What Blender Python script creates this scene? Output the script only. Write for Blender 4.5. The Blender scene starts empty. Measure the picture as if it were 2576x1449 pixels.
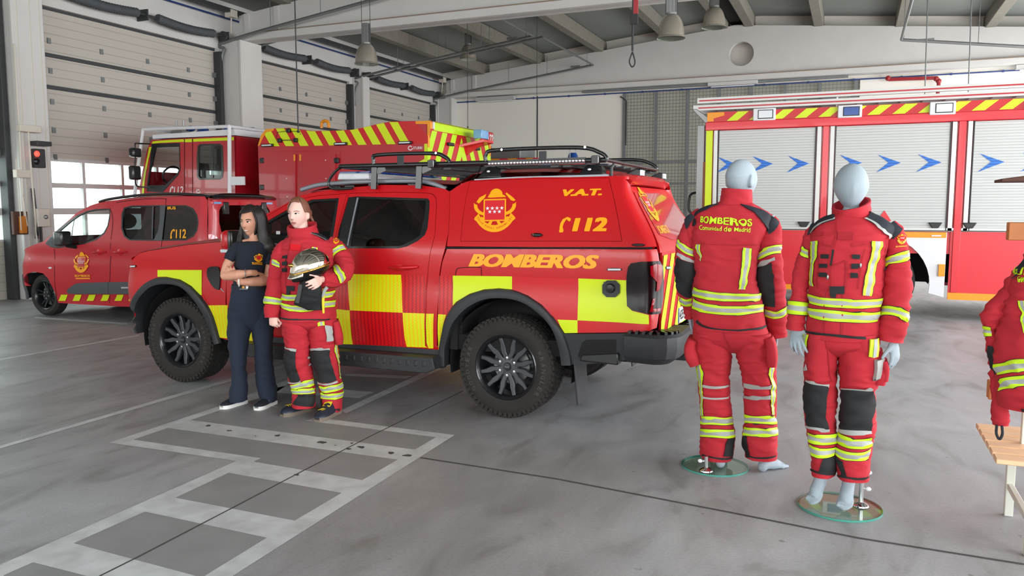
import bpy,bmesh,math,random
from mathutils import Vector,Matrix,noise
from mathutils.geometry import delaunay_2d_cdt
random.seed(7)
V=Vector
PI=math.pi
sc=bpy.context.scene
COL=sc.collection
FPX=2020.0
CAMZ=1.6
_p=math.atan((724.5-525)/FPX)
_up=V((0,math.cos(_p),math.sin(_p)))
_mx=V((-3500-1288,724.5-525,-FPX)).normalized()
_mx=(_mx-_up*_mx.dot(_up)).normalized()
_x=-_mx
_y=_up.cross(_x)
RW=Matrix((_x,_y,_up))
CAM=V((0,0,CAMZ))
RWI=RW.transposed()
cd=bpy.data.cameras.new('camera');cam=bpy.data.objects.new('camera',cd);COL.objects.link(cam)
cd.sensor_width=36;cd.lens=FPX/2576*36;cd.clip_start=.05;cd.clip_end=300
cam.matrix_world=Matrix.Translation(CAM)@RW.to_4x4()
sc.camera=cam
def ray(px,py):return RW@V((px-1288,724.5-py,-FPX))
def at_y(px,py,y):
 d=ray(px,py);return CAM+d*(y/d.y)
def at_x(px,py,x):
 d=ray(px,py);return CAM+d*(x/d.x)
def at_z(px,py,z=0.0):
 d=ray(px,py);return CAM+d*((z-CAMZ)/d.z)
def proj(P):
 c=RWI@(P-CAM);return 1288+FPX*c.x/-c.z,724.5-FPX*c.y/-c.z
CR=V((_x.x,_y.x,_up.x));CR.z=0;CR.normalize()
CD=V((-CR.y,CR.x,0))
def lin(c):
 c=c/255.0
 return c/12.92 if c<=.04045 else((c+.055)/1.055)**2.4
def rgb(r,g,b):return(lin(r),lin(g),lin(b),1)
MAT={}
def mat(name,col,rough=.5,metal=0,spec=.5,coat=0,bump=None,vary=None,emit=None,estr=0,sheen=0,wave=None):
 m=bpy.data.materials.new(name);m.use_nodes=True;nt=m.node_tree;n=nt.nodes;b=n['Principled BSDF']
 b.inputs['Base Color'].default_value=col
 b.inputs['Roughness'].default_value=rough
 b.inputs['Metallic'].default_value=metal
 b.inputs['Specular IOR Level'].default_value=spec
 b.inputs['Coat Weight'].default_value=coat
 b.inputs['Coat Roughness'].default_value=.04
 if sheen:b.inputs['Sheen Weight'].default_value=sheen
 if emit:
  b.inputs['Emission Color'].default_value=emit;b.inputs['Emission Strength'].default_value=estr
 tc=n.new('ShaderNodeTexCoord')
 if vary:
  t=n.new('ShaderNodeTexNoise');t.inputs['Scale'].default_value=vary[0];t.inputs['Detail'].default_value=5
  nt.links.new(tc.outputs['Object'],t.inputs['Vector'])
  mx=n.new('ShaderNodeMix');mx.data_type='RGBA'
  a=vary[1]
  mx.inputs['A'].default_value=tuple(c*(1-a)for c in col[:3])+(1,)
  mx.inputs['B'].default_value=tuple(min(1,c*(1+a))for c in col[:3])+(1,)
  nt.links.new(t.outputs['Fac'],mx.inputs['Factor']);nt.links.new(mx.outputs['Result'],b.inputs['Base Color'])
 if bump:
  t=n.new('ShaderNodeTexNoise');t.inputs['Scale'].default_value=bump[0];t.inputs['Detail'].default_value=3
  nt.links.new(tc.outputs['Object'],t.inputs['Vector'])
  bp=n.new('ShaderNodeBump');bp.inputs['Strength'].default_value=bump[1];bp.inputs['Distance'].default_value=bump[2]
  nt.links.new(t.outputs['Fac'],bp.inputs['Height']);nt.links.new(bp.outputs['Normal'],b.inputs['Normal'])
 MAT[name]=m;return m
def glass(name,tint,refl=.5,rough=.02):
 m=bpy.data.materials.new(name);m.use_nodes=True;nt=m.node_tree;n=nt.nodes;n.clear()
 o=n.new('ShaderNodeOutputMaterial');tr=n.new('ShaderNodeBsdfTransparent');gl=n.new('ShaderNodeBsdfGlossy')
 tr.inputs['Color'].default_value=tint;gl.inputs['Roughness'].default_value=rough
 ge=n.new('ShaderNodeNewGeometry');dt=n.new('ShaderNodeVectorMath');dt.operation='DOT_PRODUCT'
 nt.links.new(ge.outputs['Incoming'],dt.inputs[0]);nt.links.new(ge.outputs['Normal'],dt.inputs[1])
 def mth(op,x,y=None):
  q=n.new('ShaderNodeMath');q.operation=op
  if isinstance(x,(int,float)):q.inputs[0].default_value=x
  else:nt.links.new(x,q.inputs[0])
  if y is not None:q.inputs[1].default_value=y
  return q.outputs[0]
 f_=mth('POWER',mth('SUBTRACT',1,None),5)if False else None
 ab=mth('ABSOLUTE',dt.outputs['Value']);om=n.new('ShaderNodeMath');om.operation='SUBTRACT';om.inputs[0].default_value=1;nt.links.new(ab,om.inputs[1])
 pw=mth('POWER',om.outputs[0],5);mul=n.new('ShaderNodeMath');mul.operation='MULTIPLY_ADD';nt.links.new(pw,mul.inputs[0]);mul.inputs[1].default_value=.9*min(1,refl*1.4);mul.inputs[2].default_value=.045*refl*2
 mx=n.new('ShaderNodeMixShader')
 nt.links.new(mul.outputs[0],mx.inputs[0])
 nt.links.new(tr.outputs[0],mx.inputs[1]);nt.links.new(gl.outputs[0],mx.inputs[2]);nt.links.new(mx.outputs[0],o.inputs[0])
 MAT[name]=m;return m
def retro(name,col,col2):
 m=mat(name,col,.35,coat=.2);nt=m.node_tree;n=nt.nodes;b=n['Principled BSDF']
 tc=n.new('ShaderNodeTexCoord')
 w=n.new('ShaderNodeTexWave');w.wave_type='BANDS';w.bands_direction='X'
 w.inputs['Scale'].default_value=9;w.inputs['Distortion'].default_value=0
 sp=n.new('ShaderNodeSeparateXYZ');nt.links.new(tc.outputs['Object'],sp.inputs[0])
 pp=n.new('ShaderNodeMath');pp.operation='PINGPONG';pp.inputs[1].default_value=.011
 nt.links.new(sp.outputs['Z'],pp.inputs[0])
 ad=n.new('ShaderNodeMath');ad.operation='ADD'
 nt.links.new(sp.outputs['X'],ad.inputs[0]);nt.links.new(pp.outputs[0],ad.inputs[1])
 cb=n.new('ShaderNodeCombineXYZ');nt.links.new(ad.outputs[0],cb.inputs[0])
 nt.links.new(cb.outputs[0],w.inputs['Vector'])
 mx=n.new('ShaderNodeMix');mx.data_type='RGBA';mx.inputs['A'].default_value=col;mx.inputs['B'].default_value=col2
 rp=n.new('ShaderNodeMapRange');rp.inputs['From Min'].default_value=.55;rp.inputs['From Max'].default_value=.75
 nt.links.new(w.outputs['Fac'],rp.inputs['Value']);nt.links.new(rp.outputs[0],mx.inputs['Factor'])
 nt.links.new(mx.outputs['Result'],b.inputs['Base Color'])
 return m
def tag(o,label=None,cat=None,group=None,kind=None):
 if label:o['label']=label
 if cat:o['category']=cat
 if group:o['group']=group
 if kind:o['kind']=kind
 return o
def empty(name,loc,label,cat,group=None):
 o=bpy.data.objects.new(name,None);COL.objects.link(o);o.location=loc
 o.empty_display_size=.2
 bpy.context.view_layer.update()if False else None
 return tag(o,label,cat,group)
def world_of(o):
 m=Matrix.Translation(o.location)if not o.parent else world_of(o.parent)@o.matrix_parent_inverse@Matrix.Translation(o.location)
 return m
def parent_to(o,p):
 o.parent=p;o.matrix_parent_inverse=world_of(p).inverted()
class MB:
 def __init__(s):s.v=[];s.f=[];s.mi=[]
 def add(s,vs,fs,mi=0):
  k=len(s.v);s.v+=[V(a)for a in vs];s.f+=[[i+k for i in f]for f in fs];s.mi+=[mi]*len(fs);return s
 def box(s,c,d,mi=0,rot=None):
  c=V(c);hx,hy,hz=d[0]/2,d[1]/2,d[2]/2
  vs=[V((x,y,z))for x in(-hx,hx)for y in(-hy,hy)for z in(-hz,hz)]
  if rot is not None:vs=[rot@a for a in vs]
  return s.add([a+c for a in vs],[(0,1,3,2),(4,6,7,5),(0,4,5,1),(2,3,7,6),(0,2,6,4),(1,5,7,3)],mi)
 def bb(s,x0,x1,y0,y1,z0,z1,mi=0):return s.box(((x0+x1)/2,(y0+y1)/2,(z0+z1)/2),(x1-x0,y1-y0,z1-z0),mi)
 def bar(s,a,b,w,t,mi=0,up=V((0,0,1)),w2=None):
  a,b=V(a),V(b);d=(b-a).normalized()
  sd=d.cross(up)
  if sd.length<1e-4:sd=d.cross(V((0,1,0)))
  sd.normalize();u=sd.cross(d).normalized();w2=w if w2 is None else w2
  vs=[]
  for p,ww in((a,w),(b,w2)):
   for i,j in((-1,-1),(1,-1),(1,1),(-1,1)):vs.append(p+sd*(i*ww/2)+u*(j*t/2))
  return s.add(vs,[(0,1,2,3),(7,6,5,4),(0,4,5,1),(1,5,6,2),(2,6,7,3),(3,7,4,0)],mi)
 def tube(s,pts,r,seg=10,mi=0,caps=True,smooth=0,closed=False):
  pts=[V(p)for p in pts]
  if smooth:pts=spline(pts,smooth)
  n=len(pts);rs=r if isinstance(r,(list,tuple))else[r]*n
  if len(rs)!=n:rs=[rs[0]+(rs[-1]-rs[0])*i/(n-1)for i in range(n)]if len(rs)==2 else[lerp_list(rs,i/(n-1))for i in range(n)]
  vs=[];fs=[]
  t0=(pts[1]-pts[0]).normalized();nn=t0.orthogonal().normalized()
  for i,p in enumerate(pts):
   t=(pts[min(i+1,n-1)]-pts[max(i-1,0)]).normalized()
   nn=(nn-t*nn.dot(t)).normalized();bb=t.cross(nn)
   for k in range(seg):
    a=2*PI*k/seg;vs.append(p+(nn*math.cos(a)+bb*math.sin(a))*rs[i])
  for i in range(n-1):
   for k in range(seg):
    fs.append((i*seg+k,i*seg+(k+1)%seg,(i+1)*seg+(k+1)%seg,(i+1)*seg+k))
  if caps:fs.append(tuple(range(seg-1,-1,-1)));fs.append(tuple((n-1)*seg+k for k in range(seg)))
  return s.add(vs,fs,mi)
 def lathe(s,prof,o,ax=V((0,0,1)),seg=24,mi=0,a0=0,a1=2*PI,close=False):
  o=V(o);ax=V(ax).normalized();e1=ax.orthogonal().normalized();e2=ax.cross(e1);n=len(prof)
  full=abs(a1-a0-2*PI)<1e-6;K=seg if full else seg+1
  vs=[];fs=[]
  for k in range(K):
   a=a0+(a1-a0)*k/seg;d=e1*math.cos(a)+e2*math.sin(a)
   for r,h in prof:vs.append(o+d*r+ax*h)
  for k in range(seg):
   k2=(k+1)%K
   for j in range(n-1+(1 if close else 0)):
    j2=(j+1)%n
    fs.append((k*n+j,k2*n+j,k2*n+j2,k*n+j2))
  return s.add(vs,fs,mi)
 def ell(s,c,r,mi=0,seg=16,rot=None):
  c=V(c);vs=[];fs=[];m=seg//2
  r=(r,r,r)if not isinstance(r,(tuple,list))else r
  for i in range(m+1):
   th=PI*i/m
   for k in range(seg):
    a=2*PI*k/seg;p=V((r[0]*math.sin(th)*math.cos(a),r[1]*math.sin(th)*math.sin(a),r[2]*math.cos(th)))
    vs.append(c+(rot@p if rot is not None else p))
  for i in range(m):
   for k in range(seg):fs.append((i*seg+k,(i+1)*seg+k,(i+1)*seg+(k+1)%seg,i*seg+(k+1)%seg))
  return s.add(vs,fs,mi)
 def prism(s,poly,d,mi=0):
  n=len(poly);d=V(d);vs=[V(p)for p in poly]+[V(p)+d for p in poly]
  fs=[tuple(range(n-1,-1,-1)),tuple(range(n,2*n))]+[(i,(i+1)%n,n+(i+1)%n,n+i)for i in range(n)]
  return s.add(vs,fs,mi)
 def grid(s,rows,mi=0,cu=False,cv=False):
  n=len(rows);m=len(rows[0]);vs=[p for r in rows for p in r];fs=[]
  for i in range(n if cv else n-1):
   for j in range(m if cu else m-1):
    fs.append((i*m+j,i*m+(j+1)%m,((i+1)%n)*m+(j+1)%m,((i+1)%n)*m+j))
  return s.add(vs,fs,mi)
 def build(s,name,mats,parent=None,ang=35,bevel=0,label=None,solid=0,remesh=0,smooth_it=0,subd=0):
  me=bpy.data.meshes.new(name);me.from_pydata([tuple(a)for a in s.v],[],s.f)
  if not isinstance(mats,(list,tuple)):mats=[mats]
  for m in mats:me.materials.append(MAT[m]if isinstance(m,str)else m)
  if len(mats)>1:me.polygons.foreach_set('material_index',s.mi)
  me.validate();me.polygons.foreach_set('use_smooth',[True]*len(me.polygons));me.update()
  if ang<180 and not remesh:me.set_sharp_from_angle(angle=math.radians(ang))
  o=bpy.data.objects.new(name,me);COL.objects.link(o)
  if remesh:
   r=o.modifiers.new('remesh','REMESH');r.mode='VOXEL';r.voxel_size=remesh;r.use_smooth_shade=True
   if smooth_it:
    q=o.modifiers.new('smooth','SMOOTH');q.iterations=smooth_it;q.factor=.5
  if subd:q=o.modifiers.new('subd','SUBSURF');q.levels=subd;q.render_levels=subd
  if solid:q=o.modifiers.new('solid','SOLIDIFY');q.thickness=solid;q.offset=0
  if bevel:
   q=o.modifiers.new('bevel','BEVEL');q.width=bevel;q.segments=2;q.limit_method='ANGLE';q.angle_limit=math.radians(40)
  if parent is not None:parent_to(o,parent)
  if label:o['label']=label
  return o
def lerp_list(l,t):
 x=t*(len(l)-1);i=min(int(x),len(l)-2);return l[i]+(l[i+1]-l[i])*(x-i)
def spline(P,k=6,closed=False):
 P=[V(p)for p in P];n=len(P);out=[]
 rng=range(n)if closed else range(n-1)
 for i in rng:
  if closed:a,b,c,d=P[(i-1)%n],P[i],P[(i+1)%n],P[(i+2)%n]
  else:a,b,c,d=P[max(i-1,0)],P[i],P[i+1],P[min(i+2,n-1)]
  for j in range(k):
   t=j/k
   out.append(.5*((2*b)+(c-a)*t+(2*a-5*b+4*c-d)*t*t+(3*b-a-3*c+d)*t**3))
 if not closed:out.append(P[-1].copy())
 return out
def cr1(vals,t):
 n=len(vals);t=max(0,min(t,n-1-1e-9));i=int(t);f=t-i
 a,b,c,d=vals[max(i-1,0)],vals[i],vals[i+1],vals[min(i+2,n-1)]
 return tuple(.5*(2*q+(r-p)*f+(2*p-5*q+4*r-s)*f*f+(3*q-p-3*r+s)*f**3)for p,q,r,s in zip(a,b,c,d))
def copy_tree(o,parent=None,delta=None):
 c=o.copy();COL.objects.link(c)
 if parent is not None:c.parent=parent
 if delta is not None:c.location=c.location+delta
 for k in('category','label','group'):
  pass
 for ch in list(o.children):copy_tree(ch,c)
 return c
class Surf:
 """A parametric surface; panels, decals and letters are laid on it."""
 sc=(1,1);flip=1;guess=None
 def N(s,u,v):
  e=1e-3;du=(s.P(u+e/s.sc[0],v)-s.P(u-e/s.sc[0],v));dv=(s.P(u,v+e/s.sc[1])-s.P(u,v-e/s.sc[1]))
  n=du.cross(dv)
  return n.normalized()*s.flip if n.length>0 else V((0,0,1))
 def uv(s,px,py,g=None):
  if g is None:g=s.start(px,py)
  u,v=g;e=1e-4
  for _ in range(25):
   x,y=proj(s.P(u,v));rx,ry=px-x,py-y
   if rx*rx+ry*ry<1e-4:break
   xu,yu=proj(s.P(u+e,v));xv,yv=proj(s.P(u,v+e))
   a,b,c,d=(xu-x)/e,(xv-x)/e,(yu-y)/e,(yv-y)/e
   det=a*d-b*c
   if abs(det)<1e-9:break
   du,dv=(d*rx-b*ry)/det,(-c*rx+a*ry)/det
   m=max(abs(du)*s.sc[0],abs(dv)*s.sc[1])
   if m>.25:du*=.25/m;dv*=.25/m
   u+=du;v+=dv
   u,v=s.clamp(u,v)
  return u,v
 def clamp(s,u,v):return u,v
 def start(s,px,py):
  if s.guess is None:
   s.guess=[]
   for u,v in s.samples():
    P=s.P(u,v)
    if s.N(u,v).dot(CAM-P)>0:s.guess.append((proj(P),(u,v)))
  return min(s.guess,key=lambda q:(q[0][0]-px)**2+(q[0][1]-py)**2)[1]
class Plane(Surf):
 def __init__(s,o,eu,ev,flip=1):s.o=V(o);s.eu=V(eu);s.ev=V(ev);s.flip=flip;s.n=s.eu.cross(s.ev).normalized()
 def P(s,u,v):return s.o+s.eu*u+s.ev*v
 def N(s,u,v):return s.n*s.flip
 def uv(s,px,py,g=None):
  d=ray(px,py);t=(s.o-CAM).dot(s.n)/d.dot(s.n);q=CAM+d*t-s.o
  return q.dot(s.eu)/s.eu.length_squared,q.dot(s.ev)/s.ev.length_squared
class Plan(Surf):
 """Vertical skin of a vehicle: plan outline + inset growing with height. u = arc length, equal to world x along the near side."""
 def __init__(s,xf,xr,y0,yc,rf,rr,inset,bow=.02):
  s.xf,s.xr,s.y0,s.yc,s.rf,s.rr,s.inset=xf,xr,y0,yc,rf,rr,inset;s.flip=1
  s.af=rf*PI/2;s.ar=rr*PI/2;s.bow=bow
 def base(s,u):
  L,R=s.xf+s.rf,s.xr-s.rr
  if u<L:
   w=L-u
   if w<s.af:a=w/s.rf;return V((L-s.rf*math.sin(a),s.y0+s.rf*(1-math.cos(a)),0)),V((math.sin(a)*1,math.cos(a),0))
   return V((s.xf,s.y0+s.rf+(w-s.af),0)),V((1,0,0))
  if u>R:
   w=u-R
   if w<s.ar:a=w/s.rr;return V((R+s.rr*math.sin(a),s.y0+s.rr*(1-math.cos(a)),0)),V((-math.sin(a),math.cos(a),0))
   return V((s.xr,s.y0+s.rr+(w-s.ar),0)),V((-1,0,0))
  return V((u,s.y0,0)),V((0,1,0))
 def P(s,u,v):
  p,n=s.base(u);t=s.inset(u,v,n);p=p+n*t;p.z=v;return p
 def samples(s):
  lo=s.xf-.2;hi=s.xr+.8
  return[(lo+(hi-lo)*i/60,.3+1.6*j/10)for i in range(61)for j in range(11)]
class Loft(Surf):
 """Closed tube of rings: (centre, half width vec, half depth vec, exponent). v = ring parameter, u = angle (0 = toward camera)."""
 def __init__(s,rings,wr=0,wf=6,seed=0,wz=1.0,fold=1):
  s.fold=fold
  s.r=[(c.x,c.y,c.z,a.x,a.y,a.z,b.x,b.y,b.z,n)for c,a,b,n in rings];s.wr=wr;s.wf=wf;s.seed=V((seed*3.1,seed*1.7,seed));s.wz=wz
  c0,a0,b0,n0=rings[len(rings)//2]
  L=sum((rings[i+1][0]-rings[i][0]).length for i in range(len(rings)-1))/(len(rings)-1)
  s.sc=((a0.length+b0.length)/2,L)
 def P(s,u,v):
  q=cr1(s.r,v);c=V(q[0:3]);a=V(q[3:6]);b=V(q[6:9]);n=q[9]
  su,cu=math.sin(u),math.cos(u)
  fx=math.copysign(abs(su)**(2/n),su);fy=math.copysign(abs(cu)**(2/n),cu)
  p=c+a*fx-b*fy
  if s.wr:
   d=(a*fx-b*fy).normalized()
   w=V((p.x,p.y,p.z*s.wz))*s.wf+s.seed;w2=V((p.x*.6,p.y*.6,p.z*s.wz*1.7))*s.wf*1.9+s.seed
   p=p+d*s.wr*(noise.noise(w)+(.55*(1-3.2*abs(noise.noise(w2)))if s.fold else 0))
  return p
 def clamp(s,u,v):return u,max(0,min(v,len(s.r)-1))
 def samples(s):return[(-PI+2*PI*i/32,(len(s.r)-1)*j/24.)for i in range(32)for j in range(25)]
 def uv(s,px,py,g=None):
  q=cr1(s.r,(len(s.r)-1)/2);best=None
  for k in range(22):
   u,v=Surf.uv(s,px,py,g);x,y=proj(s.P(u,v));e=math.hypot(px-x,py-y)
   if e<1.2 and s.N(u,v).dot(CAM-s.P(u,v))>-.02:return u,v
   if k==0:
    ok=min(s.guess,key=lambda z:abs(z[0][1]-py)*3+abs(z[0][0]-proj(V(cr1(s.r,z[1][1])[0:3]))[0]));tx=ok[0][0];ty=min(max(py,min(z[0][1]for z in s.guess)),max(z[0][1]for z in s.guess))
   px+=(tx-px)*.06;py+=(ty-py)*.12
  return u,v
 def mesh(s,mb,nu=32,nv=None,mi=0,cap=(True,True),v0=0,v1=None):
  v1=len(s.r)-1 if v1 is None else v1;nv=nv or int((v1-v0)*6)
  rows=[[s.P(2*PI*k/nu,v0+(v1-v0)*i/nv)for k in range(nu)]for i in range(nv+1)]
  k0=len(mb.v);mb.grid(rows,mi,cu=True)
  if cap[0]:mb.f.append([k0+i for i in range(nu)][::-1]);mb.mi.append(mi)
  if cap[1]:mb.f.append([k0+nv*nu+i for i in range(nu)]);mb.mi.append(mi)
  return s
def fixn(S):
 u,v=0,(len(S.r)-1)/2
 S.flip=1;n=S.N(u,v);q=cr1(S.r,v)
 if n.dot(S.P(u,v)-V(q[0:3]))<0:S.flip=-1
 return S
def inside(p,poly):
 x,y=p;c=False;n=len(poly);j=n-1
 for i in range(n):
  xi,yi=poly[i];xj,yj=poly[j]
  if(yi>y)!=(yj>y)and x<(xj-xi)*(y-yi)/(yj-yi)+xi:c=not c
  j=i
 return c
def inset_poly(P,d):
 n=len(P);A=sum(P[i][0]*P[(i+1)%n][1]-P[(i+1)%n][0]*P[i][1]for i in range(n));sg=1 if A>0 else-1
 out=[]
 for i in range(n):
  a,b,c=V(P[i-1]),V(P[i]),V(P[(i+1)%n]);e1=(b-a).normalized();e2=(c-b).normalized()
  n1=V((-e1.y,e1.x))*sg;n2=V((-e2.y,e2.x))*sg;m=n1+n2
  m=m.normalized()*(d/max(.35,m.length/2))if m.length>1e-6 else n1*d
  out.append((b.x+m.x,b.y+m.y))
 return out
def smooth_poly(P,it=1):
 for _ in range(it):
  Q=[];n=len(P)
  for i in range(n):
   a,b=P[i],P[(i+1)%n];Q.append((a[0]*.75+b[0]*.25,a[1]*.75+b[1]*.25));Q.append((a[0]*.25+b[0]*.75,a[1]*.25+b[1]*.75))
  P=Q
 return P
def panel(mb,S,poly,off=.002,thick=0,step=.06,holes=(),px=True,inset=0,mi=0,rnd=0,mirror=None,flat=False):
 """Lay a polygon (pixels of the photograph, or surface units when px is False) on a surface."""
 cv=(lambda L:[S.uv(*q)for q in L])if px else(lambda L:[tuple(q)for q in L])
 O=cv(poly);H=[cv(h)for h in holes];su,sv=S.sc
 O=[(a*su,b*sv)for a,b in O];H=[[(a*su,b*sv)for a,b in h]for h in H]
 if rnd:O=smooth_poly(O,rnd)
 if inset:O=inset_poly(O,inset)
 def res(L):
  out=[]
  for i in range(len(L)):
   a,b=V(L[i]),V(L[(i+1)%len(L)]);k=max(1,int((b-a).length/step+.5))
   for j in range(k):q=a.lerp(b,j/k);out.append((q.x,q.y))
  return out
 O=res(O);H=[res(h)for h in H]
 pts=list(O);edges=[(i,(i+1)%len(O))for i in range(len(O))]
 for h in H:
  k=len(pts);pts+=h;edges+=[(k+i,k+(i+1)%len(h))for i in range(len(h))]
 if not flat:
  x0=min(p[0]for p in O);x1=max(p[0]for p in O);y0=min(p[1]for p in O);y1=max(p[1]for p in O)
  i=x0+step/2;row=0
  while i<x1:
   j=y0+step/2+(step/2 if row%2 else 0)
   while j<y1:
    if inside((i,j),O)and not any(inside((i,j),h)for h in H):pts.append((i,j))
    j+=step
   i+=step;row+=1
 r=delaunay_2d_cdt([V(p)for p in pts],edges,[],0,1e-6)
 tris=[f for f in r[2]if(lambda c:inside(c,O)and not any(inside(c,h)for h in H))(((r[0][f[0]].x+r[0][f[1]].x+r[0][f[2]].x)/3,(r[0][f[0]].y+r[0][f[1]].y+r[0][f[2]].y)/3))]
 def PT(q,d):u,v=q[0]/su,q[1]/sv;return S.P(u,v)+S.N(u,v)*d
 vs=[PT(q,off)for q in r[0]]
 if S.flip<0:tris=[tuple(reversed(f))for f in tris]
 mm=[lambda p:p]+([mirror]if mirror else[])
 for mfun in mm:
  mb.add([mfun(p)for p in vs],tris,mi)
  if thick:
   for L in[O]+H:
    a=[mfun(PT(q,off))for q in L];b=[mfun(PT(q,off-thick))for q in L];n=len(L)
    mb.add(a+b,[(i,(i+1)%n,n+(i+1)%n,n+i)for i in range(n)],mi)
 return mb
FAR={}
def pair(m,name,mt,par,mir,**k):
 """near and far side of a mirrored panel become parts of their own"""
 if not mir:return m.build(name,mt,par,**k)
 h=len(m.v)//2;g=len(m.f)//2;a,b=MB(),MB()
 a.v=m.v[:h];a.f=m.f[:g];b.v=m.v[h:];b.f=[[i-h for i in f]for f in m.f[g:]];a.mi=b.mi=m.mi[:g]
 o=a.build(name,mt,par,**k);FAR[o.name]=b.build(name,mt,FAR.get(par.name,par),**k);return o
def stroke(mb,S,pts,w,off=.003,px=True,mi=0,closed=False,k=4):
 """A line of given width along a surface."""
 L=[S.uv(*q)for q in pts]if px else list(pts)
 L=[V((a*S.sc[0],b*S.sc[1],0))for a,b in L]
 if k>1:L=spline(L,k,closed)
 n=len(L);A=[];B=[]
 for i in range(n):
  t=(L[(i+1)%n]-L[i-1])if closed else(L[min(i+1,n-1)]-L[max(i-1,0)])
  t.normalize();q=V((-t.y,t.x,0))*w/2
  for lst,s_ in((A,1),(B,-1)):
   p=L[i]+q*s_;u,v=p.x/S.sc[0],p.y/S.sc[1];lst.append(S.P(u,v)+S.N(u,v)*off)
 fs=[(i,(i+1)%n,n+(i+1)%n,n+i)for i in range(n if closed else n-1)]
 return mb.add(A+B,fs,mi)
_tc={}
def text2d(s,bold=.02,shear=0):
 key=(s,bold,shear)
 if key not in _tc:
  c=bpy.data.curves.new('t','FONT');c.body=s;c.offset=bold;c.shear=shear;c.resolution_u=3;c.space_character=1.0+bold
  o=bpy.data.objects.new('t',c);COL.objects.link(o)
  dg=bpy.context.evaluated_depsgraph_get();me=bpy.data.meshes.new_from_object(o.evaluated_get(dg))
  vs=[(v.co.x,v.co.y)for v in me.vertices];fs=[tuple(p.vertices)for p in me.polygons]
  bpy.data.objects.remove(o);bpy.data.curves.remove(c);bpy.data.meshes.remove(me)
  x0=min(v[0]for v in vs);x1=max(v[0]for v in vs);y0=min(v[1]for v in vs);y1=max(v[1]for v in vs)
  _tc[key]=([((a-x0)/(x1-x0),(b-y0)/(y1-y0))for a,b in vs],fs)
 return _tc[key]
def quadmap(S,q,px=True):
 """q: bottom-left, bottom-right, top-right, top-left"""
 c=[V(S.uv(*p))if px else V(p)for p in q]
 return lambda a,b:(c[0]*(1-a)+c[1]*a)*(1-b)+(c[3]*(1-a)+c[2]*a)*b
def text_on(mb,S,s,q,off=.004,bold=.02,shear=0,px=True,mi=0):
 vs,fs=text2d(s,min(bold,.012),shear);f=quadmap(S,q,px);k=bold*1.15/len(s);h=bold*.55;oo=off
 for dx,dy in((0,0),(-1,-.6),(1,-.6),(-1,.6),(1,.6))if bold>.025 else((0,0),):
  out=[];off+=.00035
  for a,b in vs:
   w=f(a*(1-2*k)+k+dx*k,b*(1-2*h)+h+dy*h);out.append(S.P(w.x,w.y)+S.N(w.x,w.y)*off)
  mb.add(out,fs,mi)
 return mb
def shape_on(mb,S,poly,f,off=.004,mi=0,step=.05):
 """poly in unit square coordinates, mapped by quadmap f"""
 pp=[(w.x,w.y)for w in(f(a,b)for a,b in poly)]
 return panel(mb,S,pp,off,0,step,px=False,mi=mi)
def arcpts(cx,cy,r,a0,a1,n,ry=None):
 ry=r if ry is None else ry
 return[(cx+r*math.cos(math.radians(a0+(a1-a0)*i/n)),cy+ry*math.sin(math.radians(a0+(a1-a0)*i/n)))for i in range(n+1)]
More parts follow.
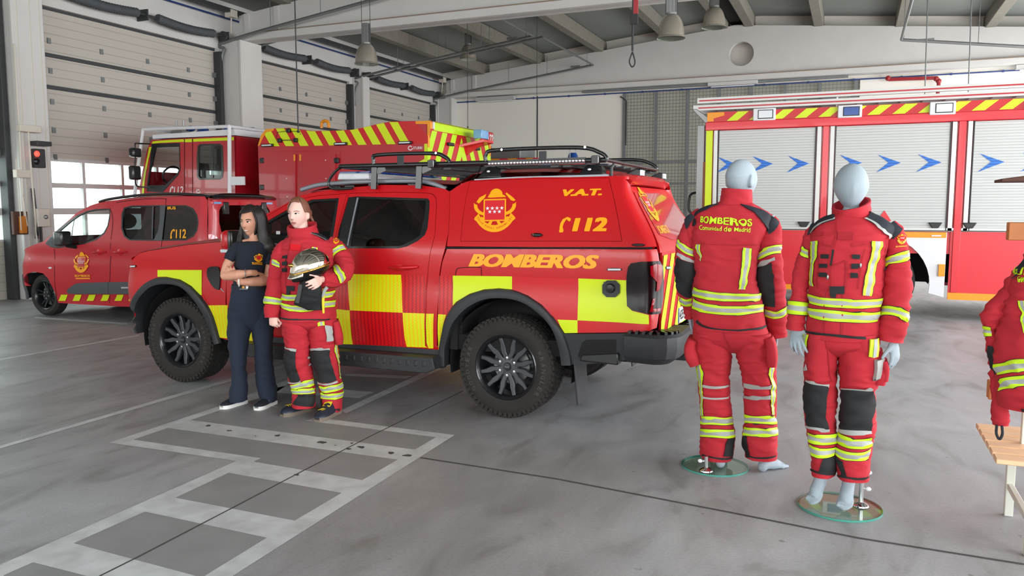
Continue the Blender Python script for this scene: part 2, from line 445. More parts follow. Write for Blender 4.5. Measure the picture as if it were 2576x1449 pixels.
def emblem(S,q,parent,off=.004,px=True,name='emblem',gold='gold_vinyl',field='emblem_red',star='emblem_white',fine=True,label=None,motto='decal_red'):
 f=quadmap(S,q,px);g=MB();st=.05 if fine else .2
 sh=lambda pl,mb=g,o=off:shape_on(mb,S,pl,f,o,0,st)
 sh(arcpts(.5,.62,.52,207,333,14,.62)+arcpts(.5,.66,.42,333,207,14,.50))
 sh([(.02,.30),(.12,.22),(.20,.27),(.16,.36),(.05,.36)]);sh([(.98,.30),(.88,.22),(.80,.27),(.84,.36),(.95,.36)])
 sh([(.40,.26),(.46,.26),(.40,.13),(.31,.16)]);sh([(.60,.26),(.54,.26),(.60,.13),(.69,.16)])
 sh([(.28,.31),(.20,.36),(.13,.28),(.2,.25)]);sh([(.72,.31),(.80,.36),(.87,.28),(.8,.25)])
 for a,b,c,d in((.24,.25,.27,.76),(.73,.25,.76,.76),(.24,.25,.76,.28),(.24,.73,.76,.76)):sh([(a,b),(c,b),(c,d),(a,d)])
 sh(arcpts(.30,.62,.29,175,262,8,.24)+arcpts(.33,.63,.24,255,178,8,.19));sh(arcpts(.70,.62,.29,5,-82,8,.24)+arcpts(.67,.63,.24,-75,2,8,.19))
 sh([(.04,.60),(.0,.68),(.06,.64)]);sh([(.96,.60),(1.0,.68),(.94,.64)])
 sh([(.07,.70),(.13,.66),(.27,.80),(.30,.88),(.22,.84),(.14,.80)]);sh([(.93,.70),(.87,.72),(.74,.88),(.77,.90),(.90,.80),(.98,.72)])
 sh([(.33,.80),(.40,.79),(.76,.80),(.72,.84),(.69,.85)]+arcpts(.53,.85,.15,0,180,10,.15)+[(.36,.88),(.36,.84)])
 o=g.build(name,gold,parent,label=label)
 r=MB();shape_on(r,S,[(.27,.28),(.73,.28),(.73,.73),(.27,.73)],f,off,0,st);r.build('shield_field',field,o)
 w=MB()
 for i in range(7):
  cx,cy=((.335+.11*i),.545)if i<4 else(.39+.11*(i-4),.465)
  shape_on(w,S,[(cx+(.048 if k%2==0 else .02)*math.cos(PI/2+k*PI/5),cy+(.048 if k%2==0 else .02)*math.sin(PI/2+k*PI/5))for k in range(10)],f,off+.001,0,.2)
 w.build('stars',star,o)
 if fine:
  t=MB();n=24;s_='SALUS POPULI SUPREMA LEX'
  for i,ch in enumerate(s_):
   if ch==' ':continue
   vs,fs=text2d(ch,.01);a=math.radians(212+(328-212)*(i+.5)/n);out=[]
   c_,s2=math.cos(a+PI/2),math.sin(a+PI/2)
   for x,y in vs:
    lx,ly=(x-.5)*(.007 if ch=='I' else .026),(y-.5)*.042
    w_=f(.5+.465*math.cos(a)+lx*c_-ly*s2,.645+.555*math.sin(a)+lx*s2+ly*c_)
    out.append(S.P(w_.x,w_.y)+S.N(w_.x,w_.y)*(off+.001))
   t.add(out,fs)
  t.build('motto',motto,o)
 return o
mat('red_paint',rgb(188,12,22),.34,coat=.12)
mat('hatch_glass',rgb(176,30,44),.12,coat=1)
mat('van_red',rgb(184,28,42),.3,coat=.3)
mat('truck_red',rgb(178,28,42),.38,coat=.3,bump=(900,.15,.001))
mat('truck_red_smooth',rgb(178,26,40),.25,coat=.6)
mat('engine_red',rgb(214,34,48),.35,coat=.3)
mat('decal_red',rgb(196,16,26),.35)
mat('fluo',rgb(206,226,0),.4)
mat('fluo_green',rgb(190,232,10),.45)
retro('retro_yellow',rgb(214,226,0),rgb(236,196,0))
retro('retro_red',rgb(206,8,18),rgb(160,4,16))
mat('orange_band',rgb(236,150,20),.4)
mat('gold_vinyl',rgb(244,166,10),.4)
mat('emblem_red',rgb(206,30,40),.5)
mat('emblem_white',rgb(222,222,226),.5)
mat('white_letter',rgb(225,215,215),.45)
mat('plastic',rgb(38,40,43),.55,bump=(700,.2,.001))
mat('plastic_grey',rgb(74,78,82),.6)
mat('black',rgb(14,14,16),.35)
mat('black_satin',rgb(20,21,23),.3,coat=.3)
mat('gap',rgb(12,8,9),.9)
mat('underbody',rgb(14,14,15),.9)
mat('seat_cloth',rgb(30,31,34),.9)
mat('rubber',rgb(38,35,33),.85,bump=(260,.5,.002),vary=(9,.3))
mat('rubber_mark',rgb(60,56,53),.6)
mat('rim_dark',rgb(70,72,76),.38,metal=.35)
mat('rim_black',rgb(30,31,34),.3,metal=.4,coat=.4)
mat('chrome',rgb(215,216,218),.12,metal=1)
mat('steel',rgb(150,152,152),.4,metal=.7)
mat('galv',rgb(122,126,126),.5,metal=.5,vary=(6,.2))
mat('silver_rail',rgb(138,143,150),.4,metal=.3)
mat('alu',rgb(196,196,194),.4,metal=.45)
mat('lens_clear',rgb(214,218,224),.15,coat=.5)
mat('lens_dark',rgb(16,4,7),.22,spec=.3)
mat('lens_red',rgb(190,10,30),.15,coat=1)
mat('lens_blue',rgb(14,70,150),.12,coat=1)
mat('lens_blue_light',rgb(110,165,215),.2,coat=1)
glass('glass_tint',(.05,.055,.06,1),.7)
glass('glass_mid',(.25,.28,.28,1),.6)
glass('glass_clear',(.86,.92,.90,1),.5)
glass('glass_base',(.72,.86,.82,1),.9)
mat('glass_edge',rgb(70,150,135),.2)
mat('mirror_glass',rgb(120,120,110),.06,metal=.9)
mat('white_steel',rgb(205,203,200),.6,bump=(5,.15,.01))
mat('white_wall',rgb(232,229,220),.75)
mat('beam_white',rgb(205,204,201),.7,vary=(2,.06))
mat('beam_joint',rgb(140,124,110),.8)
mat('concrete_purlin',rgb(126,122,112),.9,vary=(7,.22),bump=(30,.3,.01))
mat('ceiling_sheet',rgb(128,132,128),.8,vary=(1.2,.12))
mat('dark_steel',rgb(62,64,66),.55,metal=.3)
mat('blue_pipe',rgb(38,62,120),.5)
mat('red_pipe',rgb(150,32,40),.5)
mat('hose_grey',rgb(74,79,84),.7,bump=(60,.6,.01),vary=(10,.25))
mat('cable',rgb(46,48,50),.8)
mat('cream_box',rgb(206,200,188),.6)
mat('brown_board',rgb(82,52,42),.7)
mat('orange_box',rgb(196,120,34),.6)
mat('lamp_glass',rgb(172,168,158),.15,coat=.6)
mat('lamp_shade',rgb(150,144,132),.28,metal=.35,coat=.3)
mat('wood',rgb(176,108,56),.5,vary=(14,.25))
mat('wood_light',rgb(226,186,146),.45,vary=(12,.12))
mat('bench_steel',rgb(214,216,206),.45)
mat('skin_mannequin',rgb(150,163,172),.75,bump=(300,.08,.001))
mat('red_lamp',rgb(255,40,30),.4,emit=(1,.03,.02,1),estr=5)
def ribbed(name,col,pitch,width,depth,dark=.82,axis='Z',rough=.55):
 m=mat(name,col,rough);nt=m.node_tree;n=nt.nodes;b=n['Principled BSDF']
 tc=n.new('ShaderNodeTexCoord');sp=n.new('ShaderNodeSeparateXYZ');nt.links.new(tc.outputs['Object'],sp.inputs[0])
 md=n.new('ShaderNodeMath');md.operation='PINGPONG';md.inputs[1].default_value=pitch/2;nt.links.new(sp.outputs[axis],md.inputs[0])
 mr=n.new('ShaderNodeMapRange');mr.inputs['From Min'].default_value=width*.3;mr.inputs['From Max'].default_value=width;nt.links.new(md.outputs[0],mr.inputs['Value'])
 mx=n.new('ShaderNodeMix');mx.data_type='RGBA';mx.inputs['A'].default_value=tuple(c*dark for c in col[:3])+(1,);mx.inputs['B'].default_value=col
 nt.links.new(mr.outputs[0],mx.inputs['Factor']);nt.links.new(mx.outputs['Result'],b.inputs['Base Color'])
 bp=n.new('ShaderNodeBump');bp.inputs['Strength'].default_value=.6;bp.inputs['Distance'].default_value=depth
 nt.links.new(mr.outputs[0],bp.inputs['Height']);nt.links.new(bp.outputs['Normal'],b.inputs['Normal'])
 return m
ribbed('arrow_blue',rgb(40,96,176),.040,.007,.002,2.2)
ribbed('door_panel',rgb(186,181,172),.155,.012,.004,.8)
ribbed('shutter',rgb(192,194,192),.040,.006,.004,.84,rough=.4)
m=mat('floor_concrete',rgb(128,127,125),.42,spec=.4);nt=m.node_tree;n=nt.nodes;b=n['Principled BSDF']
tc=n.new('ShaderNodeTexCoord')
def noise_node(sc_,det,vec,dist=0):
 t=n.new('ShaderNodeTexNoise');t.inputs['Scale'].default_value=sc_;t.inputs['Detail'].default_value=det;t.inputs['Distortion'].default_value=dist
 nt.links.new(vec,t.inputs['Vector']);return t
def ramp(fac,stops):
 r=n.new('ShaderNodeValToRGB');e=r.color_ramp.elements
 e[0].position,e[0].color=stops[0];e[1].position,e[1].color=stops[-1]
 for p_,c_ in stops[1:-1]:q=e.new(p_);q.color=c_
 nt.links.new(fac,r.inputs[0]);return r
def mulc(a,b_,f=1.0):
 x=n.new('ShaderNodeMix');x.data_type='RGBA';x.blend_type='MULTIPLY';x.inputs['Factor'].default_value=f
 nt.links.new(a,x.inputs['A']);nt.links.new(b_,x.inputs['B']);return x.outputs['Result']
mp=n.new('ShaderNodeMapping');mp.inputs['Scale'].default_value=(1,.45,1);mp.inputs['Rotation'].default_value=(0,0,1.2);nt.links.new(tc.outputs['Object'],mp.inputs[0])
big=ramp(noise_node(.55,6,mp.outputs[0],.6).outputs[0],[(.30,rgb(136,136,137)),(.5,rgb(154,155,157)),(.72,rgb(172,174,177))])
mid=ramp(noise_node(3.4,10,mp.outputs[0],1.0).outputs[0],[(.32,(.70,.69,.67,1)),(.46,(.93,.93,.93,1)),(.7,(1.12,1.12,1.12,1))])
fine=ramp(noise_node(60,4,tc.outputs['Object']).outputs[0],[(.3,(.9,.9,.9,1)),(.6,(1.03,1.03,1.03,1))])
spot=ramp(noise_node(14,2,tc.outputs['Object']).outputs[0],[(.22,(.55,.53,.5,1)),(.27,(1,1,1,1))])
c_=mulc(mulc(mulc(big.outputs[0],mid.outputs[0]),fine.outputs[0]),spot.outputs[0])
nt.links.new(c_,b.inputs['Base Color'])
rr=n.new('ShaderNodeMapRange');rr.inputs['To Min'].default_value=.28;rr.inputs['To Max'].default_value=.6
nt.links.new(noise_node(2.0,5,mp.outputs[0],1).outputs[0],rr.inputs['Value']);nt.links.new(rr.outputs[0],b.inputs['Roughness'])
mat('floor_worn',rgb(138,139,140),.5,vary=(4,.22),bump=(40,.2,.002))
m=mat('floor_paint',rgb(176,178,178),.45);nt=m.node_tree;n=nt.nodes;b=n['Principled BSDF'];tc=n.new('ShaderNodeTexCoord')
t1=noise_node(7,8,tc.outputs['Object'],.4);r1=ramp(t1.outputs[0],[(.28,rgb(176,179,180)),(.7,rgb(206,210,212))]);nt.links.new(r1.outputs[0],b.inputs['Base Color'])
mat('floor_stain',rgb(74,70,64),.6)
mat('joint_dark',rgb(70,68,66),.9)
m=bpy.data.materials.new('polycarbonate');m.use_nodes=True;nt=m.node_tree;n=nt.nodes;n.clear();MAT['polycarbonate']=m
o_=n.new('ShaderNodeOutputMaterial');d_=n.new('ShaderNodeBsdfDiffuse');d_.inputs[0].default_value=rgb(186,186,178)
t_=n.new('ShaderNodeBsdfTranslucent');t_.inputs[0].default_value=rgb(150,148,140);x_=n.new('ShaderNodeMixShader');x_.inputs[0].default_value=.5
nt.links.new(d_.outputs[0],x_.inputs[1]);nt.links.new(t_.outputs[0],x_.inputs[2]);nt.links.new(x_.outputs[0],o_.inputs[0])
def struct(mb,name,mats,**k):
 o=mb.build(name,mats,**k);o['kind']='structure';return o
XL,XR,YB=-13.65,6.6,25.9
ZB=5.45
def roofz(x):return 6.06+(x+13.3)*(1.04/9.8)if x<-3.5 else 7.10-(x+3.5)*.092
m=MB();m.bb(XL-3,XR+3,-9,YB+.3,-.2,0);FLOOR=struct(m,'floor','floor_concrete')
FP=Plane((0,0,0),(1,0,0),(0,1,0))
def fpoly(mb,pts,off=.0015,holes=()):panel(mb,FP,pts,off,flat=True,step=50,holes=holes)
def F2(x,y):return(x/2.1467,900+y/2.1467)
def fl(L):return[F2(*p)for p in L]
m=MB();fpoly(m,fl([(620,460),(1195,262),(1560,125),(2240,60),(2380,44),(1900,285),(1860,345),(2430,422),(1240,1190),(0,1300),(-40,1140),(0,1122),(1290,556)]),.0008)
m.build('worn_patch','floor_worn',FLOOR,label='darker worn concrete inside the painted grid')
m=MB()
fpoly(m,fl([(590,460),(1195,258),(1480,262),(1700,330),(1800,335),(2455,418),(1240,1190),(0,1300),(-40,1140),(0,1120),(1278,558)]),holes=[fl([(1030,337),(1330,238),(1740,315),(1650,340),(2355,430),(2240,497),(1100,347)]),fl([(720,443),(905,380),(2148,551),(1957,662),(1368,562),(1408,543)]),fl([(946,757),(1235,622),(1845,731),(1592,881)]),fl([(397,1003),(782,832),(1441,973),(1105,1180),(1090,1188)]),fl([(20,1176),(178,1106),(470,1180),(500,1290),(10,1299)])])
m.build('painted_grid_marking','floor_paint',FLOOR,label='pale grey painted grid of rectangles')
m=MB()
fpoly(m,fl([(1195,258),(1550,120),(1590,122),(1480,195),(1260,262)]))
fpoly(m,fl([(1480,165),(1560,150),(2020,186),(1940,218),(1500,190)]))
fpoly(m,fl([(1870,86),(2225,100),(2190,114),(1860,98)]));fpoly(m,fl([(2380,36),(2440,36),(1870,300),(1840,285)]))
m.build('painted_line_marking','floor_paint',FLOOR,label='faded painted lines running under the pickup')
m=MB();fpoly(m,[(0,1122),(560,958),(1000,842),(1000,848),(565,964),(0,1129)])
fpoly(m,[(0,903),(350,842),(350,845),(0,907)],.0012);fpoly(m,[(90,797),(320,813),(320,817),(85,801)],.0012)
m.build('bay_line','floor_paint',FLOOR,label='thin painted parking line')
m=MB()
def fline(mb,pts,w,off=.002):
 stroke(mb,FP,[(at_z(*p).x,at_z(*p).y)for p in pts],w,off,px=False,k=1)
fline(m,[F2(300,1300),F2(730,1085),F2(1250,815),F2(1640,610),F2(2010,420),F2(2500,180)],.012)
fline(m,[F2(2270,540),(1400,1205),(1840,1290),(2160,1354),(2576,1420)],.018)
m.build('floor_joint','joint_dark',FLOOR,label='dark expansion joint')
m=MB()
for s_ in((1125,368,40),(1240,395,34),(1500,420,46),(1740,458,60),(1812,474,20),(1880,492,44),(1950,484,70),(2110,516,60),(2200,530,70),(1600,632,50),(1380,424,16),(1900,462,30)):
 random.seed(int(s_[0]));k=9
 fpoly(m,[F2(s_[0]+s_[2]*.5*math.cos(2*PI*i/k)*random.uniform(.4,1.1),s_[1]+s_[2]*.14*math.sin(2*PI*i/k)*random.uniform(.3,1.2))for i in range(k)],.0022)
m.build('worn_patch','joint_dark',FLOOR,label='dark chips where the paint has worn off')
DOORS=[(5.15,9.55),(10.30,14.80),(15.75,20.08),(20.80,25.10)]
m=MB();ys=[-9,*[v for d in DOORS for v in d],YB+.3]
for i in range(0,len(ys),2):m.bb(XL-.3,XL,ys[i],ys[i+1],0,5.27)
m.bb(XL-.3,XL,-9,YB+.3,5.27,6.6);struct(m,'wall_left','beam_white')
WROWS=[(1.05,1.50),(1.60,2.0),(2.07,2.49)]
for di,(a,b_)in enumerate(DOORS):
 m=MB();x0,x1=XL-.16,XL-.10
 m.bb(x0,x1,a,b_,2.53,5.27);m.bb(x0,x1,a,b_,0,1.02)
 d=m.build('door_%d'%(di+1),'door_panel');d['kind']='structure'
 f=MB();cols=5;w=(b_-a)/cols
 for z0,z1 in((1.02,1.06),(1.49,1.61),(1.99,2.08),(2.48,2.54)):f.bb(x0-.01,x1+.012,a,b_,z0,z1)
 for k in range(cols+1):f.bb(x0-.01,x1+.01,max(a,a+k*w-.03),min(b_,a+k*w+.03),1.02,2.54)
 f.build('window_frame','beam_white',d,bevel=.004)
 g=MB();g.bb(XL-.135,XL-.13,a+.03,b_-.03,1.05,2.5);g.build('window_pane','glass_clear',d)
 for z in(3.83,4.41):
  r=MB();r.bb(x1,x1+.035,a+.02,b_-.02,z-.035,z+.035);r.build('stiffening_rail','dark_steel',d,bevel=.006)
 r=MB()
 for z in(4.67,4.13,3.57,3.05,2.56):
  for k in(1,2,3,4):r.bb(x1,x1+.02,a+k*(b_-a)/4-.85,a+k*(b_-a)/4-.78,z-.05,z+.05)
  for k in(a+.0,b_-.09):r.bb(x1,x1+.07,k,k+.09,z-.06,z+.05)
 r.build('hinge_plate','galv',d)
 r=MB();r.bb(x1-.02,x1+.02,a,b_,5.22,5.27);r.build('top_seal','dark_steel',d)
 for y_ in(a-.02,b_+.02):
  r=MB();r.bb(XL-.10,XL+.10,y_-.05,y_+.05,0,5.2);r.build('guide_rail','dark_steel',d,bevel=.01)
def track(idx,ya,yb,xend):
 zf=lambda x:5.45+(x+13.3)*.132
 e=empty('door_track',(XL,(ya+yb)/2,5.2),TR[idx],'door track')
 for y_ in(ya,yb):
  m=MB();pts=spline([(XL+.05,y_,4.6),(XL+.06,y_,4.95),(XL+.16,y_,5.25),(XL+.45,y_,zf(XL+.45)),(xend,y_,zf(xend))],5)
  m.tube(pts,.035,6);r=m.build('track_rail','galv',e)
  for k in range(4):
   x=XL+1.5+k*(xend-XL-1.7)/3;m=MB();m.tube([(x,y_,zf(x)),(x,y_,roofz(x)+.1)],.008,5);m.build('hanger','galv',r)
 m=MB();z_=zf(xend);m.tube([(xend,ya,z_),(xend,yb,z_)],.03,6);o=m.build('end_bar','galv',e)
 for y_ in(ya,yb):m=MB();m.box((xend-.6,y_,z_-.01),(.30,.05,.06));m.build('bumper_spring','galv',o)
TR=['overhead door track running in front of the first white roof beam','middle overhead door track, from behind the big white column to the thin middle post','overhead door track of the last door, beside the far roof beam']
track(0,10.25,14.85,-7.9);track(1,15.7,20.3,-8.0);track(2,20.62,25.15,-7.85)
m=MB();m.tube([(.85,20.9,5.46),(6.4,20.9,4.68)],.035,6);m.tube([(.85,20.9,5.46),(.85,15.9,5.5)],.03,6);m.box((1.35,20.9,5.42),(.35,.05,.05))
for k in(.9,2.4,4.2):m.tube([(k,20.9,5.46-(k-.85)*.14),(k,20.9,roofz(k)+.1)],.008,5)
tag(m.build('door_track','galv'),'overhead door track at the upper right above the white shuttered fire engine','door track')
def column(y,x0,x1,hw,n,mt='beam_white'):
 m=MB();t=.07
 m.bb(x0,x1,y-hw+.02,y+hw-.02,0,ZB);m.bb(x1-.02,x1+.05,y-hw,y+hw,0,ZB)
 m.bb(x0,x0+.05,y-hw-.02,y+hw+.02,0,ZB)
 return struct(m,'trim_%d'%n,mt,bevel=.012)
column(4.7,XL,-13.0,.22,1);column(15.27,XL,-13.12,.36,2);column(25.75,XL,-13.12,.30,3)
column(9.92,XL,-13.4,.30,4);column(20.44,XL,-13.35,.17,5)
def beam(y,n,t=.22):
 m=MB();xs=[-13.3,-8.4,-3.5,-1.2,6.6]
 cx,cz,r=-3.3,6.24,.36
 S_=Plane((0,y-t/2,0),(1,0,0),(0,0,1),-1);S_.n=S_.eu.cross(S_.ev).normalized()
 outer=[(-13.3,ZB),(6.6,ZB)]+[(x,roofz(x))for x in reversed(xs)]
 hole=arcpts(cx,cz,r,0,350,35)
 for yy,fl_ in((y-t/2,1),(y+t/2,-1)):
  S2=Plane((0,yy,0),(1,0,0),(0,0,1),fl_)
  panel(m,S2,outer,0,0,3.0,holes=[hole],px=False,flat=True)
 for L in(outer,hole):
  k=len(L);a=[V((p[0],y-t/2,p[1]))for p in L];b2=[V((p[0],y+t/2,p[1]))for p in L]
  m.add(a+b2,[(i,(i+1)%k,k+(i+1)%k,k+i)for i in range(k)])
 m.bb(-13.3,6.6,y-t/2-.10,y+t/2+.10,ZB,ZB+.15)
 for x in(-12.2,-13.05):m.bb(x-.06,x+.06,y-t/2-.06,y+t/2+.06,ZB+.15,roofz(x)-.02)
 o=struct(m,'trim_%d'%n,'beam_white',ang=30)
 j=MB();j.bb(-12.8,6.6,y-t/2-.102,y-t/2-.05,ZB+.15,ZB+.175);j.build('beam_joint_line','beam_joint',o)
 return o
beam(4.75,6);beam(15.27,7);beam(25.6,8)
m=MB()
for x0,x1 in((XL-.3,-3.5),(-3.5,XR+.3)):
 z0,z1=roofz(x0)+.36,roofz(x1)+.36
 m.add([(x0,-9,z0),(x1,-9,z1),(x1,YB+.3,z1),(x0,YB+.3,z0),(x0,-9,z0+.12),(x1,-9,z1+.12),(x1,YB+.3,z1+.12),(x0,YB+.3,z0+.12)],[(0,1,2,3),(4,7,6,5),(0,4,5,1),(3,2,6,7),(0,3,7,4),(1,5,6,2)])
CEIL=struct(m,'ceiling','ceiling_sheet')
for x in(-11.95,-9.9,-7.75,-5.55,-1.15,1.0,3.2,5.4):
 m=MB();s_=(roofz(x+.1)-roofz(x))/.1;zt=roofz(x)+.34
 m.bb(x-.13,x+.13,-9,YB,zt-.36,zt);m.build('concrete_purlin','concrete_purlin',CEIL,bevel=.015)
for x in(-3.85,-3.1):
 m=MB();m.bb(x-.13,x+.13,-9,YB,roofz(x)-.04,roofz(x)+.34);m.build('concrete_purlin','concrete_purlin',CEIL,bevel=.015)
m=MB();m.bb(-3.68,-3.28,-9,YB,roofz(-3.5)+.1,roofz(-3.5)+.36);m.build('ridge_gutter','gap',CEIL)
def bx(px):return at_y(px,300,YB).x
g0,g1=bx(1570),bx(2160)
m=MB();m.bb(XL-.3,g0,YB,YB+.2,0,7.4);m.bb(g1,XR+.3,YB,YB+.2,0,7.4);m.bb(g0,g1,YB,YB+.2,5.36,7.4)
wb=struct(m,'wall_back','white_wall')
m=MB();m.bb(bx(1352)-.015,bx(1352)+.015,YB-.015,YB,0,5.4);m.build('panel_joint','cable',wb)
m=MB();m.bb(g0,g1,YB+.12,YB+.14,0,5.36);wn=struct(m,'window_1','polycarbonate')
m=MB()
for px in(1570,1650,1730,1808,1888,1972,2060,2150):m.bb(bx(px)-.045,bx(px)+.045,YB-.04,YB+.04,0,5.36)
for py in(408,462):z=at_y(1650,py,YB).z;m.bb(g0,g1,YB-.03,YB+.03,z-.035,z+.035)
m.build('window_frame','galv',wn)
m=MB();k=g0
while k<g1:m.bb(k-.006,k+.006,YB+.03,YB+.04,0,5.36);k+=.105
k=.1
while k<5.36:m.bb(g0,g1,YB+.04,YB+.05,k-.007,k+.007);k+=.105
m.build('guard_mesh','galv',wn)
m=MB();BAYS=[(-8.4,-4.6),(-3.9,.4),(1.1,5.2),(5.9,10.0),(10.8,15.0),(15.75,20.1),(20.8,25.1)];e=[-9,*[v for d in BAYS for v in d],YB+.3]
for i in range(0,len(e),2):m.bb(XR,XR+.3,e[i],e[i+1],0,5.0)
m.bb(XR,XR+.3,-9,YB+.3,5.0,6.6);struct(m,'wall_right','beam_white')
m=MB();m.bb(XL-.3,XR+.3,-9.3,-9,0,7.4);struct(m,'wall_front','white_wall')
def lamp(px,py,dist,label,sc_=1.0,rod=.75):
 p=CAM+ray(px,py).normalized()*dist;e=empty('high_bay_lamp',(p.x,p.y,p.z),label,'ceiling lamp','high bay lamps under the roof')
 R=.235*sc_;h=.40*sc_
 prof=[(R*1.04,0),(R*1.04,.015),(R*.98,.03)]+[(R*math.cos(a)**.75*.97+.0,h*math.sin(a)+.02)for a in[i*1.38/8 for i in range(9)]]
 m=MB();m.lathe(prof,p,seg=28);m.build('lamp_shade','lamp_shade',e,ang=60)
 m=MB();m.lathe([(0,.005),(R*.97,.005),(R*.99,0),(R*.97,-.005),(0,-.005)],p,seg=24);m.build('lamp_lens','glass_clear',e)
 m=MB();m.lathe([(0,.12),(.05,.13),(.065,.2),(.06,.3),(0,.31)],p,seg=12);m.build('bulb','lamp_glass',e)
 m=MB()
 for k in range(8):
  a=2*PI*k/8;m.bar(p+V((.07*math.cos(a),.07*math.sin(a),h)),p+V((.07*math.cos(a),.07*math.sin(a),h+rod*.55)),.05,.012)
 m.lathe([(0,h),(.10,h),(.10,h+.03),(.06,h+.04),(.06,h+rod*.55),(0,h+rod*.55)],p,seg=12);m.build('ballast_housing','steel',e)
 m=MB();top=roofz(p.x)+.3
 for s_ in(-.1,.1):m.tube([p+V((s_,0,.1)),(p.x+s_,p.y,top)],.006,5)
 m.build('suspension_wire','cable',e)
lamp(922,162,17.3,'high bay lamp in front of the thin middle post, left of the rest')
lamp(1178,150,23.5,'smallest high bay lamp, between the overhead door tracks')
lamp(1688,97,14.9,'largest high bay lamp, hanging above the back of the pickup')
lamp(1796,70,17.8,'high bay lamp hanging beside the roof ridge')
def hose(y0,y1,z,par):
 m=MB();k=26;pts=[];rs=[]
 for i in range(k*2+1):
  t=i/(k*2);pts.append((XL+.24,y0+(y1-y0)*t,z-.05*math.sin(PI*t)));rs.append(.095 if i%2 else .082)
 m.tube(pts,rs,12);m.build('spring_coil','hose_grey',par,ang=50)
for i,(a,b_)in enumerate(DOORS):
 nm=['nearest door','big door behind the red van','door behind the red fire truck','last door by the far wall'][i]
 mid_=(a+b_)/2;m=MB();m.tube([(XL+.24,a-.1,5.52),(XL+.24,b_+.1,5.52)],.022,8)
 for y_ in(a+.05,b_-.05):m.lathe([(0,-.03),(.11,-.03),(.11,.03),(0,.03)],(XL+.24,y_,5.52),(0,1,0),14)
 sh_=m.build('spring_shaft','dark_steel');tag(sh_,'dark spring shaft with grey sleeved springs over the %s'%nm,'door shaft')
 for y_ in(a-.05,mid_,b_+.05):m=MB();m.box((XL+.16,y_,5.52),(.29,.03,.22));m.build('bracket','dark_steel',sh_)
 if i:hose(a+.35,mid_-.2,5.52,sh_);hose(mid_+.3,b_-.35,5.52,sh_)
m=MB();m.tube([(XL+.08,-5,6.0),(XL+.08,YB-.1,6.0)],.022,6);tag(m.build('wall_conduit','blue_pipe'),'thin blue conduit running high along the door wall','pipe')
m=MB();m.bb(XL+.3,XL+.42,-5,YB-.2,6.05,6.14);tag(m.build('cable_tray','dark_steel'),'dark cable tray under the roof edge along the door wall','cable tray')
m=MB();m.tube([(XL+.05,15.62,5.4),(XL+.05,15.66,0)],.014,6);tag(m.build('wall_conduit','blue_pipe'),'thin blue conduit down the edge of the first white column','pipe')
for y_,nm in((14.9,'first white column'),(20.2,'thin middle post'),(25.2,'far corner column')):
 m=MB();m.bb(XL+.25,XL+.45,y_-.1,y_+.1,5.95,6.12);m.tube([(XL+.35,y_,5.95),(XL+.3,y_+.03,5.6)],.02,6)
 tag(m.build('junction_box','cream_box',bevel=.01),'pale junction box high beside the %s'%nm,'junction box')
def cord(px0,py0,px1,py1,d,label,mt='cable',r=.008):
 a=CAM+ray(px0,py0).normalized()*d;b=V((a.x,a.y,0));
 z=at_y(px1,py1,a.y).z;m=MB();m.tube([(a.x,a.y,roofz(a.x)+.3),(a.x,a.y,z)],r,6);m.ell((a.x,a.y,z),.02)
 tag(m.build('pull_cord',mt),label,'cord')
cord(742,20,765,330,11.5,'long dark pull cord hanging in front of the near roof beam')
cord(1176,180,1178,320,19,'thin green pull cord hanging below the smallest lamp','cable',.006)
cord(1351,60,1352,370,19,'thin green pull cord hanging left of the white panel joint','cable',.006)
p=at_y(1592,60,9.5);q=at_y(1594,168,9.5);z0=roofz(p.x)
m=MB();m.tube([(p.x,p.y,z0+.3),(p.x,p.y,at_y(1592,128,9.5).z)],.014,6)
lz=at_y(1594,130,9.5).z;m.tube([(p.x,p.y,lz),(p.x-.035,p.y,lz-.1),(p.x-.02,p.y,q.z+.02),(p.x,p.y,q.z),(p.x+.025,p.y,q.z+.02),(p.x+.03,p.y,lz-.1),(p.x,p.y,lz)],.009,6,smooth=5)
o=m.build('hanging_sling','cable');tag(o,'dark hanging sling ending in a narrow loop, red strap at its top','sling')
m=MB();m.bb(p.x-.0,p.x+.06,p.y-.01,p.y+.01,at_y(1592,55,9.5).z,z0+.3);m.build('strap','red_pipe',o)
m=MB();m.bb(p.x-.03,p.x+.06,p.y-.02,p.y+.02,at_y(1592,62,9.5).z,at_y(1592,36,9.5).z);m.build('cord_grip','black',o)
for px,nm in((2330,'left'),(2440,'right')):
 a=at_y(px,30,19);m=MB();m.tube([(a.x,a.y,roofz(a.x)+.2),(a.x+.05,a.y,at_y(px+10,240,19).z)],.012,6);tag(m.build('hanging_chain','galv'),'thin grey chain above the white fire engine, %s of the two'%nm,'chain')
def batten(px0,px1,py,label,mt='alu'):
 a,b_=at_y(px0,py,YB-.12),at_y(px1,py,YB-.12);m=MB();m.bb(a.x,b_.x,YB-.35,YB-.2,a.z-.06,a.z+.06)
 e=m.build('light_batten',mt,bevel=.01);tag(e,label,'ceiling light','strip lights along the far wall')
 m=MB();m.tube([(a.x+.1,YB-.3,a.z-.08),(b_.x-.1,YB-.3,a.z-.08)],.02,8);m.build('tube','lens_clear',e)
batten(1202,1300,252,'strip light on the far wall above the red truck');batten(1783,1908,215,'strip light above the guarded glazing');batten(2552,2640,172,'strip light at the right edge of the photo')
m=MB();z=at_y(1340,246,YB).z-.02;m.tube([(XL+.5,YB-.06,z),(XR,YB-.06,z)],.02,6);k=XL+1
while k<XR:m.box((k,YB-.06,z),(.05,.06,.06));k+=1.25
tag(m.build('wall_conduit','blue_pipe'),'long thin conduit running level along the far wall','pipe')
m=MB();m.bb(bx(1470),bx(2130),YB-.3,YB-.22,5.38,5.44);tag(m.build('cable_tray','galv'),'narrow grey cable tray above the guarded glazing','cable tray')
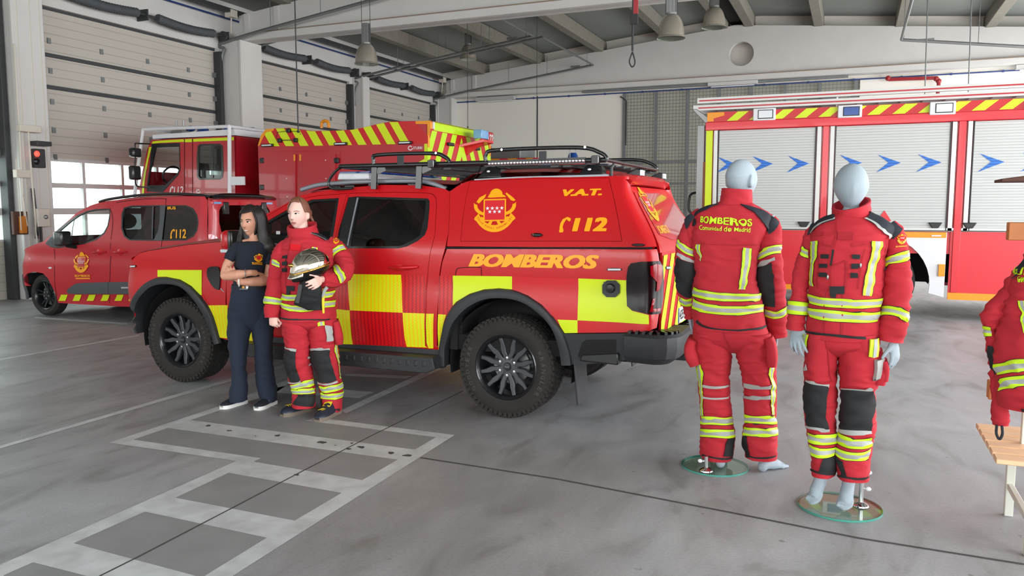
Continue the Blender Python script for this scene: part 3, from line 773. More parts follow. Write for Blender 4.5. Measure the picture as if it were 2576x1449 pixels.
m=MB();P_=lambda px,py:at_y(px,py,YB-.3)
m.tube([P_(2231,192),P_(2236,200),P_(2352,196),P_(2362,203),P_(2358,245)],.05,10)
for q in((2234,197),(2355,198),(2361,204)):m.ell(P_(*q),.075,seg=12)
tag(m.build('sprinkler_pipe','red_pipe'),'dark red bent water pipe on the far wall above the engine','pipe')
m=MB();a=at_y(1568,250,YB-.05);m.tube([(a.x-.1,YB-.05,a.z+.1),(a.x+.1,YB-.05,a.z-.05),(a.x+.1,YB-.05,at_y(1572,365,YB).z)],.02,6);tag(m.build('drain_pipe','cable'),'thin black pipe at the left edge of the guarded glazing','pipe')
def X0(px,py,x=-13.35):return at_x(px,py,x)
p=X0(92,395);e=empty('traffic_light',(p.x,p.y,p.z-.2),'small signal lamp glowing red on the left column','signal light')
m=MB();m.bb(p.x-.02,p.x+.10,p.y-.10,p.y+.10,p.z-.19,p.z+.14);m.build('housing','dark_steel',e,bevel=.015)
q=at_x(93,387,p.x+.11);m=MB();m.ell(q,(.03,.05,.05));m.build('red_lamp','red_lamp',e)
q=at_x(92,406,p.x+.11);m=MB();m.ell(q,(.03,.06,.06));m.build('green_lamp','black',e)
m=MB();m.bb(p.x,p.x+.2,p.y-.12,p.y+.16,p.z+.19,p.z+.27);m.build('visor','dark_steel',e,bevel=.01)
p=X0(48,561);e=empty('control_box',(p.x,p.y,p.z-.18),'brown control board with orange box and cords on the left column','control box')
m=MB();m.bb(p.x-.02,p.x+.05,p.y-.13,p.y+.13,p.z-.2,p.z+.2);m.build('backboard','brown_board',e,bevel=.01)
m=MB();m.bb(p.x+.05,p.x+.13,p.y-.05,p.y+.06,p.z-.18,p.z+.12);m.build('orange_box','orange_box',e,bevel=.015)
m=MB();m.tube([(p.x+.14,p.y-.07,p.z-.12),(p.x+.13,p.y-.06,p.z+.5),(p.x+.06,p.y-.03,p.z+1.1)],.008,6);m.tube([(p.x+.14,p.y+.05,p.z-.05),(p.x+.13,p.y+.0,p.z+.5)],.008,6);m.build('pull_string','cream_box',e)
p=X0(101,546,-13.3);e=empty('switch_box',(p.x,p.y,p.z-.15),'pale grey switch box on the door jamb beside the van','switch box')
m=MB();m.bb(p.x-.02,p.x+.1,p.y-.12,p.y+.12,p.z-.17,p.z+.15);m.build('box_body','cream_box',e,bevel=.012)
m=MB();m.ell((p.x+.11,p.y+.03,p.z),(.03,.04,.04));m.build('dial','steel',e);m=MB();m.tube([(p.x,p.y,p.z-.17),(p.x-.02,p.y,.1)],.022,8);m.build('conduit','dark_steel',e)
p=X0(87,560,-13.3);m=MB();m.tube([(p.x,p.y,p.z+.6),(p.x+.02,p.y+.01,p.z+.2),(p.x+.05,p.y,p.z-.1),(p.x+.03,p.y,p.z-.28)],.03,7,smooth=4);tag(m.build('hanging_cable','black'),'black coiled cable hanging beside the pale switch box','cable')
p=X0(50,437);m=MB();m.bb(p.x,p.x+.1,p.y-.13,p.y+.13,p.z-.07,p.z+.07);m.tube([(p.x+.05,p.y,p.z+2.2),(p.x+.05,p.y,p.z-.9)],.018,6);tag(m.build('junction_box','cream_box',bevel=.01),'white junction box with white pipe above the brown board','junction box')
p=X0(68,324,-13.3);m=MB();m.bb(p.x,p.x+.1,p.y-.2,p.y+.2,p.z-.06,p.z+.06);m.tube([(p.x+.05,p.y-.02,p.z),(p.x+.05,p.y+.03,.9)],.018,6);tag(m.build('junction_box','cream_box',bevel=.01),'wide white box higher up the left column','junction box')
for i,dx in enumerate((-.2,.04,.22)):
 m=MB();m.tube([(-13.36,9.92+dx,6),(-13.36,9.92+dx,.3)],.016,6);tag(m.build('wall_conduit','cream_box'),'thin white pipe on the left column, %s of three'%('leftmost','middle','rightmost')[i],'pipe')
w=bpy.data.worlds.new('world');sc.world=w;w.use_nodes=True;nt=w.node_tree;n=nt.nodes;bg=n['Background']
tcw=n.new('ShaderNodeTexCoord');spw=n.new('ShaderNodeSeparateXYZ');nt.links.new(tcw.outputs['Generated'],spw.inputs[0])
cr_=n.new('ShaderNodeValToRGB');e_=cr_.color_ramp.elements;e_[0].position=.49;e_[0].color=(.75,.75,.74,1);e_[1].position=.56;e_[1].color=(.93,.97,1.0,1)
mr=n.new('ShaderNodeMapRange');mr.inputs['From Min'].default_value=-1;nt.links.new(spw.outputs['Z'],mr.inputs['Value']);nt.links.new(mr.outputs[0],cr_.inputs[0]);nt.links.new(cr_.outputs[0],bg.inputs['Color'])
bg.inputs['Strength'].default_value=6.0
def area(name,loc,size,rot,power,col=(1,1,1)):
 l=bpy.data.lights.new(name,'AREA');l.shape='RECTANGLE';l.size,l.size_y=size;l.energy=power;l.color=col
 o=bpy.data.objects.new(name,l);COL.objects.link(o);o.location=loc;o.rotation_euler=rot;return o
for i,(a,b_)in enumerate(BAYS):
 area('bay_daylight',(XR+.1,(a+b_)/2,2.5),(4.9,b_-a),(0,math.radians(90),0),250 if i<4 else 340,(.97,.99,1))
for x in(-10.6,-4.8,1.0):area('front_fill_light',(x,-8.9,3.3),(5.2,3.4),(math.radians(90),0,0),370,(.97,.99,1))  # fill lamps added to brighten the hall; the front wall has no windows
sc.view_settings.view_transform='Standard';sc.view_settings.look='None';sc.view_settings.exposure=.08;sc.view_settings.gamma=1
sc.cycles.max_bounces=6;sc.cycles.diffuse_bounces=4;sc.cycles.glossy_bounces=3;sc.cycles.transparent_max_bounces=8;sc.cycles.caustics_reflective=False;sc.cycles.caustics_refractive=False
sc.cycles.sample_clamp_indirect=4
def Z7(L):return[(800+x/2.8986,350+y/2.8986)for x,y in L]
def Z8(L):return[(1350+x/2.898,350+y/2.898)for x,y in L]
def Z5(L):return[(x/3.6229,450+y/3.6229)for x,y in L]
def ZR(L):return[(800+x/5.152,350+y/5.152)for x,y in L]
def ZQ(L):return[(1200+x/5.152,350+y/5.152)for x,y in L]
def sm(x,a,b):t=max(0,min(1,(x-a)/(b-a)));return t*t*(3-2*t)
YC=6.46
def pk_inset(u,v,n):
 side=abs(n.y);r=sm(-n.x,.2,.95);fr=sm(n.x,.2,.95)
 t=.035+.03*sm(v,.75,.45)*side
 k=max(0,v-1.27);k2=k*k/(k+.06)if k>0 else 0
 t+=k2*(.40*(1-r)+.70*r)
 t+=.012*math.exp(-((v-1.02)/.10)**2)*side
 t+=.10*fr*sm(v,.9,.45)
 if u>-1.9 and v<1.27:t+=.0
 return t
PS=Plan(-6.56,-1.20,5.49,YC,.42,.17,pk_inset)
mirY=lambda p:V((p.x,2*YC-p.y,p.z))
class CanopySkin(Plan):
 def rad(s,v):return .17+.20*sm(v,1.28,1.75)
 def uc(s,v):return s.xr+(s.yc-s.y0)-s.rad(v)*(2-PI/2)
 def P(s,u,v):
  c=s.uc(v)
  if u>c:q=s.P(2*c-u,v);return V((q.x,2*s.yc-q.y,q.z))
  s.rr=s.rad(v);s.ar=s.rr*PI/2;return Plan.P(s,u,v)
CS=CanopySkin(-6.56,-1.20,5.49,YC,.42,.17,pk_inset)
PK=empty('pickup_truck',(-4.0,YC,0),'red and yellow chequered fire pickup with roof rack, behind the two women','pickup truck')
def P_(name,mt,poly,off=.002,thick=.02,holes=(),par=None,rnd=0,step=.07,mir=True,inset=0,label=None,S=PS,**k):
 m=MB();panel(m,S,poly,off,thick,step,holes,inset=inset,rnd=rnd,mirror=mirY if mir else None)
 return pair(m,name,mt,par if par is not None else PK,mir,label=label,**k)
GAPW=.004
front_out=Z5([(2076,1420),(2076,1150),(2074,800)])+[(569,652),(572,618),(590,606)]
rear_door=[(878,486),(1000,483),(1072,485)]+Z7([(840,400),(862,430),(868,480),(862,560),(855,690),(838,760),(820,830),(805,950),(795,1100),(790,1300),(790,1480),(800,1525)])+[(960,873),(846,866),(838,780),(838,690),(846,625),(852,578)]
front_door=[(874,486),(849,578),(842,625),(834,690),(834,780),(842,866),(700,859),(577,854),(573.5,800),(570,700),(572,640),(577,612),(600,590),(676,541),(740,503),(800,492)]
rdw=[(898,494)]+Z7([(800,432),(815,450),(813,520),(800,650),(780,700),(730,742),(650,783),(590,797)])+[(871,625),(838,624),(843,590),(852,545),(860,498)]
fdw=[(853,498),(784,502),(723,527),(676,554),(612,595),(600,606),(612,613),(700,618),(832,623),(840,585),(846,545)]
cab_edge=Z7([(962,380),(962,470),(960,560),(955,680),(930,790),(900,900),(885,1000),(876,1200),(869,1449)])+[(1099,884)]
cab_out=[(1132,482),(1120,475),(1062,466),(965,465),(897,470),(839,476),(790,484),(755,492),(725,509),(672,537),(620,570),(575,600),(569,612),(571,700),(574,800),(575,856),(700,862),(842,869),(960,877),(1090,884)][::-1]
o=P_('cab_side','red_paint',list(cab_edge)[::-1]+[(1132,482)]+[(1120,475),(1062,466),(965,465),(897,470),(839,476),(790,484),(755,492),(725,509),(672,537),(620,570),(575,600),(570,612),(571,700),(574,800),(575,857),(700,863),(842,870),(960,878),(1090,885)],holes=[rear_door,front_door],inset=GAPW/2)
rd=P_('door','red_paint',rear_door,holes=[rdw],inset=GAPW,label='rear side door')
fd=P_('door','red_paint',front_door,holes=[fdw],inset=GAPW,label='front side door')
P_('window_frame','black_satin',rdw,off=-.004,thick=.03,holes=[Z7([(300,430),(780,440),(785,460),(775,560),(740,700),(700,730),(620,770),(590,780),(235,780)])],par=rd)
P_('window_pane','glass_tint',Z7([(295,425),(785,436),(788,460),(778,560),(745,705),(705,735),(620,775),(590,785),(225,785)]),off=-.010,thick=0,par=rd)
P_('window_frame','black_satin',fdw,off=-.004,thick=.03,holes=[[(846,504),(788,507),(728,531),(682,556),(622,596),(617,604),(700,612),(826,617)]],par=fd)
P_('window_pane','glass_mid',[(848,503),(787,506),(727,530),(680,555),(619,595),(615,607),(700,614),(828,619)],off=-.010,thick=0,par=fd)
m=MB();stroke(m,PS,[(900,497),(887,556),(874.5,618)],.016,.000,k=3);m.build('window_seal','silver_rail',rd,label='light grey window seal')
m=MB();stroke(m,PS,[(874,488),(861,545),(852,588),(846,622)],.006,.001,k=3);m.build('pillar_gap','gap',PK)
for hp,par in(([(980,672),(1053,671)],rd),([(742,656),(800,660)],fd)):
 m=MB();(a0,b0),(a1,b1)=hp;u0,v0=PS.uv(a0,b0);u1,v1=PS.uv(a1,b1)
 pts=[PS.P(u0+(u1-u0)*t,v0+(v1-v0)*t)+PS.N(u0,v0)*(.012+.03*math.sin(PI*min(1,max(0,t))))for t in(0,.15,.35,.6,.85,1)]
 m.tube(pts,[.006,.013,.015,.016,.015,.008],10,smooth=0);m.build('handle','red_paint',par,ang=80)
 m=MB();c_=PS.P((u0+u1)/2-.05,v0);m.ell(c_+V((0,.004,0)),(.06,.012,.035));m.build('handle_recess','decal_red',par)
can=[(1131,484)]+Z7([(990,350),(1050,318),(1112,304)])+Z8([(0,282),(310,280),(480,272),(540,272)])+Z8([(640,640)])+Z8([(680,785)])+[(1350,622),(1122,621)]+list(cab_edge)[:5][::-1]
can=[(1133,482),(1150,470),(1165,462),(1184,455),(1250,451),(1350,447),(1457,446.5),(1530,444),(1556,446),(1572,452),(1584,468),(1591,485),(1603,512),(1620,545),(1637,580),(1651,621),(1500,622),(1350,622),(1125,620),(1130,585),(1132,543)]
csp=Z7([(1108,308),(1080,430),(1055,590),(1042,748)])+[(1350,607.5)]+Z8([(300,746),(625,748),(600,600),(570,450),(530,282)])+[(1457,448),(1350,449),(1250,453)]
canopy=P_('canopy','red_paint',can,off=.006,thick=.03,holes=[csp],step=.04,ang=60,S=CS)
P_('canopy_hatch','red_paint',csp,off=.006,inset=GAPW*.8,par=canopy,step=.05,S=CS)
m=MB();stroke(m,PS,[(1120,624),(1350,624.2),(1560,624),(1640,624)],.014,.004,k=2);m.build('canopy_seal','gap',PK)
bed=[(1124,626)]+Z7([(905,900),(890,1000),(880,1200),(874,1449)])+[(1104,884)]+[(1107,871),(1116,824),(1127,791),(1149,760.7),(1182,740),(1218,729),(1256.7,726),(1295,730),(1328.5,744),(1364,767.6),(1389,794),(1408.6,821.5),(1419.6,838),(1500,837),(1621,835)]+[(1652,825),(1657,790),(1660,740),(1661,680),(1656,640),(1652,626),(1500,626)]
lamp_o=Z8([(668,935),(690,905),(760,893),(890,888),(912,930),(916,1050),(912,1160),(893,1270),(830,1278),(700,1248),(662,1215),(657,1100),(658,1000)])
bedp=P_('bed_side','red_paint',bed,inset=GAPW/2,holes=[lamp_o],step=.05)
fend=Z5([(2076,1400)])+[(571,700),(567,640),(568,607),(524,611),(469,616),(414,625),(372,631),(350,637),(334,652),(327,671),(325,690),(318,748),(317,767),(322,803),(330,826),(345,838),(330,800),(331,767),(342,742.6),(361.6,717.7),(392,699.8),(419.5,697),(455.4,704),(483,720.5),(505,742.6),(524.4,767.4),(538,795),(553,850),(573,856)]
P_('fender','red_paint',fend,inset=GAPW/2,step=.05,mir=True)
def across(name,mt,prof,y0=None,crown=.03,n=10,par=None,label=None,k=5,mb=None):
 """prof: list of (x, z, inset) ; surface spans the width with a slight crown"""
 pf=spline([(a,b_,c)for a,b_,c in prof],k);rows=[]
 for q in pf:
  yl=5.49+q.z;yr=2*YC-yl;r=[]
  for i in range(n+1):t=i/n;r.append(V((q.x,yl+(yr-yl)*t,q.y+crown*(1-(2*t-1)**4))))
  rows.append(r)
 m=mb or MB();m.grid(rows)
 return m.build(name,mt,par if par is not None else PK,ang=50,label=label)
def pz(px,py):u,v=PS.uv(px,py);return u,v
bn=[PS.P(*PS.uv(*q))for q in((334,652),(342,643),(352,636),(372,630.5),(414,624.5),(469,615.5),(524,610.5),(568,606.5))]
across('bonnet','red_paint',[(bn[0].x-.02,bn[0].z-.22,.42),(bn[0].x-.01,bn[0].z-.02,bn[0].y-5.48)]+[(p.x,p.z,p.y-5.49+.004)for p in bn[1:]],crown=.05)
uf=pz(575,600);ua=pz(755,492);ur=pz(897,470);ue=pz(1120,475)
across('windscreen','glass_mid',[(-5.2,1.30,.10),(-4.75,1.53,.19),(-4.30,1.745,.26)],crown=.02)
across('cab_roof','red_paint',[(-4.32,1.74,.225),(-4.1,1.785,.235),(-3.6,1.815,.25),(-3.2,1.808,.245),(-2.93,1.79,.24)],crown=.035)
rc=[pz(1133,482),pz(1165,462),pz(1184,455),pz(1350,447),pz(1530,444)]
across('canopy_roof','red_paint',[(-2.90,1.79,.235),(-2.80,1.85,.25),(-2.72,1.872,.25),(-2.2,1.878,.255),(-1.85,1.862,.27),(-1.68,1.84,.33),(-1.60,1.815,.40)],crown=.045,par=canopy)
m=MB();m.bb(-2.88,-2.85,5.75,7.17,1.3,1.80);m.build('canopy_front','red_paint',canopy)
m=MB();rows=[]
for i in range(17):
 t=i/16;y=5.84+(7.08-5.84)*t;e_=1-abs(2*t-1)**5
 rows.append([V((-1.74,y,1.83+.04*e_)),V((-1.64,y,1.845+.03*e_)),V((-1.54+.03*e_,y,1.83+.025*e_)),V((-1.51+.04*e_,y,1.80+.02*e_)),V((-1.54+.03*e_,y,1.768+.02*e_)),V((-1.62,y,1.745+.02*e_))])
m.grid(rows);m.add([rows[0][i]for i in range(6)],[(0,1,2,3,4,5)]);m.add([rows[-1][i]for i in range(6)],[(5,4,3,2,1,0)])
m.build('canopy_spoiler','red_paint',canopy,ang=50)
UR=-1.20-.17+PS.ar
UC=UR+(YC-5.49-.17)
def rr_(u0,u1,v0,v1):return[(u0,v0),(u1,v0),(u1,v1),(u0,v1)]
sm_=[CS.uv(*q)for q in((1654,621),(1640,580),(1623,545),(1606,512),(1594,485),(1587,468))]
sm_[0]=(sm_[0][0],1.29)
m=MB();panel(m,CS,sm_+[(2*CS.uc(v)-u,v)for u,v in sm_[::-1]],.006,.02,.04,px=False);hatch=m.build('rear_hatch','red_paint',canopy)
m=MB();panel(m,PS,[(UR-.03,1.292),(2*UC-UR+.03,1.292),(2*UC-UR+.03,.70),(UR-.03,.70)],.004,.02,.07,px=False);tg=m.build('tailgate','red_paint',PK)
hw_=[(UR+.12,1.36),(UR+.12,1.55),(UR+.17,1.72)]
m=MB();panel(m,CS,hw_+[(2*CS.uc(v)-u,v)for u,v in hw_[::-1]],.009,.0,.04,px=False,rnd=1);m.build('hatch_window','hatch_glass',hatch)
m=MB()
for i in range(-4,9):
 a=UC+(i*.26 if i<0 else i*.26)
 for sgn in(1,-1):
  q=[(0+i*.26,.70),(.12+i*.26,.70),(.12+i*.26-.36,1.27),(i*.26-.36,1.27)]
  cl=[(min(max(x,0),UC-UR+.02),y)for x,y in q]
  P4=[]
  for y in(.70,.80,.90,1.0,1.1,1.27):
   f_=(y-.70)/.57;P4.append((min(max(i*.26-.36*f_,0),.84),y))
  P5=[]
  for y in(1.27,1.1,1.0,.9,.8,.70):
   f_=(y-.70)/.57;P5.append((min(max(i*.26+.13-.36*f_,0),.84),y))
  poly=[(UC-sgn*x,y)for x,y in P4+P5]
  if max(p[0]for p in P4+P5)-min(p[0]for p in P4+P5)>.03 and max(p[0]for p in P5)>.02:
   seen=[]
   for p in poly:
    if not seen or(abs(p[0]-seen[-1][0])+abs(p[1]-seen[-1][1]))>1e-4:seen.append(p)
   try:panel(m,PS,seen,.0075,0,.08,px=False)
   except Exception:pass
m.build('tailgate_stripes','fluo_green',tg)
m=MB();panel(m,PS,rr_(UC-.27,UC+.27,.71,.83),.012,.01,.1,px=False);npl=m.build('number_plate','emblem_white',tg)
m=MB();text_on(m,PS,'4359 NDW',[(UC-.22,.73),(UC+.24,.73),(UC+.24,.81),(UC-.22,.81)],.014,px=False);m.build('plate_number','black',npl)
m=MB();panel(m,PS,rr_(UC-.27,UC-.235,.71,.83),.013,0,.1,px=False);m.build('plate_blue_band','lens_blue',npl)
m=MB();panel(m,PS,rr_(UC-.10,UC+.10,1.33,1.38),.03,.02,.1,px=False);m.build('hatch_handle','black_satin',hatch)
emblem(CS,[(UR+.18,1.50),(UR+.46,1.50),(UR+.46,1.76),(UR+.18,1.76)],hatch,.012,px=False,fine=False,label='yellow emblem on the rear window')
m=MB();text_on(m,CS,'BOMBEROS',[(UR+.16,1.41),(UR+.50,1.41),(UR+.50,1.47),(UR+.16,1.47)],.012,px=False);m.build('lettering','gold_vinyl',hatch,label='yellow BOMBEROS lettering on the rear window')
m1,m2,m3,m4=('reflective_yellow_decal','retro_yellow'),('yellow_decal','fluo'),('reflective_red_decal','retro_red'),('red_decal','decal_red')
def dec(q,poly,off=.0062,mir=True):m=MB();panel(m,PS,poly,off,0,.07,mirror=mirY);pair(m,q[0],q[1],PK,True)
fo=lambda L:[(x,y)for x,y in L]
dec(m1,[(874,689),(1010,691),(1014,786.5),(881,780.5)]);dec(m1,[(834,776),(881,780.5),(886,850),(889,866),(842,865),(835,800)])
dec(m1,[(1014,786.5),(1069.5,788.5),(1070,870),(1077,874),(1024,872),(1019,850)]);dec(m1,[(1073,789),(1092,789),(1091,850),(1091,876),(1079,876),(1074,862)])
dec(m3,[(834,688),(874,689),(881,780.5),(834,778)]);dec(m3,[(1010,691),(1074,692),(1071,730),(1070,788.5),(1014,786.5)]);dec(m3,[(881,780.5),(1014,786.5),(1019,850),(1024,872),(889,866)])
dec(m3,[(1106,693),(1140,693),(1140,769),(1130,784),(1123,791.6),(1103,790),(1104,735)])
fl_o=[(1123,792),(1127,791),(1140,771),(1149,760.7),(1182,740),(1218,729),(1256.7,726),(1289,729)]
dec(m2,[(1140,693),(1289,695),(1289,728),(1256,725),(1218,728),(1182,739),(1149,759),(1140,769)],.007)
dec(m1,[(1103,790),(1123,791.6),(1114,825),(1107,868),(1104,880),(1102,840)])
dec(m4,[(1289,695),(1455.5,700),(1453.5,805.5),(1403,803.5),(1388,793),(1364,766.5),(1328.5,743),(1289,728.5)])
dec(m2,[(1403,803.7),(1453.5,805.5),(1453.5,837),(1421,837.5),(1410,820)]);dec(m4,[(1453.5,805.5),(1560,812),(1632,816),(1636,832),(1560,836),(1453.5,837)])
rl=Z8([(655,1028),(655,1100),(660,1217),(700,1252),(815,1282)])
dec(m2,[(1455.5,700)]+rl+[(1632,815.5),(1560,811),(1453.5,805.5)])
fy=Z5([(1440,830),(1640,829),(1843,830),(1843,930),(1843,1060)])+[(505,741.6),(483,719.5),(455,703),(419.5,696),(397.5,696.5)]
dec(m2,fy);dec(m3,Z5([(1846,1040),(1880,1100),(1915,1150),(1895,1150),(1865,1110),(1845,1066)]),.005)
dec(m1,[(523,768),(574,767.4),(574,851),(553.5,849),(538.5,795),(530,780)]);dec(m1,[(577,767.4),(640,769),(640,858),(579,853),(577,820)])
m=MB();text_on(m,PS,'BOMBEROS',[(1179,671),(1506,677),(1508,641),(1184,638)],.005,bold=.065,shear=.22);m.build('lettering','gold_vinyl',PK,label='large yellow BOMBEROS lettering')
m=MB();text_on(m,PS,'V.A.T.',[(1416,495.5),(1515,493),(1515,475),(1417,477.5)],.009,bold=.11,shear=.25);m.build('lettering','gold_vinyl',canopy,label='yellow V.A.T. lettering')
m=MB();text_on(m,PS,'112',[(1440,583.5),(1527,583.5),(1529,547),(1442,549)],.009,bold=.09,shear=.15)
f_=quadmap(PS,[(1406,586),(1436,586),(1438,547),(1408,547)])
for pl in([(.55,.98),(.75,1),(.98,.9),(.95,.75),(.8,.72),(.62,.86)],[(.02,.08),(.1,.0),(.35,.02),(.42,.12),(.36,.28),(.2,.2),(.08,.24)],[(.6,.97),(.62,.86),(.42,.62),(.32,.38),(.36,.24),(.1,.12),(.06,.3),(.12,.6),(.3,.86)]):shape_on(m,PS,pl,f_,.009)
m.build('lettering','gold_vinyl',canopy,label='yellow telephone sign and number 112')
emblem(PS,[(1191,586),(1300,584),(1301,474),(1193,477)],canopy,.009,label='yellow crest with helmet, axes, stars and scroll')
m=MB();stroke(m,PS,Z7([(1010,960),(1040,938),(1180,935),(1192,960),(1190,1020),(1150,1060),(1060,1077),(1010,1062),(1005,1010)]),.005,.0055,closed=True);m.build('fuel_flap','gap',bedp)
def plate(name,mt,poly,off,th,par,rnd=1):return P_(name,mt,poly,off,th,par=par,rnd=rnd,mir=False,step=.05)
sk=plate('socket_plate','plastic',Z8([(484,1028),(610,1028),(610,1152),(484,1152)]),.022,.02,bedp)
u,v=PS.uv(1538,724);m=MB();c_=PS.P(u,v);m.lathe([(0,.045),(.028,.042),(.034,.03),(.036,.015)],c_,PS.N(u,v),16);m.build('socket_cap','black',sk)
m=MB()
for q in((1522,709),(1556,709),(1522,741),(1556,741)):u,v=PS.uv(*q);m.ell(PS.P(u,v)+PS.N(u,v)*.022,.006,seg=8)
m.build('screw','chrome',sk)
for nm,q,par in(('flasher',[(1528,674),(1565,674),(1565,681),(1528,681)],bedp),('flasher',[(1671,669),(1684,669),(1684,678),(1671,678)],tg),('flasher',[(330,667),(344,666),(344,672),(330,673)],PK)):
 o=plate(nm,'black',q,.014,.012,par);cx=sum(p[0]for p in q)/4;cy=sum(p[1]for p in q)/4
 P_('flasher_lens','lens_clear',[(cx+(x-cx)*.86,cy+(y-cy)*.6)for x,y in q],.016,.002,par=o,mir=False)
m=MB();u,v=PS.uv(1353,591);m.ell(PS.P(u,v)+V((0,-.02,0)),(.045,.02,.016));hk=m.build('hatch_lock','black_satin',canopy)
u,v=PS.uv(1346,590);m=MB();m.ell(PS.P(u,v)+V((0,-.038,0)),.008,seg=8);m.build('lock_barrel','chrome',hk)
u,v=PS.uv(1607,616);m=MB();m.ell(PS.P(u,v)+V((0,-.012,0)),(.05,.012,.01));m.build('canopy_latch','black_satin',canopy)
for mir in(None,mirY):
 m=MB();panel(m,PS,lamp_o,.012,.04,.05,mirror=mir)
 if mir:k=len(m.v)//2;m.v=m.v[k:];nf=len(m.f)//2;m.f=[[i-k for i in f]for f in m.f[nf:]];m.mi=m.mi[nf:]
 o=m.build('tail_lamp','lens_dark',PK)
 m=MB();k0=0
 for pl in(Z8([(822,925),(860,908),(895,915),(902,1000),(884,1095),(862,1112),(866,1040),(825,990)]),Z8([(838,1165),(855,1160),(840,1235),(888,1232),(886,1254),(818,1258)])):
  panel(m,PS,pl,.02,0,.025,mirror=mir)
 if mir:
  m.v=[p for p in m.v]
 m.build('lamp_element','lens_red',o)
def flare(outer,inner,name='wheel_arch_flare'):
 k=len(outer);assert k==len(inner);ob=None
 O=[PS.uv(*q)for q in outer];I=[PS.uv(*q)for q in inner]
 for mir in(False,True):
  rows=[]
  for(u0,v0),(u1,v1)in zip(O,I):
   a=PS.P(u0,v0)+PS.N(u0,v0)*.004;n_=PS.N(u0,v0);b_=PS.P(u1,v1);g=max(.15,min(1,(u0+6.52)/.35));iy=V((0,1,0))
   r=[a,a.lerp(b_,.12)+n_*.030*g,a.lerp(b_,.5)+n_*.042*g,b_+n_*.036*g,b_+n_*.02*g,b_+iy*.10,b_+iy*.26]
   rows.append([mirY(p)if mir else p for p in r])
  m=MB();m.grid(rows);m.build(name,'plastic',PK,ang=50)
rs_o=spline([V((x,y,0))for x,y in[(1105,916),(1106,893),(1107,871),(1116,824),(1127,791),(1149,760.7),(1182,740),(1218,729),(1256.7,726),(1295,730),(1328.5,744),(1364,767.6),(1389,794),(1408.6,821.5),(1419.6,838),(1430.6,865.7),(1439,893),(1441.7,917)]],3)
rs_i=spline([V((x,y,0))for x,y in[(1123,920),(1122.8,895),(1124,870),(1133,838),(1144,811),(1168,783),(1198,763),(1228,752),(1262,749.5),(1294,753),(1324,764),(1350,781),(1373,801),(1390,823),(1400,843),(1408,868),(1413,893),(1416,917)]],3)
flare([(p.x,p.y)for p in rs_o],[(p.x,p.y)for p in rs_i])
fs_o=spline([V((x,y,0))for x,y in[(346,838),(333,818),(329,795),(331,767),(342,742.6),(361.6,717.7),(392,699.8),(419.5,697),(455.4,704),(483,720.5),(505,742.6),(524.4,767.4),(538,795),(551,838),(559,862)]],3)
fs_i=spline([V((x,y,0))for x,y in[(352,838),(344,815),(342.6,795),(345,775),(358,748),(381,725),(406,716),(430,715),(458,721),(481,739),(500,762),(517,790),(529,818),(540,848),(546,866)]],3)
flare([(p.x,p.y)for p in fs_o],[(p.x,p.y)for p in fs_i])
m=MB()
m.bb(-5.05,-1.45,5.58,7.34,.50,.62);m.bb(-4.62,-3.0,5.56,7.36,.5,.66);m.bb(-6.35,-5.1,6.0,6.9,.45,1.1)
m.bb(-2.86,-2.80,5.6,7.32,.5,1.25);m.bb(-2.8,-1.3,5.90,7.0,.55,1.25);m.bb(-2.86,-1.26,5.6,7.3,1.18,1.24);m.bb(-6.1,-5.2,5.62,7.3,.98,1.1)
m.bb(-5.24,-5.06,5.6,7.3,.4,1.28);m.bb(-4.62,-3.0,5.56,5.60,.6,1.24);m.bb(-5.06,-2.9,5.565,5.58,.62,1.27);m.bb(-5.06,-2.9,7.34,7.355,.62,1.27)
m.bb(-2.88,-2.82,5.555,7.36,.5,1.3);m.bb(-1.7,-1.3,5.56,7.36,.62,1.27);m.bb(-1.9,-1.36,5.62,5.66,1.25,1.7)if False else None
m.build('chassis','underbody',PK)
def liner(xc,zc,r):
 for yl,yh in((5.60,5.92),(7.0,7.32)):
  m=MB();prof=[(r,yl-6),(r,yh-6),(.1,yh-6)];m.lathe(prof,(xc,6,zc),(0,1,0),30,a0=0,a1=2*PI);m.build('wheel_arch_liner','underbody',PK,ang=60)
for xc,zc,r in((-5.66,.40,.50),(-2.39,.40,.51)):
 for yl,yh in((5.58,5.95),(6.97,7.34)):
  m=MB();rows=[]
  for i in range(19):
   a=PI*(-.06+1.12*i/18);rows.append([V((xc+r*math.cos(a),y_,zc+r*math.sin(a)))for y_ in((yl,yh)if yl<YC else(yh,yl))]+[V((xc+.1*math.cos(a),yh if yl<YC else yl,zc+.1*math.sin(a)))])
  m.grid(rows);m.build('wheel_arch_liner','underbody',PK,ang=60)
for x,ys in((-4.15,(5.95,6.95)),(-3.25,(5.95,6.95))):
 for y in ys:
  m=MB();m.box((x,y,1.05),(.16,.48,.72));m.box((x-.25,y,.74),(.5,.5,.14));m.box((x+.02,y,1.50),(.10,.26,.20));m.build('seat','seat_cloth',PK,bevel=.04)
m=MB();m.bb(-5.05,-4.75,5.62,7.3,.9,1.27);m.build('dashboard','seat_cloth',PK,bevel=.03)
m=MB();m.tube([V((-4.62,5.98+.19*math.sin(a),1.18+.19*math.cos(a)))for a in[i*2*PI/20 for i in range(21)]],.016,8);m.build('steering_wheel','black',PK)
m=MB();m.box((-4.55,5.72,1.36),(.12,.01,.09));m.build('window_sticker','lens_clear',fd)if False else None
P_('window_sticker','emblem_white',[(694,581),(704,581),(704,589),(694,589)],-.004,0,par=fd,mir=False)
m=MB();u0,u1=-5.0,-2.95
rows=[[PS.P(u,.52)+V((0,.0,0)),PS.P(u,.49)+V((0,-.005,0)),PS.P(u,.455)+V((0,.03,0)),PS.P(u,.44)+V((0,.12,0))]for u in[u0+(u1-u0)*i/8 for i in range(9)]]
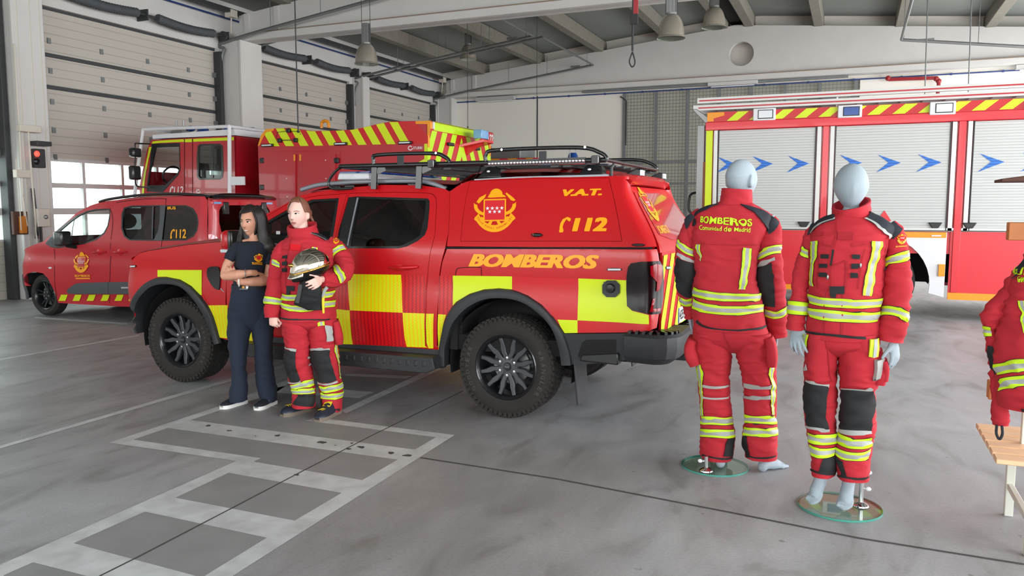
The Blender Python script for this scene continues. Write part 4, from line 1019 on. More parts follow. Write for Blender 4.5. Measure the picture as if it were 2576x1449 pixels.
m.grid(rows);m.grid([[mirY(p)for p in r]for r in rows]);m.build('sill','red_paint',PK,ang=60)
for s_ in(0,1):
 m=MB();y0,y1=(5.40,5.56)if not s_ else(7.36,7.52)
 ya,yb=(y0,y1)if not s_ else(y1,y0)
 m.prism([(-4.95,ya,.44),(-4.98,ya,.37),(-4.9,ya,.33),(-3.02,ya,.325),(-2.94,ya,.36),(-2.96,ya,.45)],(0,yb-ya,0))
 for k in range(26):m.bb(-4.85+k*.072,-4.82+k*.072,min(ya,yb)-.004,min(ya,yb)+.02,.375,.42)
 m.bb(-4.95,-2.95,5.55 if not s_ else 7.30,5.62 if not s_ else 7.37,.34,.50)
 m.build('side_step','plastic',PK,bevel=.006)
for s_ in(0,1):
 for x,zt,zb in((-1.86,.52,.155),(-4.98,.55,.3)):
  y0,y1=(5.53,5.80)if not s_ else(7.12,7.39)
  m=MB();m.add([(x,y0,zt),(x,y1,zt),(x+.03,y1,zb),(x+.03,y0+.01,zb),(x+.012,y0,zt),(x+.012,y1,zt),(x+.042,y1,zb),(x+.042,y0+.01,zb)],[(0,1,2,3),(7,6,5,4),(0,3,7,4),(1,5,6,2),(3,2,6,7)])
  m.build('mud_flap','plastic',PK,bevel=.004)
SB=Plan(-6.56,-1.12,5.475,YC,.4,.16,lambda u,v,n:.02+.05*sm(v,.5,.42))
b1=[(1441,838),(1500,838),(1560,838),(1622,836),(1655,826)]
m=MB();panel(m,PS,[(1420,838.5),(1500,838.5),(1622,836),(1645,838),(1640,852),(1600,856),(1590,862),(1575,905),(1450,918),(1442,915),(1438,890),(1430,863)],.018,.03,.06,mirror=mirY)
bp=pair(m,'rear_bumper','plastic',PK,True)
m=MB();panel(m,PS,[(1466,861),(1476,853),(1550,852),(1553,856),(1550,898),(1462,900),(1455,893)],.0195,.0,.06);m.build('bumper_recess','black',bp)
m=MB();a=at_y(1465,905,5.5);b_=at_y(1556,900,5.5);m.prism([(a.x,5.49,a.z+.04),(a.x-.02,5.49,a.z-.01),(b_.x,5.49,a.z-.02),(b_.x,5.49,b_.z+.035)],(0,.10,0));m.build('bumper_step','black_satin',bp,bevel=.01)
prof=[]
m=MB();rows=[]
for i in range(13):
 t=i/12;u=-1.46+(UR+.50+1.46)*t
 q=SB.P(u,.72);n_=SB.N(u,.6);o_=.025+.035*sm(u,-1.46,-1.25)
 rows.append([q-n_*.14,q+n_*(o_-.02)+V((0,0,.004)),q+n_*o_+V((0,0,-.016)),q+n_*(o_+.004)+V((0,0,-.10)),q+n_*(o_-.016)+V((0,0,-.165)),q+n_*(o_-.085)+V((0,0,-.215)),q-n_*.12+V((0,0,-.225))])
rows2=[[mirY(p)for p in r]for r in rows][::-1]
m.grid(rows);m.add([rows[0][i]for i in range(7)],[tuple(range(7))]);m.build('bumper_corner','plastic',bp,ang=24);m=MB();m.grid(rows2);m.add(rows2[-1],[tuple(range(7))]);m.build('bumper_corner','plastic',bp,ang=24)
m=MB();m.bb(-1.26,-1.05,6.1,6.82,.44,.60);m.bb(-1.24,-1.08,5.9,7.0,.60,.66)
m.build('bumper_centre','plastic',bp,bevel=.01)
m=MB()
for k in range(9):
 u=-1.42+k*.05;q=SB.P(u,.735);n_=SB.N(u,.6);m=MB();m.bar(q-n_*.09,q+n_*.035,.022,.02);m.build('step_tread','black',bp)
for k in range(6):m=MB();m.bb(-1.24,-1.08,5.95+k*.17,6.0+k*.17,.66,.675);m.build('step_tread','black',bp)
m=MB();m.tube([(-1.3,6.46,.42),(-1.02,6.46,.42),(-.98,6.46,.46),(-.96,6.46,.52)],.022,8,smooth=3);m.ell((-.96,6.46,.55),.027);m.tube([(-1.08,6.2,.38),(-1.02,6.2,.38),(-1.02,6.72,.38),(-1.08,6.72,.38)],.015,8);m.build('tow_ball','black_satin',bp)
m=MB();panel(m,PS,[(q[0],q[1])for q in[(-7.35,.45),(-6.85,.45),(-6.80,.52),(-6.82,.78),(-7.35,.78)]],.0,.02,.08,px=False,mirror=mirY);m.build('front_bumper','plastic',PK)
m=MB();panel(m,PS,[(-7.35,.78),(-6.90,.78),(-6.85,1.08),(-7.35,1.08)],.0,.02,.08,px=False,mirror=mirY);m.build('grille','black',PK)
m=MB();panel(m,PS,[(-6.89,.80),(-6.62,.82),(-6.60,1.0),(-6.84,1.07)],.003,.02,.08,px=False,mirror=mirY);m.build('head_lamp','lens_clear',PK)
P_('fender_vent','black',Z5([(1905,800),(1985,795),(2010,810),(2012,1010),(1985,1012),(1940,975),(1900,900),(1893,850)]),.016,.014,rnd=1,mir=False)
P_('fender_mark','steel',Z5([(2015,992),(2050,1032),(2040,1030),(2012,1004)]),.006,0,mir=False)
for s_ in(0,1):
 f=(lambda p:p)if not s_ else mirY
 c0=at_y(590,604,5.40);dr=1 if not s_ else-1
 e=MB();e.box(f(c0+V((-.025,0,0))),(.10,.21,.17));mo=e.build('wing_mirror','red_paint',PK,bevel=.04)
 e=MB();e.box(f(c0+V((.03,0,-.004))),(.035,.215,.175));e.build('mirror_housing','black_satin',mo,bevel=.016)
 e=MB();e.box(f(c0+V((.05,0,-.004))),(.006,.18,.14));e.build('mirror_glass','mirror_glass',mo,bevel=.002)
 e=MB();e.box(f(c0+V((-.03,-.06,-.09))),(.08,.09,.03));e.build('indicator','lens_clear',mo,bevel=.01)
 e=MB();e.bar(f(c0+V((.0,.08,-.1))),f(V((c0.x+.02,5.6,c0.z-.14))),.08,.05);e.build('mirror_arm','black_satin',mo)
for s_ in(0,1):
 f=(lambda p:p)if not s_ else mirY
 L=ZR([(-215,650),(0,590),(250,566),(500,550),(900,540),(1300,538),(1420,556),(1540,590),(1660,640)])
 pts=[f(at_y(x,y+1,5.745))for x,y in L];m=MB()
 sp=spline(pts,5)
 m.tube(sp,.019,8)
 m.build('roof_rail','silver_rail',PK,ang=50)
 m=MB()
 for q in((845,478),(880,476),(940,471),(1040,472),(1110,478)):c_=at_y(q[0],q[1]-5,5.75);m.box(f(c_),(.10,.028,.045))
 m.build('rail_foot','black',PK,bevel=.008)
rack=MB();yn,yf=5.66,7.26
Y0=yn
def RK(px,py,y=None):return at_y(px,py,yn if y is None else y)
main=[RK(856,409),RK(900,405),RK(945,417),RK(1090,412),RK(1130,413),RK(1223,412)]
zr=at_y(1090,413,yn).z
x0,x1,x2,x3,x4=at_y(856,413,yn).x,at_y(1223,413,yn).x,at_y(1240,413,yn).x,at_y(1525,405,yn).x,0
for y in(yn,yf):
 rack.tube([(x0+.04,y,zr),(x1+.02,y,zr)],.019,8)
 rack.tube([(x2-.02,y,zr),(x3,y,zr)],.019,8)
 xa,xb=at_y(940,400,yn).x,at_y(1130,400,yn).x;h=.085
 rack.tube([(xa,y,zr),(xa,y,zr+h-.04),(xa+.04,y,zr+h),(xb-.16,y,zr+h),(xb-.04,y,zr+h-.03),(xb,y,zr+.02),(xb,y,zr)],.016,8,smooth=4)
 xa,xb=at_y(1223,400,yn).x,at_y(1525,400,yn).x
 rack.tube([(xa,y,zr),(xa,y,zr+h-.02),(xa+.10,y,zr+h+.01),(xb-.22,y,zr+h+.01),(xb-.05,y,zr+h-.03),(xb,y,zr+.02),(xb,y,zr)],.015,8,smooth=4)
 rack.tube([(x0+.05,y,zr),(x0-.02,y,zr-.02),(x0-.10,y,zr-.09),(x0-.12,y,zr-.15),(x0-.06,y,zr-.185),(x0+.12,y,zr-.18)],.012,8,smooth=4)
 for q in(943,1056):xq=at_y(q,430,yn).x;rack.bar((xq,y,zr-.01),(xq-.012,y,zr-.19),.02,.05);rack.bar((xq+.02,y,zr-.05),(xq+.10,y,zr-.02),.012,.05)
rack.tube([(x0-.06,yn,zr-.185),(x0-.09,yn+.3,zr-.185),(x0-.09,yf-.3,zr-.185),(x0-.06,yf,zr-.185)],.012,8,smooth=4)
rack.tube([(x0+.04,yn,zr),(x0-.03,yn+.15,zr),(x0-.03,yf-.15,zr),(x0+.04,yf,zr)],.018,8,smooth=4)
for x in(x1,x2,x3):rack.tube([(x,yn,zr),(x,yf,zr)],.014,8)
rk=rack.build('roof_rack','black_satin',PK,ang=60)
m=MB()
for k in range(7):y=yn+.13+k*.225;m.bb(x0+.05,x1-.02,y-.02,y+.02,zr-.02,zr-.005);m.bb(x2,x3-.02,y-.02,y+.02,zr-.035,zr-.02)
for x in(x0+.35,x0+1.0,x2+.5,x3-.3):m.bb(x-.03,x+.03,yn,yf,zr-.045,zr-.03)
m.build('rack_slat','dark_steel',rk)
m=MB()
for q in((968,403),(1099,403)):pass
for q,z_ in((1099,h),(1264,h+.01),(1473,h+.01)):xq=at_y(q,395,yn).x;m.lathe([(0,.018),(.009,.018),(.009,.012)],(xq,yn,zr+z_),(0,-1,0),10)
m.build('rack_bolt','chrome',rk)
for q in(1010,1367):xq=at_y(q,404,yn).x;m=MB();m.bb(xq-.03,xq+.03,yn-.02,yn-.008,zr+.0,zr+h-.01);m.build('rack_plate','plastic',rk,bevel=.003)
for q in(1088,1500):
 c_=at_y(q,412 if q<1200 else 402,yn-.03);m=MB();m.box(c_+V((-.005,0,0)),(.06,.06,.062));wl=m.build('work_lamp','black',rk,bevel=.012)
 m=MB();m.box(c_+V((.0,-.031,0)),(.052,.006,.054));m.build('lamp_bezel','steel',wl,bevel=.003)
 m=MB();m.box(c_+V((0,-.035,0)),(.045,.006,.047));m.build('lamp_lens','black',wl)
m=MB();a,b_=at_y(1228,411,yn-.02),at_y(1472,403,yn-.02);m.bar(a+V((0,.012,.0)),b_+V((0,.012,0)),.02,.045);led=m.build('led_bar','black',rk)
m=MB()
for k in range(30):c_=a.lerp(b_,(k+.5)/30);m.ell(c_+V((0,-.004,-.002)),(.014,.01,.013),seg=8)
m.build('led_lens','chrome',led)
c0=at_y(852,444,5.80);m=MB();z0=c0.z
m.prism([(c0.x-.02,5.80,z0-.03),(c0.x+.30,5.80,z0-.03),(c0.x+.30,5.80,z0+.025),(c0.x+.0,5.80,z0+.03)],(0,1.33,0));lb=m.build('light_bar','lens_clear',PK,bevel=.012)
m=MB()
for k in range(6):m.bb(c0.x+.04,c0.x+.26,5.83+k*.22,5.85+k*.22,z0-.032,z0+.034)
m.build('bar_divider','steel',lb);m=MB();m.bb(c0.x,c0.x+.3,5.82,7.1,z0+.028,z0+.04);m.build('bar_top','lens_blue',lb)
m=MB();m.bb(c0.x+.02,c0.x+.28,5.81,7.12,z0-.05,z0-.03);m.build('bar_base','black',lb)
m=MB()
for k in range(3):m.bb(c0.x+.315+k*.0,c0.x+.312,5.9+k*.42,6.2+k*.42,z0-.02,z0+.015)
for px in(1232,1485):
 c_=at_y(px,441,5.74);m=MB();xq=c_.x;zt=1.868
 m.prism([(xq-.11,5.73,zt-.03),(xq+.10,5.73,zt-.03),(xq+.08,5.75,zt+.03),(xq+.04,5.76,zt+.065),(xq-.02,5.76,zt+.065),(xq-.07,5.75,zt+.02)],(0,.12,0))
 m.build('crossbar_foot','black_satin',PK,bevel=.012);m=MB()
 m.prism([(xq-.11,7.19,zt-.03),(xq+.10,7.19,zt-.03),(xq+.08,7.17,zt+.03),(xq+.04,7.16,zt+.065),(xq-.02,7.16,zt+.065),(xq-.07,7.17,zt+.02)],(0,-.12,0))
 ft=m.build('crossbar_foot','black_satin',PK,bevel=.012)
 m=MB();m.prism([(xq-.035,5.70,zt+.055),(xq+.035,5.70,zt+.055),(xq+.03,5.70,zt+.08),(xq-.03,5.70,zt+.08)],(0,1.52,0));m.build('crossbar','silver_rail',ft,bevel=.008)
 m=MB();m.ell((xq-.0,5.715,zt+.02),(.015,.004,.008),seg=10);m.build('key_cover','emblem_white',ft)
m=MB();gp=[at_y(x,y,5.745)for x,y in((1195,453),(1300,447),(1457,443),(1530,441))]
for i in range(3):m.bar(gp[i]+V((0,.01,.0)),gp[i+1]+V((0,.01,.0)),.05,.014)
m.build('canopy_gutter','silver_rail',canopy)
for px,py,y in((1598,440,6.1),(1655,448,6.9)):
 c_=at_y(px,py,y);m=MB();m.prism([(c_.x-.12,y-.05,c_.z-.02),(c_.x+.05,y-.05,c_.z-.02),(c_.x+.05,y-.05,c_.z+.04),(c_.x+.02,y-.05,c_.z+.045)],(0,.12,0));fb=m.build('rear_flasher','black',PK,bevel=.006)
 m=MB();m.bb(c_.x+.045,c_.x+.058,y-.045,y+.065,c_.z-.005,c_.z+.035);m.build('flasher_lens','lens_clear',fb)
c_=at_y(1538,432,5.78);m=MB();m.tube([(c_.x,5.78,1.84),(c_.x,5.78,1.90),(c_.x+.015,5.80,1.93)],.012,8);m.build('cable_post','dark_steel',PK)
c_=at_y(1205,420,5.78);m=MB();m.tube([at_y(1186,452,5.80),at_y(1200,440,5.79),at_y(1212,412,5.76),at_y(1215,408,5.75)],.006,6,smooth=4);m.build('wiring','black',PK)
def spoke_wheel(parent,c,r,w,rimr,near=True,kind='pickup',rot=0):
 s_=-1 if near else 1
 c=V(c);ax=V((0,s_,0));hw=w/2
 m=MB();sw=r-rimr
 prof=[(rimr-.012,-hw+.02),(rimr+.005,-hw+.005),(rimr+sw*.35,-hw),(r-.035,-hw+.008),(r-.012,-hw+.03),(r-.006,0),(r-.012,hw-.03),(r-.035,hw-.008),(rimr+sw*.55,hw+.004),(rimr+sw*.28,hw+.001),(rimr+.008,hw-.008),(rimr-.010,hw-.022)]
 m.lathe(prof,c,ax,64)
 e1=ax.orthogonal().normalized();e2=ax.cross(e1)
 if kind=='pickup':
  N_=56
  for k in range(N_):
   a=2*PI*k/N_;d=e1*math.cos(a)+e2*math.sin(a);t=ax.cross(d)
   for j,(oo,ln)in enumerate(((-.095,.05),(-.035,.045),(.03,.045),(.092,.05))):
    a2=a+(PI/N_ if j%2 else 0);d2=e1*math.cos(a2)+e2*math.sin(a2);t2=ax.cross(d2);q=c+d2*(r-.012)+ax*oo
    rot_=Matrix((t2,ax,d2)).transposed();m.box(q,(.033,ln,.018),rot=rot_)
   rot_=Matrix((t,ax,d)).transposed();m.box(c+d*(r-.032)+ax*(hw-.009),(.024 if k%2 else .03,.012,.04 if k%2 else .028),rot=rot_)
 ty=m.build('wheel','rubber',parent,ang=40)
 m=MB();m.lathe([(rimr+.004,hw-.012),(rimr-.004,hw-.006),(rimr-.02,hw-.016),(rimr-.03,hw-.06),(rimr-.035,-hw+.02),(rimr,-hw+.01)],c,ax,56)
 m.lathe([(0,-.02),(rimr*.6,-.02),(rimr*.62,0),(rimr*.95,-.02)],c-ax*.02,ax,32);m.build('rim_barrel','rim_black',ty,ang=50)
 m=MB();yo=hw-(.066 if kind=='pickup' else .055)
 def P(rr,a,h):return c+(e1*math.cos(a)+e2*math.sin(a))*rr+ax*h
 def spk(r0,a0,r1,a1,w0,w1,h0,h1,th=.03):
  A,B=P(r0,a0,h0),P(r1,a1,h1);d=(B-A).normalized();sd=d.cross(ax).normalized();vs=[]
  for q,ww in((A,w0),(B,w1)):
   vs+=[q-sd*ww/2-ax*th,q-sd*ww/2,q-sd*ww*.25+ax*.006,q+sd*ww*.25+ax*.006,q+sd*ww/2,q+sd*ww/2-ax*th]
  m.add(vs,[(i,(i+1)%6,6+(i+1)%6,6+i)for i in range(6)]+[(5,4,3,2,1,0),(6,7,8,9,10,11)])
 if kind=='pickup':
  for k in range(6):
   a=rot+k*PI/3;u_=e1*math.cos(a)+e2*math.sin(a);w_=ax.cross(u_);h_=[(.03,.040),(.108,.044),(.146,.060),(.246,.078),(.251,.048),(.186,.034),(.140,.010)]
   for sg in(1,-1):
    A=[c+u_*x+w_*(y*sg)+ax*(yo+.012+max(0,x-.15)*.18)for x,y in h_]+[c+u_*.03+ax*(yo+.012)]
    if sg<0:A=A[::-1]
    m.prism([p-ax*.035 for p in A],ax*.035)
 else:
  for k in range(5):
   a=rot+k*2*PI/5
   for s2 in(-1,1):spk(.04,a+s2*.25,rimr*.98,a+s2*.17,.026,.034,yo-.02,yo+.015)
 m.lathe([(0,yo+.013),(.045,yo+.013),(.08,yo+.008),(.083,yo-.03)],c,ax,30)
 rim=m.build('rim','rim_dark' if kind=='pickup' else 'rim_black',ty,ang=30,bevel=.006 if kind=='pickup' else 0)
 m=MB();L_=6 if kind=='pickup' else 5
 for k in range(L_):a=rot+PI/6+k*2*PI/L_;q=P(.068 if kind=='pickup' else .05,a,0);m.lathe([(0,yo+.026),(.011,yo+.024),(.012,yo-.0)],q,ax,8)
 m.build('lug_nut','chrome' if kind=='pickup' else 'steel',rim)if False else m.build('lug_nut','chrome' if kind=='pickup' else 'steel',ty)
 m=MB();m.lathe([(0,yo+.022),(.028,yo+.020),(.034,yo+.010)],c,ax,20);m.build('hub_cap','black_satin',ty)
 m=MB();m.lathe([(0,.0),(.15,0),(.155,-.01)],c+ax*.0,ax,30);m.build('brake_disc','steel',ty)
 return ty
def tyre_text(wh,x,rt):
 TP=Plane((x,5.5185,.395),(1,0,0),(0,0,1));m=MB()
 for word,a0 in(('GOODYEAR',215),('WRANGLER',25)):
  for i,ch in enumerate(word):
   a=math.radians(a0-8.5*i);vs,fs=text2d(ch,.015);cx,cz=.316*math.cos(a),.316*math.sin(a);ur,vr=(math.sin(a),-math.cos(a)),(math.cos(a),math.sin(a))
   m.add([TP.P(cx+(p-.5)*.03*ur[0]+(q-.5)*.034*vr[0],cz+(p-.5)*.03*ur[1]+(q-.5)*.034*vr[1])+V((0,-.003,0))for p,q in vs],fs)
 m.build('sidewall_lettering','rubber_mark',wh)
 m=MB();TP2=Plane((x,5.655-.135+.066-.026,.395),(1,0,0),(0,0,1));text_on(m,TP2,'Ford',[(-.017,-.007),(.017,-.007),(.017,.008),(-.017,.008)],.001,px=False);m.build('cap_lettering','steel',wh)
for near in(True,False):
 for x,rt in((-2.40,.25),(-5.665,.1)):wh=spoke_wheel(PK,(x,5.655 if near else 2*YC-5.655,.395),.395,.27,.250,near,rot=rt);near and tyre_text(wh,x,rt)
def B5(L):return[(x/3.6229,450+y/3.6229)for x,y in L]
def A5(L):return[(x/5.175,560+y/5.175)for x,y in L]
def E5(L):return[(540+x/4.829,480+y/4.829)for x,y in L]
YV=8.98
def van_inset(u,v,n):
 side=abs(n.y);r=sm(-n.x,.2,.95);f=sm(n.x,.2,.95)
 k=max(0,v-1.10);t=(k*k/(k+.1))*(.20*side+.10*r)
 t+=f*max(0,v-.75)*.4+.03*sm(v,.5,.3)
 t+=.10*sm(u,-11.1,-11.5)*max(0,v-.8)*side
 return t+.012*math.exp(-((v-.92)/.06)**2)*side
XVR=-7.84
VS=Plan(-11.68,XVR,8.19,YV,.36,.20,van_inset)
mirV=lambda p:V((p.x,2*YV-p.y,p.z))
VN=empty('passenger_van',(-9.4,YV,0),'red fire service van with black rear spoiler, parked at far left behind the pickup','van')
def Q_(name,mt,poly,off=.002,thick=.02,holes=(),par=None,rnd=0,step=.09,mir=True,inset=0,label=None,**k):
 m=MB();panel(m,VS,poly,off,thick,step,holes,inset=inset,rnd=rnd,mirror=mirV if mir else None)
 return pair(m,name,mt,par if par is not None else VN,mir,label=label,**k)
roof_l=[(250,510),(290,504),(340,499),(400,495.5),(460,494),(520,494.5),(545,497)]
nose=[(34,668),(31.5,684),(33,704),(39.6,718.5),(51,720)]
arch=A5([(270,830),(285,750),(350,665),(440,637),(560,660),(630,730),(690,850),(740,980),(758,1040)])
w1=B5([(520,470),(600,405),(700,335),(790,293),(870,276),(985,270),(1008,280),(1006,350),(990,430),(955,500),(880,558),(780,592),(700,606),(620,618),(530,632),(470,625),(415,590),(455,535)])
w2=B5([(1130,262),(1200,244),(1450,240),(1700,240),(1765,268),(1800,330),(1812,400),(1800,470),(1768,525),(1700,562),(1480,566),(1180,562),(1130,525),(1105,450),(1108,320)])
u_r=XVR-.20+VS.ar;u_c=u_r+(YV-8.19-.20)
side=[(193,535.6),(226,518)]+[(250,510),(290,504),(340,499),(400,495.5),(460,494),(515,494.5),(522,504),(521.5,560),(521.5,640),(521.5,774)]+[(300,771),(147,762)]+list(arch)[::-1]+nose[::-1]+[(36,655),(50,638),(59,627),(83,617),(110,607),(138,584),(165.6,560)]
dl=B5([(1018,275),(1026,430),(1012,700),(1001,935),(1000,1125)])
body=Q_('body','van_red',side,holes=[w1,w2],step=.08)
m=MB()
for L in(B5([(1000,262),(1024,330),(1028,430),(1012,700),(1001,935),(1000,1130)]),B5([(1515,180),(1512,236)]),B5([(1478,566),(1472,640),(1468,900)]),B5([(1060,215),(1300,185),(1500,180),(1515,190)]),B5([(496,640),(500,900),(520,1100)]),B5([(1700,1000),(1690,1100)])):
 stroke(m,VS,L,.008,.0045,k=3)
m.build('door_gap','gap',VN)
g1=Q_('window_pane','glass_clear',w1,-.012,0,rnd=1);Q_('window_pane','glass_tint',w2,-.012,0,rnd=1)
Q_('window_trim','black_satin',w1,.003,.02,holes=[B5([(545,478),(650,388),(720,340),(800,302),(872,288),(985,282),(998,290),(994,350),(980,425),(945,490),(872,545),(778,580),(700,594),(620,606),(540,618),(490,600),(475,590),(500,540)])],step=.08)
Q_('quarter_panel','plastic_grey',B5([(415,590),(470,535),(520,530),(525,622),(470,622)]),.004,.01)
Q_('pillar_trim','plastic_grey',B5([(1390,250),(1400,250),(1392,545),(1382,545)]),.004,.01);Q_('pillar_trim','plastic_grey',B5([(1460,243),(1508,241),(1490,420),(1476,562),(1400,562),(1440,480),(1455,400)]),.004,.01)
Q_('window_trim','black_satin',w2,.003,.02,holes=[B5([(1140,275),(1200,255),(1450,252),(1690,252),(1750,280),(1785,335),(1797,400),(1786,465),(1756,515),(1695,550),(1480,554),(1185,550),(1140,515),(1118,445),(1121,325)])],step=.08)
m=MB();stroke(m,VS,B5([(678,375),(663,450),(650,600)]),.02,.0,k=2);m.build('quarter_bar','black_satin',VN)
Q_('side_moulding','plastic_grey',B5([(622,1020),(632,1000),(700,955),(740,948),(1000,940),(1002,1045),(700,1045),(640,1042)]),.028,.026);Q_('side_moulding','plastic_grey',B5([(1004,940),(1400,937),(1400,1045),(1004,1045)]),.028,.026)
m=MB();stroke(m,VS,B5([(1120,990),(1240,989)]),.02,.031,k=1);m.build('moulding_insert','alu',VN)
for i in range(7):
 pass
m=MB()
for i in range(9):
 x=772+i*182;dd=0
 panel(m,VS,A5([(x-4,1018),(x+30,937),(x+115,937),(x+85,1018)]),.009,0,.06)
m.build('yellow_sill_decal','fluo',VN,label='row of slanted yellow blocks along the sill')
m=MB();panel(m,VS,[(-12.3,.24),(-11.44,.24),(-11.47,.40),(-11.50,.56),(-11.62,.62),(-12.3,.60)],.014,.03,.06,px=False,mirror=mirV);pair(m,'front_bumper','plastic_grey',VN,True)
Q_('head_lamp','lens_clear',A5([(255,400),(300,375),(330,385),(325,410),(285,430),(262,425)]),.006,.01)
Q_('side_repeater','lens_clear',A5([(630,585),(650,575),(678,582),(672,600),(645,602)]),.006,.004)
for x in(905,1095):
 m=MB();u,v=VS.uv(*B5([(x,665)])[0]);m.ell(VS.P(u,v),(.055,.012,.05));m.build('handle_recess','decal_red',VN)
 m=MB();a,b_=B5([(x-55,670),(x+60,665)]);P0,P1=VS.P(*VS.uv(*a)),VS.P(*VS.uv(*b_));m.tube([P0,P0.lerp(P1,.2)+V((0,-.035,0)),P0.lerp(P1,.8)+V((0,-.035,0)),P1],.014,8);m.build('handle','van_red',VN)
emblem(VS,B5([(675,855),(815,855),(815,665),(675,665)]),VN,.012,fine=False,label='yellow crest on the van door',field='van_red')
m=MB();text_on(m,VS,'BOMBEROS',B5([(690,893),(828,893),(828,873),(690,873)]),.014,bold=.04);panel(m,VS,B5([(697,902),(828,902),(828,912),(697,912)]),.014,0,.05);m.build('lettering','gold_vinyl',VN,label='yellow BOMBEROS lettering on the van door')
m=MB();text_on(m,VS,'BUS',B5([(1520,278),(1598,278),(1600,247),(1522,247)]),-.008,bold=.05)
text_on(m,VS,'112',B5([(1598,540),(1692,540),(1696,455),(1600,460)]),-.008,bold=.04)
f_=quadmap(VS,B5([(1545,545),(1590,545),(1592,455),(1546,458)]))
PHONE=([(.55,.98),(.75,1),(.98,.9),(.95,.75),(.8,.72),(.62,.86)],[(.02,.08),(.1,.0),(.35,.02),(.42,.12),(.36,.28),(.2,.2),(.08,.24)],[(.6,.97),(.62,.86),(.42,.62),(.32,.38),(.36,.24),(.1,.12),(.06,.3),(.12,.6),(.3,.86)])
for pl in PHONE:shape_on(m,VS,pl,f_,-.008)
m.build('lettering','gold_vinyl',VN,label='yellow BUS and 112 on the van window')
def vacross(name,mt,pts,crown,par=VN,**k):
 rows=[]
 for p in spline(pts,4):
  yl,yr=p.y,2*YV-p.y;rows.append([V((p.x,yl+(yr-yl)*i/10,p.z+crown*(1-(2*i/10-1)**4)))for i in range(11)])
 m=MB();m.grid(rows);return m.build(name,mt,par,ang=60,**k)
vp=lambda q:VS.P(*VS.uv(*q))
vacross('bonnet','van_red',[vp(q)for q in((34,668),(36,655),(50,638),(59,627),(83,617),(110,607))],.07)
vacross('windscreen','glass_clear',[vp(q)for q in((110,607),(138,584),(165.6,560),(193,535.6),(226,518))],.05)
vacross('roof','van_red',[vp(q)for q in((222,519),(250,510),(290,504),(340,499),(400,495.5),(460,494),(520,494.5))]+[V((-7.98,8.36,1.765))],.05)
for s_ in(0,1):
 f=(lambda p:p)if not s_ else mirV
 m=MB();pts=[f(at_y(x,y,8.36))for x,y in((250,508),(265,503),(300,497),(350,491),(400,488),(455,488),(500,491),(530,496))];sp=spline(pts,4)
 m.tube(sp,.019,8)
 m.build('roof_rail','black_satin',VN,ang=60)
def UV_(*q):return list(q)
uu=lambda t:u_r+(2*(u_c-u_r))*t
UL=VS.uv(522.5,600)[0];UR2=2*u_c-UL
RWD=[VS.uv(*q)for q in((571,513),(603,512),(635,513),(656,514))];a_=[VS.uv(*q)for q in((551,530),(551,560),(557,585),(568,604))]
RWD=[a_[3],a_[2],a_[1],a_[0],VS.uv(557,518),VS.uv(571,513.5)];RWD=RWD+[(2*u_c-p[0],p[1])for p in RWD[::-1]]
m=MB();panel(m,VS,[(UL,.35),(UR2,.35),(UR2,1.2),(UR2-.06,1.74),(UL+.06,1.74),(UL,1.2)],.003,.02,.08,px=False,holes=[RWD]);tgv=m.build('tailgate','van_red',VN)
m=MB();panel(m,VS,RWD,-.01,0,.1,px=False);m.build('rear_window','glass_tint',tgv)
m=MB();rows=[]
for i in range(15):
 t=i/14;y=8.34+(2*YV-16.68)*t;e_=1-abs(2*t-1)**6;x=XVR-.04+.08*e_
 rows.append([V((x-.22,y,1.775+.02*e_)),V((x,y,1.765+.02*e_)),V((x+.03,y,1.74+.02*e_)),V((x-.02,y,1.715+.02*e_)),V((x-.2,y,1.72+.02*e_))])
m.grid(rows);m.build('spoiler','black_satin',VN,ang=60)
m=MB();m.bb(XVR-.14,XVR-.055,8.36,2*YV-8.36,1.63,1.72);m.build('spoiler_base','van_red',tgv,bevel=.02)
for t,nm,mt in((.08,'flasher','lens_blue_light'),(.92,'flasher','lens_blue_light'),(.50,'brake_light','lens_red')):
 y=8.36+(2*YV-16.72)*t;w_=.065 if nm=='flasher' else .12;m=MB();m.bb(XVR-.06,XVR-.045,y-w_,y+w_,1.665 if mt!='lens_red' else 1.655,1.69 if mt!='lens_red' else 1.70);m.build(nm,mt,tgv)
for t in(.2,.82):
 y=8.36+(2*YV-16.72)*t;m=MB();m.bb(XVR-.07,XVR-.03,y-.05,y+.05,1.52,1.69);m.build('window_hinge','black_satin',tgv,bevel=.01)
m=MB()
for sg in(0,1):
 q=[(UL+.01,.82),(UL+.17,.82),(UL+.17,1.16),(UL+.12,1.23),(UL+.05,1.26),(UL+.01,1.26)]
 panel(m,VS,[(2*u_c-a,b_)for a,b_ in q]if sg else q,.012,.01,.1,px=False)
m.build('tail_lamp','lens_red',VN)
m=MB();m.bb(-11.1,-8.0,8.3,9.66,.22,.55);m.bb(-11.5,-10.6,8.55,9.4,.3,.85);m.bb(-10.4,-8.1,8.235,8.26,.4,1.06);m.bb(-10.4,-8.1,9.70,9.725,.4,1.06);m.bb(-8.5,-8.0,8.3,9.66,.4,1.02);m.build('chassis','underbody',VN)
for x in(-9.75,-8.75):
 for y in(8.62,9.34):
  m=MB();m.box((x,y,.92),(.16,.5,.75));m.box((x-.25,y,.62),(.5,.5,.14));m.ell((x+.02,y,1.42),(.08,.14,.11));m.build('seat','seat_cloth',VN,bevel=.04)
m=MB();m.bb(-10.9,-10.35,8.3,9.66,.75,1.0);m.build('dashboard','seat_cloth',VN,bevel=.05)
for s_ in(0,1):
 f=(lambda p:p)if not s_ else mirV
 c0=at_y(157,600,8.08);m=MB();m.box(f(c0),(.17,.17,.21));m.bar(f(c0+V((.04,.0,-.10))),f(c0+V((.14,.13,-.13))),.06,.05);m.build('wing_mirror','black_satin',VN,bevel=.04)
